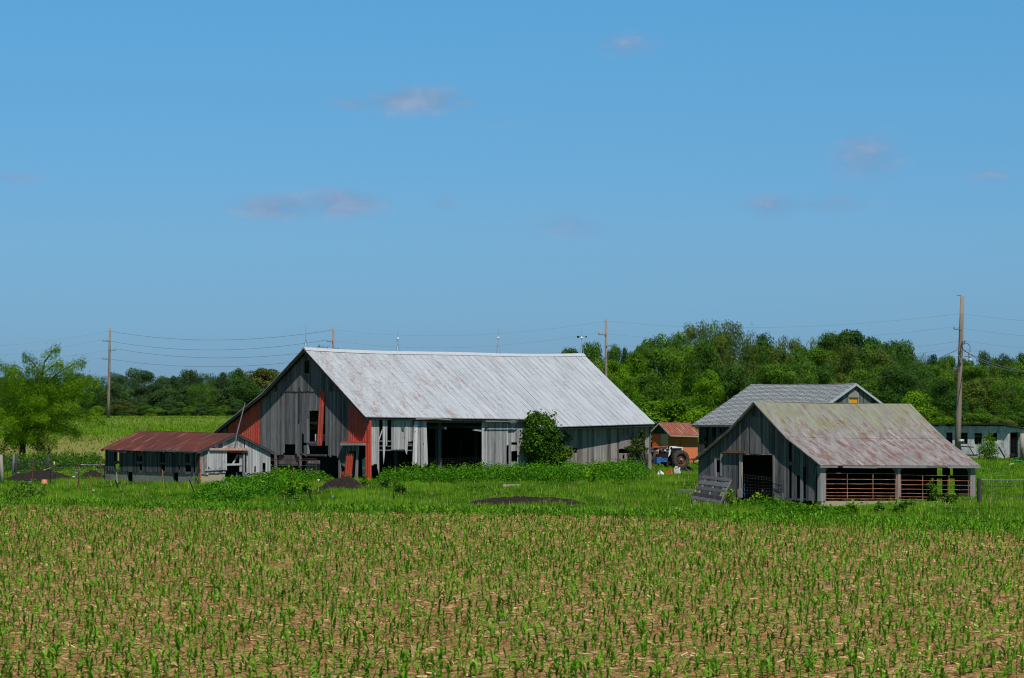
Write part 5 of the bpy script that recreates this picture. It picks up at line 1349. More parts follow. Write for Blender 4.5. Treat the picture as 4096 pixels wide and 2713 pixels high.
# between the low shed and the big barn
bank('weeds', [gp_(A_(1440, 1420)), gp_(A_(1700, 1460)), gp_(B_(1000, 1625)), gp_(B_(1180, 1500)), gp_(B_(1420, 1470)), onw(gab, tt(1400), .2), onw(gab, tt(720), .2), gp_(I_(2250, 760)), gp_(I_(1320, 880))], 150, .2, .72, .15, 'leaf_weed', 'bank of lush weeds between the low shed and the big barn', 3., lambda x, y: np.interp(CX+x/y*F, [760, 850, 980, 1080, 1180, 1300, 1400], [.45, .55, .8, 1.15, 1.1, .95, .6]))
bank('weeds', [gp_(B_(1740, 1500)), gp_(C_(300, 1060)), gp_(C_(1000, 1050)), gp_(C_(1700, 1040)), gp_(D_(300, 1040)), gp_(D_(1200, 1040)), gp_(D_(1800, 1000)), onw(lng, Lb+.5, .3), onw(lng, .6, .12)], 150, .3, 1.0, .14, 'leaf_weed', 'long strip of lush weeds along the front of the big barn', 5.)
bank('weeds', [gp_(F_(560, 1420)), gp_(F_(900, 1500)), gp_(F_(1300, 1560)), gp_(F_(1700, 1590)), gp_(F_(1960, 1560)), gp_(F_(1900, 1500)), gp_(F_(1520, 1475)), gp_(F_(1200, 1400)), gp_(F_(980, 1370))], 240, .10, .34, .12, 'leaf_weed', 'low weeds along the foot of the small open barn', 7.)
bank('weeds', [gp_(A_(-60, 1200)), gp_(A_(420, 1200)), gp_(A_(830, 1180)), gp_(A_(830, 1105)), gp_(A_(420, 1115)), gp_(A_(-60, 1115))], 60, .3, 1.0, .2, 'leaf_mid', 'dark weeds along the wire fence at the left', 11.)
bank('weeds', [gp_(A_(420, 1195)), gp_(A_(800, 1180)), gp_(A_(800, 1215)), gp_(A_(500, 1215))], 60, .1, .4, .15, 'leaf_bright', 'light weeds between the two dark soil heaps by the left fence', 12.)

EDGE = lambda x: 109.6-.516*x      # edge line of the cornfield
def blades(name, x, y, h, wd, mat, label, cat, tone, lean=.35, per=3, kind='stuff'):
    n = len(x); z = H(x, y)
    X = np.repeat(x, per)+rng.normal(size=n*per)*.035; Y = np.repeat(y, per)+rng.normal(size=n*per)*.035; Z = np.repeat(z, per)
    hh = np.repeat(h, per)*rng.uniform(.55, 1.15, n*per); a = rng.uniform(0, 2*np.pi, n*per); l = rng.uniform(.1, 1, n*per)*lean*hh
    ca, sa_ = np.cos(a), np.sin(a); w_ = wd*rng.uniform(.7, 1.3, n*per)
    P0 = np.stack([X-sa_*w_, Y+ca*w_, Z-.01], 1); P1 = np.stack([X+sa_*w_, Y-ca*w_, Z-.01], 1); P2 = np.stack([X+ca*l, Y+sa_*l, Z+hh], 1)
    V = np.stack([P0, P1, P2], 1).reshape(-1, 3); Fc = np.arange(n*per*3).reshape(-1, 3)
    T = np.clip(np.repeat(tone, per)+rng.normal(size=n*per)*.15, 0, 1)
    o = np_mesh(name, V, Fc, T, MAT[mat], origin=(float(np.mean(x)), float(np.mean(y)), 0)); prop(o, label, cat, kind=kind); print(name, n*per)
def footprint_free(x, y):
    k = np.ones(len(x), bool)
    def fp(O, a, b, la, lb):
        O = np.array([O.x, O.y]); a = np.array([a.x, a.y]); b = np.array([b.x, b.y]); dx = x-O[0]; dy = y-O[1]
        det = a[0]*b[1]-a[1]*b[0]; s = (dx*b[1]-dy*b[0])/det; t = (a[0]*dy-a[1]*dx)/det
        return (s > 0) & (s < la) & (t > 0) & (t < lb)
    for q in (fp(C0, U, V_, Lb, eL[0]), fp(shed_c, SU, SV, Ws, Ls), fp(c1, TU, TV, hL, hr_t), fp(rc, RU, RV, rL, RW), fp(wc, WV, WU, wL+3, wW)): k &= ~q
    return k
def yard():
    n = 360000; y = np.sqrt(rng.uniform(92**2, 235**2, n)); x = rng.uniform(-1, 1, n)*(.2146*y+11)
    k = (y > EDGE(x)-.6) & ((y < 207) | (x > -12)); x, y = x[k], y[k]; k = footprint_free(x, y); x, y = x[k], y[k]
    dx, dy = x-c1.x, y-c1.y; tt_ = dx*TU.x+dy*TU.y; nn_ = -(dx*TV.x+dy*TV.y); k = ~((tt_ > -.3) & (tt_ < hL*.75) & (nn_ > -.1) & (nn_ < 4.2) & (rng.random(len(x)) < .9)); x, y = x[k], y[k]
    k = rng.random(len(x)) < np.clip((150/y)**1.2, .25, 1); x, y = x[k], y[k]
    sx_ = x*.30; sy_ = y*.14
    nz = fbm(sx_, sy_, 1., 2.); n2 = fbm(x, y, .9, 6.)
    h = (.09+.16*S(nz*1.4+.5))*(1+1.*n2.clip(-.6, 1)); tone = np.clip(.42+.9*nz+.6*n2, 0, 1)
    blades('grass', x, y, h, .016, 'grass', 'rough green grass of the farmyard around the barns', 'grass', tone)
yard()
# pale dry stems and seed heads scattered through the grass
x = rng.uniform(-30, 32, 6500); y = rng.uniform(100, 190, 6500); k = (y > EDGE(x)+1) & footprint_free(x, y)
blades('dry_stems', x[k], y[k], np.full(k.sum(), .32), .01, 'straw', 'thin dry stems scattered through the farmyard grass', 'dry grass', np.full(k.sum(), .7), .5, 1)
# far field: crop rows
def far_crop():
    rows = []
    for k in range(-60, 110):
        n = 900; s = rng.uniform(-60, 60, n)
        rows.append(np.stack([-42+s*.94-k*.34*0+k*.0, 236+s*.10+k*1.0], 1))
    P = np.concatenate(rows); x, y = P[:, 0], P[:, 1]
    k = (y > 206) & (y < 322) & (x < -8) & (np.abs(x) < .2146*y+5); x, y = x[k], y[k]
    nz = fbm(x*.2, y*.2, 1., 4.)
    band = np.interp(y, [206, 214, 232, 240, 262, 272, 300, 305, 322], [.5, .15, .2, 1., 1., .35, .5, .15, .1])
    k = rng.random(len(x)) < band*(.7+.6*nz); x, y = x[k], y[k]; nz = nz[k]
    blades('far_crop', x, y, .30*np.ones(len(x)), .035, 'crop', 'rows of young crop on the far field behind the low shed', 'crop', np.clip(.5+.4*nz, 0, 1), .6, 2)
far_crop()

# ================================================================ corn
def corn_arch(seed):
    r = random.Random(seed); V = []; Q = []
    def strip(pts, ws, up):
        b = len(V)
        for p, w_ in zip(pts, ws):
            V.append(tuple(p-up*w_)); V.append(tuple(p+up*w_))
        for i in range(len(pts)-1): Q.append((b+2*i, b+2*i+1, b+2*i+3, b+2*i+2))
    h = r.uniform(.11, .17); a0 = r.uniform(0, 6.28)
    for k in range(2):
        sd_ = Vector((math.cos(a0+k*1.57), math.sin(a0+k*1.57), 0)); strip([Vector((0,0,-.02)), Vector((0,0,h*.6)), Vector((0,0,h))], [.008, .007, .006], sd_)
    nl = r.choice([5, 6, 6])
    for k in range(nl):
        a = a0+k*math.pi+r.uniform(-.5, .5); f = k/(nl-1); z = h*(.25+.75*f); L0 = r.uniform(.17, .26)*(1-.15*f)
        steep = .55+.6*f; dr = Vector((math.cos(a), math.sin(a), 0)); sd_ = Vector((-dr.y, dr.x, 0)); pts = []
        ang = steep+.22; p = Vector((0,0,z)); seg = L0/4
        for i in range(5):
            pts.append(p.copy()); p = p+(dr*math.cos(ang)+Vector((0,0,math.sin(ang))))*seg; ang -= r.uniform(.28, .55)*(1.2-.5*f)
        tw = r.uniform(-.5, .5); sd2 = (sd_*math.cos(tw)+Vector((0,0,math.sin(tw)))).normalized()
        wmax = r.uniform(.018, .030); strip(pts, [wmax*.55, wmax, wmax*1.05, wmax*.7, .001], sd2)
    return np.array(V), np.array(Q)
CA = [corn_arch(50+i) for i in range(8)]
CMESH = []
for V, Q in CA:
    CMESH.append(np_mesh('corn_plant', V, Q, np.clip(.5+.25*rng.normal(size=len(Q)), 0, 1), MAT['corn'], link=False))
def corn_positions():
    rd = np.array([.47, .883]); rn = np.array([.883, -.47]); out = []
    for k in range(-220, 160):
        n = 900; s = np.cumsum(rng.uniform(.13, .28, n))-20
        off = .762*k+rng.normal()*.02
        P = np.array([0, 40.])+rn*off+np.outer(s, rd)+rng.normal(size=(n, 2))*.03; out.append(P)
    P = np.concatenate(out); x, y = P[:, 0], P[:, 1]
    k = (y > 35) & (np.abs(x) < .2146*y+6) & (y < EDGE(x)-4.5); x, y = x[k], y[k]
    k = rng.random(len(x)) < np.where(fbm(x, y, .12, 3.) > -.2, .97, .8)*np.interp(y, [38, 60, 80, 120], [1., .95, .85, .75]); return x[k], y[k]
cx_, cy_ = corn_positions()
# headland rows along the edge of the field
hx_, hy_ = [], []
for j, o_ in enumerate((-.2, -.9, -1.65, -2.4, -3.15)):
    s = np.cumsum(rng.uniform(.04, .11, 1500)); X = -40+s*.888; k = X < 38; X = X[k]+rng.normal(size=k.sum())*.03
    Y = EDGE(X)+o_*1.13+rng.normal(size=len(X))*.12; kk = (np.abs(X) < .2146*Y+9)
    kk &= rng.random(len(X)) < (.85, .8, .75, .6, .4)[j]
    hx_.append(X[kk]); hy_.append(Y[kk])
# a second block of headland widens to the right
for j in range(7):
    s = np.cumsum(rng.uniform(.06, .16, 700)); X = 4+s; k = X < 34; X = X[k]; Y = EDGE(X)-4.6-.85*j+rng.normal(size=len(X))*.12
    kk = (rng.random(len(X)) < .55) & (X > 6+j*1.6) & (np.abs(X) < .2146*Y+3); hx_.append(X[kk]); hy_.append(Y[kk])
isH = np.concatenate([np.zeros(len(cx_), bool)]+[np.ones(len(q), bool) for q in hx_]); cx_ = np.concatenate([cx_]+hx_); cy_ = np.concatenate([cy_]+hy_)
dist = cy_.copy(); order = np.argsort(dist); cx_, cy_, isH = cx_[order], cy_[order], isH[order]
vis = (cy_ > 41.2) & (np.abs(cx_) < .2146*cy_)
idx = np.where(vis)[0][:300]; ind = np.zeros(len(cx_), bool); ind[idx] = True
for i in idx:
    o = bpy.data.objects.new('corn_plant', CMESH[int(rng.integers(8))]); COL.objects.link(o)
    s = float(rng.uniform(.7, 1.2)); o.location = (cx_[i], cy_[i], Hs(cx_[i], cy_[i])); o.scale = (s, s, s*float(rng.uniform(.9, 1.15))); o.rotation_euler = (float(rng.normal()*.08), float(rng.normal()*.08), float(rng.uniform(0, 6.28)))
    prop(o, 'young green corn plant in the nearest rows along the bottom of the view', 'corn plant', 'corn plants of the nearest rows')
rx, ry, isH = cx_[~ind], cy_[~ind], isH[~ind]; which = rng.integers(8, size=len(rx)); VV, FF, TT = [], [], []; base = 0
for a in range(8):
    V, Q = CA[a]; m = which == a; n = m.sum(); th = rng.uniform(0, 6.28, n); s = rng.uniform(.58, 1.1, n)*np.where(isH[m], 1.3, 1.); c, s_ = np.cos(th), np.sin(th)
    lx, ly = rng.normal(size=n)*.1, rng.normal(size=n)*.1
    X = (V[None, :, 0]*c[:, None]-V[None, :, 1]*s_[:, None])*s[:, None]+V[None, :, 2]*lx[:, None]; Y = (V[None, :, 0]*s_[:, None]+V[None, :, 1]*c[:, None])*s[:, None]+V[None, :, 2]*ly[:, None]
    Z = V[None, :, 2]*s[:, None]*rng.uniform(.85, 1.2, n)[:, None]
    P = np.stack([X+rx[m][:, None], Y+ry[m][:, None], Z+H(rx[m], ry[m])[:, None]], -1).reshape(-1, 3)
    VV.append(P); FF.append((Q[None]+(np.arange(n)*len(V))[:, None, None]).reshape(-1, 4)+base); base += len(P)
    TT.append(np.repeat(np.clip(.5+rng.normal(size=n)*.2, 0, 1), len(Q))+rng.normal(size=n*len(Q))*.1)
o = np_mesh('corn_rows', np.concatenate(VV), np.concatenate(FF), np.clip(np.concatenate(TT), 0, 1), MAT['corn'], origin=(0, 80, 0)); prop(o, 'thousands of young corn plants covering the brown field up to the grass', 'corn', kind='stuff')
print('corn', len(rx), len(np.concatenate(FF)))
# residue of last year's stalks
n = 130000; y = np.sqrt(rng.uniform(36**2, 118**2, n)); x = rng.uniform(-1, 1, n)*(.2146*y+6); k = (y < EDGE(x)-1.) & (rng.random(n) < .5+.6*fbm(x, y, .35, 8.)+.2); x, y = x[k], y[k]; n = len(x)
a = rng.uniform(0, 3.14, n); L1 = rng.uniform(.02, .10, n)*rng.choice([1, 1, 1, 1, 1, 2.4], n); wd = rng.uniform(.006, .016, n); c, s = np.cos(a), np.sin(a); z = H(x, y)+rng.uniform(.008, .05, n); tl_ = rng.normal(size=n)*.02; wt = rng.uniform(0, .02, n)
V = np.stack([np.stack([x-c*L1-s*wd, y-s*L1+c*wd, z-tl_], 1), np.stack([x+c*L1-s*wd, y+s*L1+c*wd, z+tl_], 1), np.stack([x+c*L1+s*wd, y+s*L1-c*wd, z+tl_+wt], 1), np.stack([x-c*L1+s*wd, y-s*L1-c*wd, z-tl_+wt], 1)], 1).reshape(-1, 3)
o = np_mesh('corn_stubble', V, np.arange(n*4).reshape(-1, 4), rng.random(n)**1.3*.85, MAT['straw'], origin=(0, 80, 0)); prop(o, 'pale broken stalks and leaves littering the soil between the corn', 'stubble', kind='stuff')
# clods
n = 9000; y = np.sqrt(rng.uniform(38**2, 90**2, n)); x = rng.uniform(-1, 1, n)*(.2146*y+1); s = rng.uniform(.01, .035, n); z = H(x, y)
D8 = np.array([(-1,-1,-.3),(1,-1,-.3),(1,1,-.3),(-1,1,-.3),(0,0,1.1)]); V = (np.stack([x, y, z], 1)[:, None]+D8[None]*s[:, None, None]*rng.uniform(.6, 1.4, (n, 5, 3))).reshape(-1, 3)
Q = np.array([(0,1,4),(1,2,4),(2,3,4),(3,0,4)]); Fc = (Q[None]+(np.arange(n)*5)[:, None, None]).reshape(-1, 3)
MAT['clod'] = m_plain('soil_clods', (.20,.115,.07), .95, var=.5); o = np_mesh('soil_clods', V, Fc, rng.random(len(Fc)), MAT['clod'], origin=(0, 60, 0)); prop(o, 'small clods of brown soil between the corn plants', 'soil', kind='stuff')
# ================================================================ poles and lines
POLE = {}
def utility_pole(px_b, px_t, top, d, r, label, arms, extra=None):
    xb, xt = (px_b-CX)/F*d, (px_t-CX)/F*d; z0 = Hs(xb, d); zt = CH-(top-HY)/F*d
    o = thing('utility_pole', (xb, d, z0), label, 'utility pole', 'utility poles along the far side of the farm')
    mb = MB(); mb.tube([(lerp(xb, xt, f), d, lerp(z0-.3, zt, f)) for f in (0, .25, .5, .75, 1)], [r*(1.25-.5*f) for f in (0, .25, .5, .75, 1)], 12); mb.build('pole', MAT['pole_wood'], o, smooth=True)
    at = []
    for (y, side, ln) in arms:
        z = CH-(y-HY)/F*d; f = (z-z0)/(zt-z0); x = lerp(xb, xt, f); L0 = ln/F*d
        if ln:
            g = MB(); g.beam((x, d-.12, z), (x+side*L0, d-.12, z+.03), .09, .10, tone=.6); g.tube([(x+side*L0, d-.12, z+.03), (x+side*L0, d-.12, z+.2)], .04, 6); g.build('bracket', MAT['wood'], o)
        at.append(Vector((x+side*L0, d-.12, z+(.2 if ln else 0))))
    POLE[label] = at; return o, at
pl, la = utility_pole(433, 440, 1313, 292, .16, 'bare wooden utility pole on the far left field', [(1325, 0, 0), (1366, -1, 27), (1402, 1, 26), (1438, -1, 27)])
pm, ma = utility_pole(1330, 1333, 1312, 250, .15, 'utility pole whose top shows just behind the left part of the big barn ridge', [(1320, 0, 0), (1368, -1, 24), (1400, 1, 22), (1440, -1, 22)])
pr, ra_ = utility_pole(2424, 2424, 1278, 214, .13, 'utility pole in front of the wood at the right slope of the big barn roof', [(1285, 0, 0), (1340, -1, 30), (1385, 1, 33), (1430, -1, 28)])
po, pa = utility_pole(3829, 3849, 1185, 172, .19, 'tall thick weathered utility pole with a lamp at the right', [(1255, 0, 0), (1319, -1, 30), (1374, 1, 14), (1402, -1, 10)])
def wire(a, b, sag, label, r=.0048):
    mb = MB(); pts = []
    for i in range(25):
        f = i/24; p = Vector(a).lerp(Vector(b), f); p.z -= .72*sag*4*f*(1-f); pts.append(p)
    mb.tube(pts, r, 4, cap=False); o = mb.build('power_line', MAT['line']); prop(o, label, 'power line', 'wires strung between the utility poles')
nm = ['top', 'second', 'third', 'lowest']
for i in range(4):
    wire(pa[i], ra_[i], [1.1, 1.3, 1.5, 1.6][i], nm[i]+' wire from the tall right pole to the pole before the wood')
    wire(ra_[i], ma[i], [1.3, 1.5, 1.7, 1.6][i], nm[i]+' wire between the pole before the wood and the pole behind the barn')
    wire(ma[i], la[i], [1.5, 1.6, 1.5, 1.4][i], nm[i]+' wire between the pole behind the barn and the far left pole', .016)
    e = W((-260, [1392, 1432, 1462, 1500][i]), 330); wire(la[i], e, .8, nm[i]+' wire running from the far left pole out of the left side', .0055)
    e = W((4500, [1285, 1355, 1400, 1470][i]), 150); wire(pa[i], e, .4, nm[i]+' wire running from the tall right pole out of the right side')
# fittings of the tall pole
def jw(x, y, dd=-.25): return W(J_(x, y), 172+dd)
mb = MB(); mb.tube([jw(305, 605), jw(330, 590), jw(362, 590)], .025, 6); arm = mb.build('lamp_arm', MAT['steel'], po)
mb = MB(); c = jw(371, 590); mb.lathe(c, (0,0,1), [(-.15, .10), (0, .12), (.2, .12), (.26, .05), (.3, .001)], 12); mb.build('lamp_housing', MAT['steel'], po, smooth=True)
mb = MB(); c = jw(372, 617); mb.lathe(c, (0,0,1), [(-.16, .001), (-.13, .07), (0, .11), (.1, .10)], 12); mb.build('lamp_globe', MAT['white'], po, smooth=True)
for k, pts in enumerate([((300,482),(318,468),(340,470),(352,480),(330,486),(305,495)), ((305,470),(300,520),(315,530),(340,552),(330,540)), ((352,482),(372,505),(370,545)), ((295,520),(292,600),(290,640),(282,665),(296,670),(300,630)), ((300,500),(310,540),(345,556),(380,552))]):
    mb = MB(); mb.tube([jw(x, y, -.25-.04*k) for x, y in pts], .022, 5); mb.build('cable_loop', MAT['insul'], po)
mb = MB(); mb.tube([jw(216, 580), jw(275, 588)], .035, 6); mb.build('pole_bracket', MAT['steel'], po)
mb = MB(); mb.box(jw(294, 625), .14, .1, .35); mb.build('meter_box', MAT['steel'], po)
mb = MB(); mb.box(jw(286, 370), .02, .02, 1.6); mb.tube([jw(258, 84), jw(300, 90)], .02, 5); mb.build('lightning_wire', MAT['insul'], po)
mb = MB(); c = W(J_(296, 1287), 171.6); mb.lathe(c, (1,0,0), [(-.18, .001), (-.18, .09), (0, .12), (.22, .13), (.24, .001)], 14); prop(mb.build('metal_bucket', MAT['steel'], smooth=True, origin=c), 'shiny metal canister fixed low beside the tall right utility pole', 'canister')
for (p0, p1, sg_, lb) in ((jw(340, 552), W(J_(1000, 720), 150), .5, 'thick service cable sloping down from the lamp pole to the right'), (jw(345, 556), W(J_(1000, 700), 148), .8, 'twin service cable sloping down beside the thick one on the right'), (jw(268, 535), W(H_(1180, 440), 205), 1.3, 'slack service cable running left from the tall pole to the shingled barn')):
    wire(p0, p1, sg_, lb, .02)

# ================================================================ fences
def fpost(mb, x0, y0, x1, y1, cf, r, dd=0, n=7, g=None, tone=.5):
    g = g or ground(cf(x1, y1)); d = g.y+dd; top = W(cf(x0, y0), d); top.y = d
    bot = Vector((g.x*d/g.y, d, g.z-.15)); mb.tube([bot, bot.lerp(top, .5), top], [r*1.1, r, r*.92], n, tone=tone)
fo = ground(L_(1000, 740)); fence = thing('wire_fence', fo, 'rusty steel-post wire fence running left from the low shed', 'fence')
for (x0, y0, x1, y1, r, m) in [(140,325,145,680,.03,'rust_dark'),(622,335,622,700,.03,'rust_dark'),(950,465,955,740,.035,'black'),(1030,325,1030,640,.03,'rust_dark'),(1487,340,1492,800,.045,'rust_dark'),(1905,300,1918,690,.035,'rust_dark'),(1985,380,1975,690,.04,'black')]:
    mb = MB(); fpost(mb, x0, y0, x1, y1, L_, r); mb.build('post', MAT[m], fence)
for (x, y) in ((1028, 330), (1905, 318)):
    mb = MB(); gg = ground(L_(x, 660)); a = W(L_(x, y-15), gg.y-.05); b = W(L_(x, y+45), gg.y-.05); mb.tube([b, a], .05, 6); mb.build('white_post_cap', MAT['white'], fence)
mb = MB()
for y0, y1 in ((345, 345), (375, 372), (410, 405), (450, 440), (500, 480), (560, 540)):
    pts = []
    for i in range(26):
        x = lerp(-40, 1985, i/25); g = ground(L_(x, 700)); pts.append(W(L_(x, lerp(y0, y1, i/25)+4*math.sin(i*1.7)), g.y))
    mb.tube(pts, .009, 3, cap=False)
for i in range(58):
    x = lerp(-30, 1980, i/57); g = ground(L_(x, 700)); mb.tube([W(L_(x, 345), g.y), W(L_(x, 640), g.y)], .006, 3, cap=False)
mb.build('wire_mesh', MAT['insul'], fence)
mb = MB(); g = ground(L_(1700, 690)); mb.tube([W(L_(1530, 374), g.y), W(L_(1800, 378), g.y), W(L_(1985, 380), g.y)], .03, 6); mb.tube([W(L_(1765, 380), g.y), W(L_(1765, 480), g.y)], .02, 5); mb.build('top_rail', MAT['steel'], fence)
def lone(name, label, cat, x0, y0, x1, y1, cf, r, m, dd=0, n=8):
    mb = MB(); fpost(mb, x0, y0, x1, y1, cf, r, dd, n); return prop(mb.build(name, MAT[m], smooth=n > 8), label, cat)
lone('fence_post', 'thick pale wooden fence post at the very left edge', 'fence post', 15, 185, 48, 745, L_, .12, 'old_plank', n=10)
lone('fence_post', 'thick dark-topped wooden post left of the feathery tree trunk', 'fence post', 312, 172, 296, 590, L_, .13, 'wood_dark', n=10)
lone('fence_post', 'slimmer wooden brace post leaning on the thick dark-topped post', 'fence post', 262, 185, 240, 590, L_, .08, 'wood', n=9)
lone('fence_post', 'dark wooden post right of the feathery tree trunk', 'fence post', 912, 190, 900, 560, L_, .10, 'wood_dark', 4, 9)
mb = MB(); g = ground(L_(600, 520)); mb.beam(W(L_(330, 325), g.y+1), W(L_(885, 318), g.y+1), .14, .16); prop(mb.build('fence_rail', MAT['wood_dark']), 'dark horizontal timber rail between the wooden posts under the feathery tree', 'rail')
mb = MB(); g = ground(L_(100, 640)); mb.tube([W(L_(-60, 140), g.y+1), W(L_(60, 185), g.y+1), W(L_(150, 240), g.y+1), W(L_(240, 280), g.y+1)], .05, 6); prop(mb.build('fallen_branch', MAT['bark']), 'long thin bough drooping onto the fence at the left edge', 'branch')
lone('stake', 'short stake leaning left in the grass before the left soil heap', 'stake', 1672, 545, 1745, 820, L_, .028, 'rust_dark')
lone('stake', 'pale-tipped wooden stake in front of the left end of the low shed', 'stake', 216, 690, 228, 830, I_, .05, 'old_plank')
lone('stake', 'short dark stake leaning against the pale-tipped stake by the low shed', 'stake', 200, 792, 262, 925, I_, .045, 'black')
lone('stake', 'straight thin rusty stake before the middle of the low shed', 'stake', 820, 655, 845, 915, I_, .028, 'rust')
lone('stake', 'black leaning stake in the grass before the corner of the low shed', 'stake', 1175, 790, 1268, 985, I_, .035, 'black')
lone('stake', 'pale leaning stick in the weeds before the shed doorway', 'stake', 1655, 808, 1745, 990, I_, .028, 'old_plank')
lone('stake', 'black leaning stake in the grass left of the soil mound', 'stake', 660, 415, 738, 640, M_, .028, 'black')
lone('stake', 'tiny black peg at the corn edge left of the leaning stake', 'stake', 600, 575, 608, 620, M_, .022, 'black')
lone('stake', 'short black stake in the grass right of the soil mound', 'stake', 1908, 492, 1930, 610, M_, .035, 'black')
lone('steel_post', 'thin rusty steel post far behind the left fence', 'post', 1610, 155, 1612, 330, L_, .03, 'rust', 0)
lone('steel_post', 'short rusty steel post far behind the left fence beside a taller one', 'post', 1510, 225, 1510, 320, L_, .03, 'rust', 0)
lone('fence_post', 'wide split wooden post at the right end of the big barn', 'fence post', 1862, 672, 1862, 885, D_, .17, 'wood_brown', -6, 8)
lone('steel_post', 'thin white-tipped steel post in front of the tractor', 'post', 527, 980, 548, 1290, E_, .022, 'black', 0)
lone('steel_post', 'thin dark steel post before the tractor wheel', 'post', 820, 985, 843, 1240, E_, .022, 'black', 0)
# fence right of the small barn
g = ground(G_(1895, 1200)); rf = thing('field_fence', g, 'wire fence with a dark wooden corner post right of the small open barn', 'fence')
mb = MB(); fpost(mb, 1893, 936, 1897, 1200, G_, .12, n=10); mb.build('post', MAT['wood_dark'], rf)
mb = MB(); fpost(mb, 2362, 945, 2362, 1160, G_, .04); mb.build('post', MAT['rust_dark'], rf)
mb = MB(); mb.tube([W(G_(1915, 952), g.y), W(G_(2140, 955), g.y+2), W(G_(2380, 953), g.y+4)], .025, 6); mb.build('top_rail', MAT['steel'], rf)
mb = MB()
for j in range(6): mb.tube([W(G_(lerp(1915, 2400, i/10), 985+j*36), g.y+4*i/10) for i in range(11)], .006, 3, cap=False)
for i in range(22): x = lerp(1925, 2390, i/21); mb.tube([W(G_(x, 955), g.y+4*i/21), W(G_(x, 1170), g.y+4*i/21)], .004, 3, cap=False)
mb.build('wire_mesh', MAT['insul'], rf)

# ================================================================ heaps of soil
def heap(c, rx, ry, h, label, seed, ang=0., mat='earth', flat=1.):
    mb = MB(); n, m = 44, 16; r = random.Random(seed); b0 = 0
    for i in range(m+1):
        f = i/m
        for k in range(n):
            a = 2*math.pi*k/n; wob = 1+.16*mnoise.noise(Vector((math.cos(a)*1.3, math.sin(a)*1.3, seed)))
            x, y = math.cos(a)*rx*f*wob, math.sin(a)*ry*f*wob; X, Y = x*math.cos(ang)-y*math.sin(ang), x*math.sin(ang)+y*math.cos(ang)
            wx, wy = c.x+X, c.y+Y
            z = h*(1-S(f**flat))*(1+.35*mnoise.noise(Vector((wx*1.1, wy*1.1, seed))))+.16*mnoise.noise(Vector((wx*3.5, wy*3.5, seed)))*(1-f)+.09*mnoise.noise(Vector((wx*9, wy*9, seed)))*(1-f*.7)
            mb.v.append((wx, wy, Hs(wx, wy)+z*(1 if f < 1 else 0)-(.08 if f == 1 else -.02*(1-f))))
    for i in range(m):
        for k in range(n):
            k2 = (k+1) % n; mb.f.append((i*n+k, (i+1)*n+k, (i+1)*n+k2, i*n+k2)); mb.t.append(.5)
    o = mb.build('soil_heap', MAT[mat], origin=(c.x, c.y, Hs(c.x, c.y))); prop(o, label, 'soil heap', 'heaps of dark soil around the yard'); return o
ca = ground(M_(1180, 430)); heap(ca, 1.85, 2.0, .75, 'dark soil mound in front of the red corner of the big barn', 1.)
ca = ground(O_(1215, 1166)); heap(ca, 3.2, 1.4, .31, 'long low dark soil heap at the edge of the cornfield', 2., -.1, flat=3.)
ca = ground(L_(760, 680)); heap(ca, 3.1, 2.4, .62, 'wide dark heap beneath the left wire fence beside the orange bucket', 3., flat=1.5)
ca = ground(L_(1740, 620)); heap(ca, 1.2, 1.4, .5, 'small dark heap against the left end of the low shed', 4.)
# ---- buckets, planks, scraps
def tub(c, r0, r1, h, m, label, name='bucket', axis=(0,0,1), cat='bucket'):
    mb = MB(); mb.lathe(c, axis, [(0, .001), (0, r0), (h*.9, r1), (h*.92, r1*1.08), (h, r1*1.08), (h, r1*.93), (.03, r0*.9), (.03, .001)], 18); o = mb.build(name, MAT[m], smooth=False, origin=c); return prop(o, label, cat)
MAT['pinkpail'] = m_plain('faded_salmon_plastic', (.75,.28,.17), .5, var=.3, sc_=3)
g = ground(L_(840, 742)); tub(g+Vector((0,0,.29)), .16, .21, .30, 'pinkpail', 'faded salmon-orange bucket upside down in the grass before the left soil heap', axis=(0,0,-1))
g = ground(N_(650, 1330)); tub(g+Vector((.0,0,.12)), .15, .19, .34, 'white', 'white bucket lying tilted in the grass left of the orange crate', axis=(-.75, -.35, .45))
g = ground(N_(1080, 1290)); mb = MB(); ax = (Vector((.93,-.3,.2)).normalized(), Vector((.3,.95,0)).normalized(), Vector((-.2,-.1,.97)).normalized()); mb.box(g+Vector((-.05,0,.30)), .40, .34, .42, ax); mb.tube([g+Vector((-.25,0,.5)), g+Vector((-.2,-.05,.62)), g+Vector((-.02,-.05,.60))], .035, 6); mb.tube([g+Vector((.12,0,.48)), g+Vector((.12,0,.58))], .06, 8)
prop(mb.build('plastic_jug', MAT['white']), 'big white plastic jug in the grass before the tractor wheel', 'jug')
g = ground(N_(820, 1300)); mb = MB(); ax = (Vector((.9,-.25,.36)).normalized(), Vector((.3,.95,0)).normalized(), Vector((-.36,0,.93)).normalized()); c = g+Vector((0,0,.22)); X, Y, Z = ax
for s_ in (-1, 1):
    for k in range(3): mb.box(c+Y*s_*.14+Z*(k-1)*.12, .46, .02, .07, ax)
    for k in range(3): mb.box(c+X*s_*.22+Z*(k-1)*.12, .02, .28, .07, ax)
    for s2 in (-1, 1): mb.box(c+X*s_*.22+Y*s2*.14, .05, .05, .36, ax)
mb.box(c-Z*.16, .44, .28, .02, ax); prop(mb.build('crate', MAT['redpaint']), 'orange-red plastic crate tipped in the grass between the white bucket and jug', 'crate')
g = ground(N_(1330, 1190)); mb = MB(); 
def tyre_profile(R, w_, t): return [(-w_/2, R-t), (-w_/2, R-t*.35), (-w_*.38, R), (w_*.38, R), (w_/2, R-t*.35), (w_/2, R-t), (w_*.36, R-t*1.08), (-w_*.36, R-t*1.08), (-w_/2, R-t)]
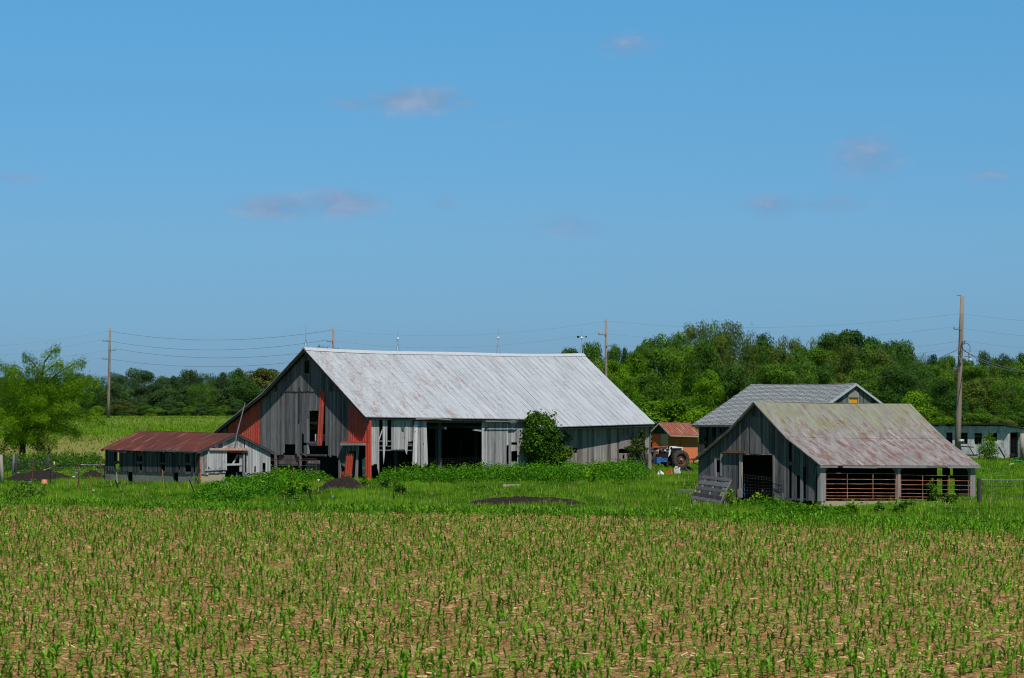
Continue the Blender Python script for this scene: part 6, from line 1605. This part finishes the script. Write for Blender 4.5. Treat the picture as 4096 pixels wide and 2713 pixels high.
mb.lathe(g+Vector((.12,0,.2)), (.35,-.5,.8), tyre_profile(.36, .24, .17), 24); mb.lathe(g+Vector((-.2,.3,.16)), (.1,-.1,1), tyre_profile(.4, .26, .17), 24)
prop(mb.build('old_tyres', MAT['black']), 'black worn tyres lying in the grass right of the white jug', 'tyres')
def plank(a, b, w_, h, m, label, name='plank'):
    mb = MB(); mb.beam(a, b, w_, h, tone=.8); return prop(mb.build(name, MAT[m]), label, 'plank')
g0, g1 = ground(F_(22, 1290)), ground(F_(212, 1297)); plank(g0+Vector((0,0,.12)), g1+Vector((0,0,.12)), .1, .24, 'old_plank', 'pale timber beam lying in the grass left of the leaning pallet')
g0, g1 = ground(C_(1905, 1085)), ground(C_(2118, 1083)); plank(g0+Vector((0,0,.08)), g1+Vector((0,0,.08)), .1, .16, 'old_plank', 'short weathered plank lying in the weeds before the big barn')
g0, g1 = ground(L_(270, 570)), ground(L_(385, 620)); plank(g0+Vector((0,0,.35)), g1+Vector((0,0,.2)), .05, .05, 'old_plank', 'short pale stick on the grass left of the wide dark heap', 'stick')
g0, g1 = ground(L_(560, 650)), ground(L_(960, 650)); mb = MB(); mb.tube([W(L_(540, 565), g0.y), W(L_(700, 520), g0.y), W(L_(860, 470), g0.y), W(L_(968, 432), g0.y)], [.05, .05, .04, .03], 6); prop(mb.build('log', MAT['old_plank']), 'long pale branch lying up the slope of the wide dark heap', 'branch')
for i, (cf, x, y, s, m, lb, hh_) in enumerate([(L_, 1140, 640, .25, 'debris', 'scrap of blue plastic on the right slope of the wide dark heap', .32), (L_, 1200, 670, .3, 'bluepaint', 'crumpled blue plastic piece at the foot of the wide dark heap', .15), (L_, 1450, 600, .3, 'debris', 'pale blue plastic scrap between the two left heaps', .2), (L_, 570, 740, .35, 'debris', 'thin pale blue strip at the foot of the wide dark heap', .06), (L_, 1390, 640, .2, 'white', 'small white scrap between the two left heaps', .1), (M_, 815, 360, .16, 'white', 'white scrap of plastic on the left shoulder of the soil mound', .25),
     (L_, 1770, 890, .2, 'white', 'small white scrap in the grass below the left fence', .05), (M_, 1030, 560, .2, 'debris', 'pale blue scrap in the grass below the soil mound', .05), (M_, 1565, 550, .2, 'debris', 'pale blue scrap in the grass right of the soil mound', .05), (G_, 2230, 810, .4, 'old_plank', 'pile of pale brush in the grass before the whitewashed building', .1), (F_, 10, 1475, .1, 'white', 'white speck of plastic at the corn edge left of the small barn', .1)]):
    g = ground(cf(x, y)); r = random.Random(i); mb = MB(); n0 = len(mb.v); P = []
    for k in range(7): P.append(g+Vector((r.uniform(-s, s)*.6, r.uniform(-s, s)*.4, hh_+r.uniform(-.02, s*.4))))
    for k in range(5): mb.quadbox([P[k], P[k+1], P[k+2], P[(k+4) % 7]]+[q+Vector((.01,.01,.02)) for q in (P[k], P[k+1], P[k+2], P[(k+4) % 7])])
    prop(mb.build('scrap', MAT[m]), lb, 'scrap')
# ---- leaning slatted pallet
def pallet():
    lo = hg.off(1.5); hi = hg.off(.5)
    bl, br = lo.pt(*lo.tz(F_(170, 1350))), lo.pt(*lo.tz(F_(466, 1400))); tl_, tr_ = hi.pt(*hi.tz(F_(290, 1118))), hi.pt(*hi.tz(F_(585, 1148)))
    o = thing('slatted_rack', bl, 'grey slatted wooden rack leaning back in front of the small barn gable', 'rack')
    def q(u, v): return bl.lerp(br, u).lerp(tl_.lerp(tr_, u), v)
    nrm = ((br-bl).cross(tl_-bl)).normalized()
    if nrm.y > 0: nrm = -nrm
    for (a, b) in ((.0, .12), (.14, .27), (.42, .55), (.66, .82), (.90, 1.03)):
        mb = MB(); P = [q(-.01, a), q(1.0, a-.01), q(1.01, b), q(0, b+.01)]; mb.quadbox([p+nrm*.03 for p in P]+[p+nrm*.06 for p in P], random.random()); mb.build('slat', MAT['wood_blue'], o)
    for u in (.13, .50, .88, .97):
        mb = MB(); P = [q(u, -.25), q(u+.055, -.25), q(u+.055, 1.0), q(u, 1.0)]; mb.quadbox([p-nrm*.06 for p in P]+[p+nrm*.028 for p in P], .5); mb.build('batten', MAT['wood'], o)
pallet()
g = hg.pt(hg.tz(F_(560, 1300))[0], 0, .3)-Vector((0,.3,0)); mb = MB(); mb.tube([g+Vector((-.2,.3,.1)), g+Vector((0,.3,.5)), g+Vector((.25,.3,.55)), g+Vector((.3,.3,.1))], .02, 6); mb.tube([g+Vector((-.1,.35,.05)), g+Vector((.2,.35,.6))], .02, 6); prop(mb.build('scrap_iron', MAT['rust']), 'bent rusty iron piece behind the slatted rack', 'scrap iron')

# ================================================================ tractor
def tractor():
    d = 201.; S0 = d/F/7.127
    def n(x, y, dd=0): return W(N_(x, y), d+dd)
    g = W(N_(1150, 1120), d); g.z = Hs(g.x, g.y)
    o = thing('tractor', g, 'old blue tractor with a white mudguard and a rusty-rimmed rear wheel beside the barn', 'tractor')
    ax = Vector((math.sin(rad(28)), -math.cos(rad(28)), 0)); fw = Vector((-math.cos(rad(28)), -math.sin(rad(28)), 0)); up = Vector((0,0,1))
    c = n(1150, 845); R = c.z-g.z+.02; R = max(.68, min(.8, R)); print('tractor R', R, g, 'z', Hs(g.x, g.y))
    def wheel(cc, R, w_, far=False):
        t = MB(); t.lathe(cc, ax, tyre_profile(R, w_, R*.34), 40)
        tyre = t.build('rear_wheel', MAT['rubber'], o, smooth=False)
        for k in range(22):   # lugs
            a = 2*math.pi*k/22
            for s_ in (-1, 1):
                a2_ = a+(.14 if s_ > 0 else 0); e = fw*math.cos(a2_)+up*math.sin(a2_); e2 = fw*math.cos(a2_+.16)+up*math.sin(a2_+.16)
                lug = MB() if k == 0 and s_ == -1 else lug
                lug.beam(cc+e*(R+.01)+ax*s_*w_*.48, cc+e2*(R+.015)+ax*s_*.02, .06, .06, up=e)
        lug.build('tread', MAT['rubber'], tyre)
        r = MB(); q = R*.66; r.lathe(cc, ax, [(w_*.42, q+.01), (w_*.44, q-.03), (w_*.1, q-.05), (-w_*.1, q-.05), (-w_*.44, q-.03), (-w_*.42, q+.01)], 32); r.build('rim', MAT['rust_dark'], tyre)
        r = MB(); r.lathe(cc, ax, [(w_*.02, q-.05), (w_*.05, q*.62), (w_*.2, q*.55), (w_*.22, q*.3), (w_*.3, q*.22), (w_*.3, .001)], 28); 
        for k in range(8):
            a = 2*math.pi*k/8; e = fw*math.cos(a)+up*math.sin(a); r.beam(cc+e*q*.6+ax*w_*.1, cc+e*(q-.04)+ax*w_*.05, .05, .04, up=ax)
        r.build('wheel_disc', MAT['rust_dark'], tyre)
        r = MB(); r.lathe(cc+ax*w_*.3, ax, [(0, .09), (.05, .085), (.06, .05), (.09, .045), (.09, .001)], 14); r.build('hub_cap', MAT['cream'], tyre)
    wheel(c, R, .42); wheel(c-ax*1.5, R, .42)
    mb = MB(); mb.tube([c, c-ax*1.5], .1, 8); mb.build('axle', MAT['black'], o)
    # white mudguard: bent sheet over the wheel top
    mb = MB(); P = []
    for y0 in (0, 1):
        for (x, y) in ((805, 775), (830, 640), (850, 545), (880, 470), (960, 462), (1060, 478), (1150, 488), (1232, 500)):
            q = n(x, y, .35)-ax*(.0 if y0 else .55); P.append(q)
    for i in range(7): mb.quadbox([P[i], P[i+1], P[i+9], P[i+8]]+[q+Vector((0,.0,-.04)) for q in (P[i], P[i+1], P[i+9], P[i+8])])
    q0 = [n(915, 520, .3), n(1228, 520, .3), n(1228, 496, .3), n(920, 462, .3)]; mb.quadbox(q0+[q-ax*.06 for q in q0])
    mb.build('mudguard', MAT['white'], o)
    mb = MB(); q0 = [n(905, 500, .36), n(1215, 510, .36), n(1222, 600, .36), n(900, 690, .36)]; mb.quadbox(q0+[q-ax*.05 for q in q0]); mb.build('guard_side', MAT['black'], o)
    mb = MB(); q0 = [n(1185, 530, .3), n(1220, 530, .3), n(1218, 605, .3), n(1190, 600, .3)]; mb.quadbox(q0+[q-ax*.03 for q in q0]); mb.build('side_lamp', MAT['white'], o)
    mb = MB(); q0 = [n(805, 775, .1), n(845, 560, .1), n(880, 560, .1), n(862, 700, .1)]; mb.quadbox(q0+[q-ax*.05 for q in q0]); mb.build('white_panel', MAT['white'], o)
    # blue transmission case and dark engine
    body = MB()
    def blk(m_, x0, y0, x1, y1, dd, th): 
        q0 = [n(x0, y1, dd), n(x1, y1, dd), n(x1, y0, dd), n(x0, y0, dd)]; m_.quadbox(q0+[q-ax*th for q in q0])
    blk(body, 482, 790, 585, 965, -.1, .6); blk(body, 585, 800, 785, 915, -.05, .55); blk(body, 560, 772, 600, 800, -.05, .5); body.build('transmission_case', MAT['bluepaint'], o)
    mb = MB(); 
    for (a, b) in (((500, 800), (640, 860)), ((620, 800), (780, 850)), ((700, 850), (770, 780)), ((600, 850), (690, 880))): mb.tube([n(*a, -.3), n((a[0]+b[0])/2, (a[1]+b[1])/2+12, -.33), n(*b, -.3)], .02, 5)
    mb.build('hose', MAT['black'], o)
    mb = MB(); blk(mb, 560, 700, 800, 790, .1, .6); blk(mb, 640, 620, 830, 710, .25, .5); blk(mb, 570, 575, 612, 710, .2, .2); blk(mb, 500, 915, 900, 975, .15, .6); mb.build('engine', MAT['black'], o)
    mb = MB(); blk(mb, 725, 545, 835, 590, .2, .45); blk(mb, 800, 462, 905, 560, .5, .1); mb.build('seat', MAT['black'], o)
    mb = MB(); blk(mb, 500, 570, 560, 612, .4, .3); blk(mb, 700, 560, 735, 600, .1, .1); mb.build('tank', MAT['white'], o)
    mb = MB(); mb.tube([n(620, 640, .2), n(560, 500, .1)], .03, 6); mb.build('steering_column', MAT['bluepaint'], o)
    mb = MB(); cc = n(578, 478, .1); aw = Vector((-.45, -.35, .82)).normalized(); X = aw.cross(fw).normalized(); Y = aw.cross(X)
    ring = [cc+(X*math.cos(a)+Y*math.sin(a))*.27 for a in np.linspace(0, 2*math.pi, 25)]; mb.tube(ring, .022, 6, cap=False)
    for a in (0, 2.1, 4.2): mb.tube([cc, cc+(X*math.cos(a)+Y*math.sin(a))*.27], .015, 5)
    mb.build('steering_wheel', MAT['black'], o)
    mb = MB(); mb.tube([n(520, 960, 0), n(530, 1090, 0)], .07, 8); mb.tube([n(600, 1000, .2), n(620, 1010, .2)], .05, 8); mb.build('front_stand', MAT['wood_dark'], o)
    mb = MB(); mb.tube([n(1365, 835, .8), n(1500, 830, .8), n(1530, 800, .8)], .03, 6); mb.tube([n(1375, 850, .7), n(1440, 860, .7), n(1520, 840, .7)], .025, 6)
    mb.tube([n(1510, 870, .7), n(1530, 950, .7), n(1660, 980, .7)], .045, 6); mb.tube([n(1395, 860, .8), n(1420, 970, .8)], .015, 5); mb.tube([n(1450, 860, .8), n(1470, 960, .8)], .015, 5)
    mb.build('lift_arm', MAT['black'], o)
    mb = MB(); c2 = n(1655, 880, .7); mb.lathe(c2, (1, -.3, 0), [(0, .001), (0, .13), (.05, .13), (.05, .001)], 14); mb.build('rear_lamp', MAT['white'], o)
tractor()
def wagon():
    d = 205.
    def n(x, y, dd=0): return W(N_(x, y), d+dd)
    g = n(420, 1060); g.z = Hs(g.x, g.y); o = thing('rusty_hopper', g, 'rusty brown steel hopper between the barn end and the tractor', 'hopper')
    def pan(name, pts, m, th=.05):
        mb = MB(); q = [n(*p) for p in pts]; mb.quadbox(q+[p+Vector((.01, th, 0)) for p in q]); mb.build(name, MAT[m], o)
    pan('side_panel', [(345, 800, -.1), (488, 950, -.1), (498, 560, -.1), (430, 540, -.1)], 'rust_dark'); pan('front_panel', [(300, 930, .3), (490, 950, .3), (500, 500, .3), (310, 490, .3)], 'rust_dark')
    pan('top_flap', [(480, 500, -.3), (835, 462, .6), (835, 455, .6), (325, 490, .1)], 'rust'); pan('rear_panel', [(600, 700, .9), (835, 690, .9), (835, 455, .9), (640, 455, .9)], 'rust_dark')
    pan('blue_lid', [(315, 640, -.2), (375, 630, -.2), (402, 565, -.2), (335, 575, -.2)], 'bluepaint')
    mb = MB(); mb.tube([n(380, 930, 0), n(390, 1070, 0)], .08, 7); mb.tube([n(180, 870, .0), n(200, 1010, .0), n(210, 1100, 0)], [.12, .08, .04], 7); mb.build('leg', MAT['rust_dark'], o)
wagon()
# ---- around the whitewashed building
mb = MB(); a = ground(G_(1700, 640)); 
def q3(x, y, dd=0): return W(G_(x, y), 168+dd)
mb.beam(q3(1690, 596), q3(1835, 606), .07, .08); mb.beam(q3(1790, 606), q3(1842, 690), .06, .06); mb.beam(q3(1700, 600), q3(1700, 690), .06, .06); mb.beam(q3(1690, 688), q3(1870, 692), .1, .12); prop(mb.build('timber_frame', MAT['wood_dark']), 'dark timber frame standing before the windows of the whitewashed building', 'frame')
mb = MB(); mb.beam(q3(2100, 600), q3(2165, 715), .2, .08); prop(mb.build('leaning_plank', MAT['wood_dark']), 'wide dark plank leaning on the whitewashed building near its corner', 'plank')
mb = MB(); mb.beam(q3(2128, 515), q3(2178, 700, -.3), .03, .03); prop(mb.build('leaning_stick', MAT['old_plank']), 'thin pale stick leaning on the whitewashed building near its corner', 'stick')
g = ground(G_(2290, 765)); mb = MB(); mb.lathe(g+Vector((0,0,.0)), (0,0,1), [(0, .30), (.10, .36), (.14, .36), (.14, .30), (.03, .25), (.03, .001)], 18); prop(mb.build('green_tray', MAT['green']), 'round green plastic tray in the grass by the whitewashed building door', 'tray')
g = ground(G_(2255, 745)); mb = MB()
for (dx, dy) in ((-.2, 0), (.15, 0), (-.2, .3), (.15, .3)): mb.tube([g+Vector((dx, dy, 0)), g+Vector((dx*.7, dy, .3))], .02, 5)
mb.box(g+Vector((-.02, .15, .32)), .4, .35, .05); mb.box(g+Vector((.05, .3, .42)), .25, .05, .15); prop(mb.build('small_stool', MAT['black']), 'small black stool beside the green tray', 'stool')
wmm = wire_mesh('wire_mesh', wg_, G_, 2210, 2335, 520, 740, 8, 8, .1, None, r=.006, m='insul'); prop(wmm, 'square wire mesh across the door of the whitewashed building', 'wire mesh')
mb = MB(); mb.tube([q3(2350, 460, -1), q3(2350, 740, -1)], .14, 10); prop(mb.build('fence_post', MAT['old_plank'], smooth=True), 'pale thick post beside the doorway of the whitewashed building', 'fence post')
mb = MB(); mb.tube([q3(2362, 610, -1.2), q3(2345, 640, -1.2), q3(2350, 700, -1.2), q3(2366, 735, -1.2)], .025, 6); prop(mb.build('iron_hoop', MAT['black']), 'curved black iron rod by the post at the right edge', 'iron rod')
SKYS = .09
TINT0 = (.23,.42,.90,1); TINTM = (.40,.69,1.0,1); TINT1 = (.45,.97,1.2,1); TINTZ = (.19,.21,.31,1); CLOUD = (2.1,3.5,5.7,1); CLOUD2 = (3.5,4.6,6.4,1)
# ================================================================ sky, sun, camera
el, az = rad(60), rad(20)      # sun high behind the camera, a little to the right
sd = Vector((math.sin(az)*math.cos(el), -math.cos(az)*math.cos(el), math.sin(el)))
L = bpy.data.lights.new('sun', 'SUN'); L.energy = 4.5; L.angle = rad(.53); L.color = (1., .955, .89)
lo = bpy.data.objects.new('sun', L); COL.objects.link(lo); lo.rotation_euler = (-sd).to_track_quat('-Z', 'Y').to_euler()
w = bpy.data.worlds.new('World'); sc.world = w; w.use_nodes = True; nt = w.node_tree; nt.nodes.clear()
def wn_(t, ins=None, **p):
    n = nt.nodes.new(t)
    for k, v in p.items(): setattr(n, k, v)
    for k, v in (ins or {}).items():
        if isinstance(v, bpy.types.NodeSocket): nt.links.new(v, n.inputs[k])
        else: n.inputs[k].default_value = v
    return n
sky = wn_('ShaderNodeTexSky', sky_type='NISHITA'); sky.sun_disc = False; sky.sun_elevation = el; sky.sun_rotation = math.pi-az
sky.altitude = 300; sky.air_density = 1.0; sky.dust_density = .3; sky.ozone_density = 2.5
tc = wn_('ShaderNodeTexCoord').outputs['Generated']
sx = wn_('ShaderNodeSeparateXYZ', {0: tc})
def mth(op, a, b=0., c=0.):
    n = wn_('ShaderNodeMath', operation=op)
    for i, v in enumerate((a, b, c)):
        if isinstance(v, bpy.types.NodeSocket): nt.links.new(v, n.inputs[i])
        else: n.inputs[i].default_value = v
    return n.outputs[0]
# thin broken clouds at fixed directions of the sky: azimuth and elevation tangents
ax_ = mth('DIVIDE', sx.outputs[0], sx.outputs[1]); ay_ = mth('DIVIDE', sx.outputs[2], sx.outputs[1])
v2 = wn_('ShaderNodeCombineXYZ', {0: ax_, 1: ay_})
nz = wn_('ShaderNodeTexNoise', {'Vector': wn_('ShaderNodeVectorMath', {0: v2.outputs[0], 1: (36, 78, 1)}, operation='MULTIPLY').outputs[0], 'Scale': 1., 'Detail': 7., 'Roughness': .62}).outputs[0]
front = mth('GREATER_THAN', sx.outputs[1], .2)
tot = None
for (px, py, rx, ry, am) in [(965, 232, 95, 26, .9), (835, 240, 55, 16, .6), (640, 478, 85, 26, .8), (790, 470, 80, 28, .8), (1450, 105, 60, 26, .55), (2005, 360, 70, 50, .65), (1325, 520, 85, 28, .5),
                             (1790, 478, 62, 24, .7), (1915, 472, 80, 22, .5), (2290, 405, 48, 16, .5), (35, 412, 65, 14, .5), (1025, 470, 32, 22, .45), (1160, 285, 60, 14, .25), (1270, 270, 60, 14, .2), (950, 465, 30, 30, .2), (1000, 630, 35, 30, .2), (870, 565, 40, 20, .15), (2345, 525, 40, 12, .2)]:
    gx, gy = (px*1.7305-CX)/F, (HY-py*1.7305)/F; wx, wy = rx*2.1/F, ry*2.0/F
    dx = mth('MULTIPLY', mth('SUBTRACT', ax_, gx), 1/wx); dy = mth('MULTIPLY', mth('SUBTRACT', ay_, gy), 1/wy)
    g = mth('MULTIPLY', mth('EXPONENT', mth('MULTIPLY', mth('ADD', mth('MULTIPLY', dx, dx), mth('MULTIPLY', dy, dy)), -.75)), am)
    tot = g if tot is None else mth('MAXIMUM', tot, g)
cl = wn_('ShaderNodeMapRange', {0: mth('MULTIPLY', tot, mth('MULTIPLY_ADD', nz, 2.8, -.6)), 1: .08, 2: .72, 3: 0., 4: .8}, interpolation_type='SMOOTHSTEP').outputs[0]
cl = mth('MULTIPLY', cl, front)
# deeper blue overhead, greyer towards the horizon
elv = wn_('ShaderNodeMapRange', {0: sx.outputs[2], 1: -.01, 2: .60, 3: 0., 4: 1.}).outputs[0]
tint = wn_('ShaderNodeValToRGB', {'Fac': elv}); cr = tint.color_ramp
cr.elements[0].position = 0.; cr.elements[0].color = TINT0
cr.elements[1].position = .48; cr.elements[1].color = TINTZ
e = cr.elements.new(.13); e.color = TINTM
e = cr.elements.new(.30); e.color = TINT1
skc = wn_('ShaderNodeMix', data_type='RGBA', blend_type='MULTIPLY'); skc.inputs[0].default_value = 1.
nt.links.new(sky.outputs[0], skc.inputs[6]); nt.links.new(tint.outputs[0], skc.inputs[7])
clm = wn_('ShaderNodeMix', data_type='RGBA'); nt.links.new(cl, clm.inputs[0]); nt.links.new(skc.outputs[2], clm.inputs[6]); 
cc_ = wn_('ShaderNodeMix', data_type='RGBA'); nt.links.new(wn_('ShaderNodeMapRange', {0: nz, 1: .45, 2: .68, 3: 0., 4: 1.}).outputs[0], cc_.inputs[0]); cc_.inputs[6].default_value = CLOUD; cc_.inputs[7].default_value = CLOUD2; nt.links.new(cc_.outputs[2], clm.inputs[7])
bg = wn_('ShaderNodeBackground', {0: clm.outputs[2], 1: SKYS}); ow = wn_('ShaderNodeOutputWorld', {0: bg.outputs[0]})
cam = bpy.data.cameras.new('camera'); co = bpy.data.objects.new('camera', cam); COL.objects.link(co); sc.camera = co
co.location = (0, 0, CH); co.rotation_euler = (rad(90), 0, 0)
cam.sensor_width = 36; cam.lens = 36*F/4096; cam.shift_y = (HY-1356.5)/4096; cam.clip_end = 6000; cam.clip_start = .5
cam.dof.use_dof = True; cam.dof.focus_distance = 150; cam.dof.aperture_fstop = 8
sc.render.engine = 'CYCLES'; sc.cycles.filter_width = 1.1; sc.render.resolution_x = 1024; sc.render.resolution_y = 678
sc.view_settings.view_transform = 'Standard'; sc.view_settings.look = 'None'; sc.view_settings.exposure = 0; sc.view_settings.gamma = 1
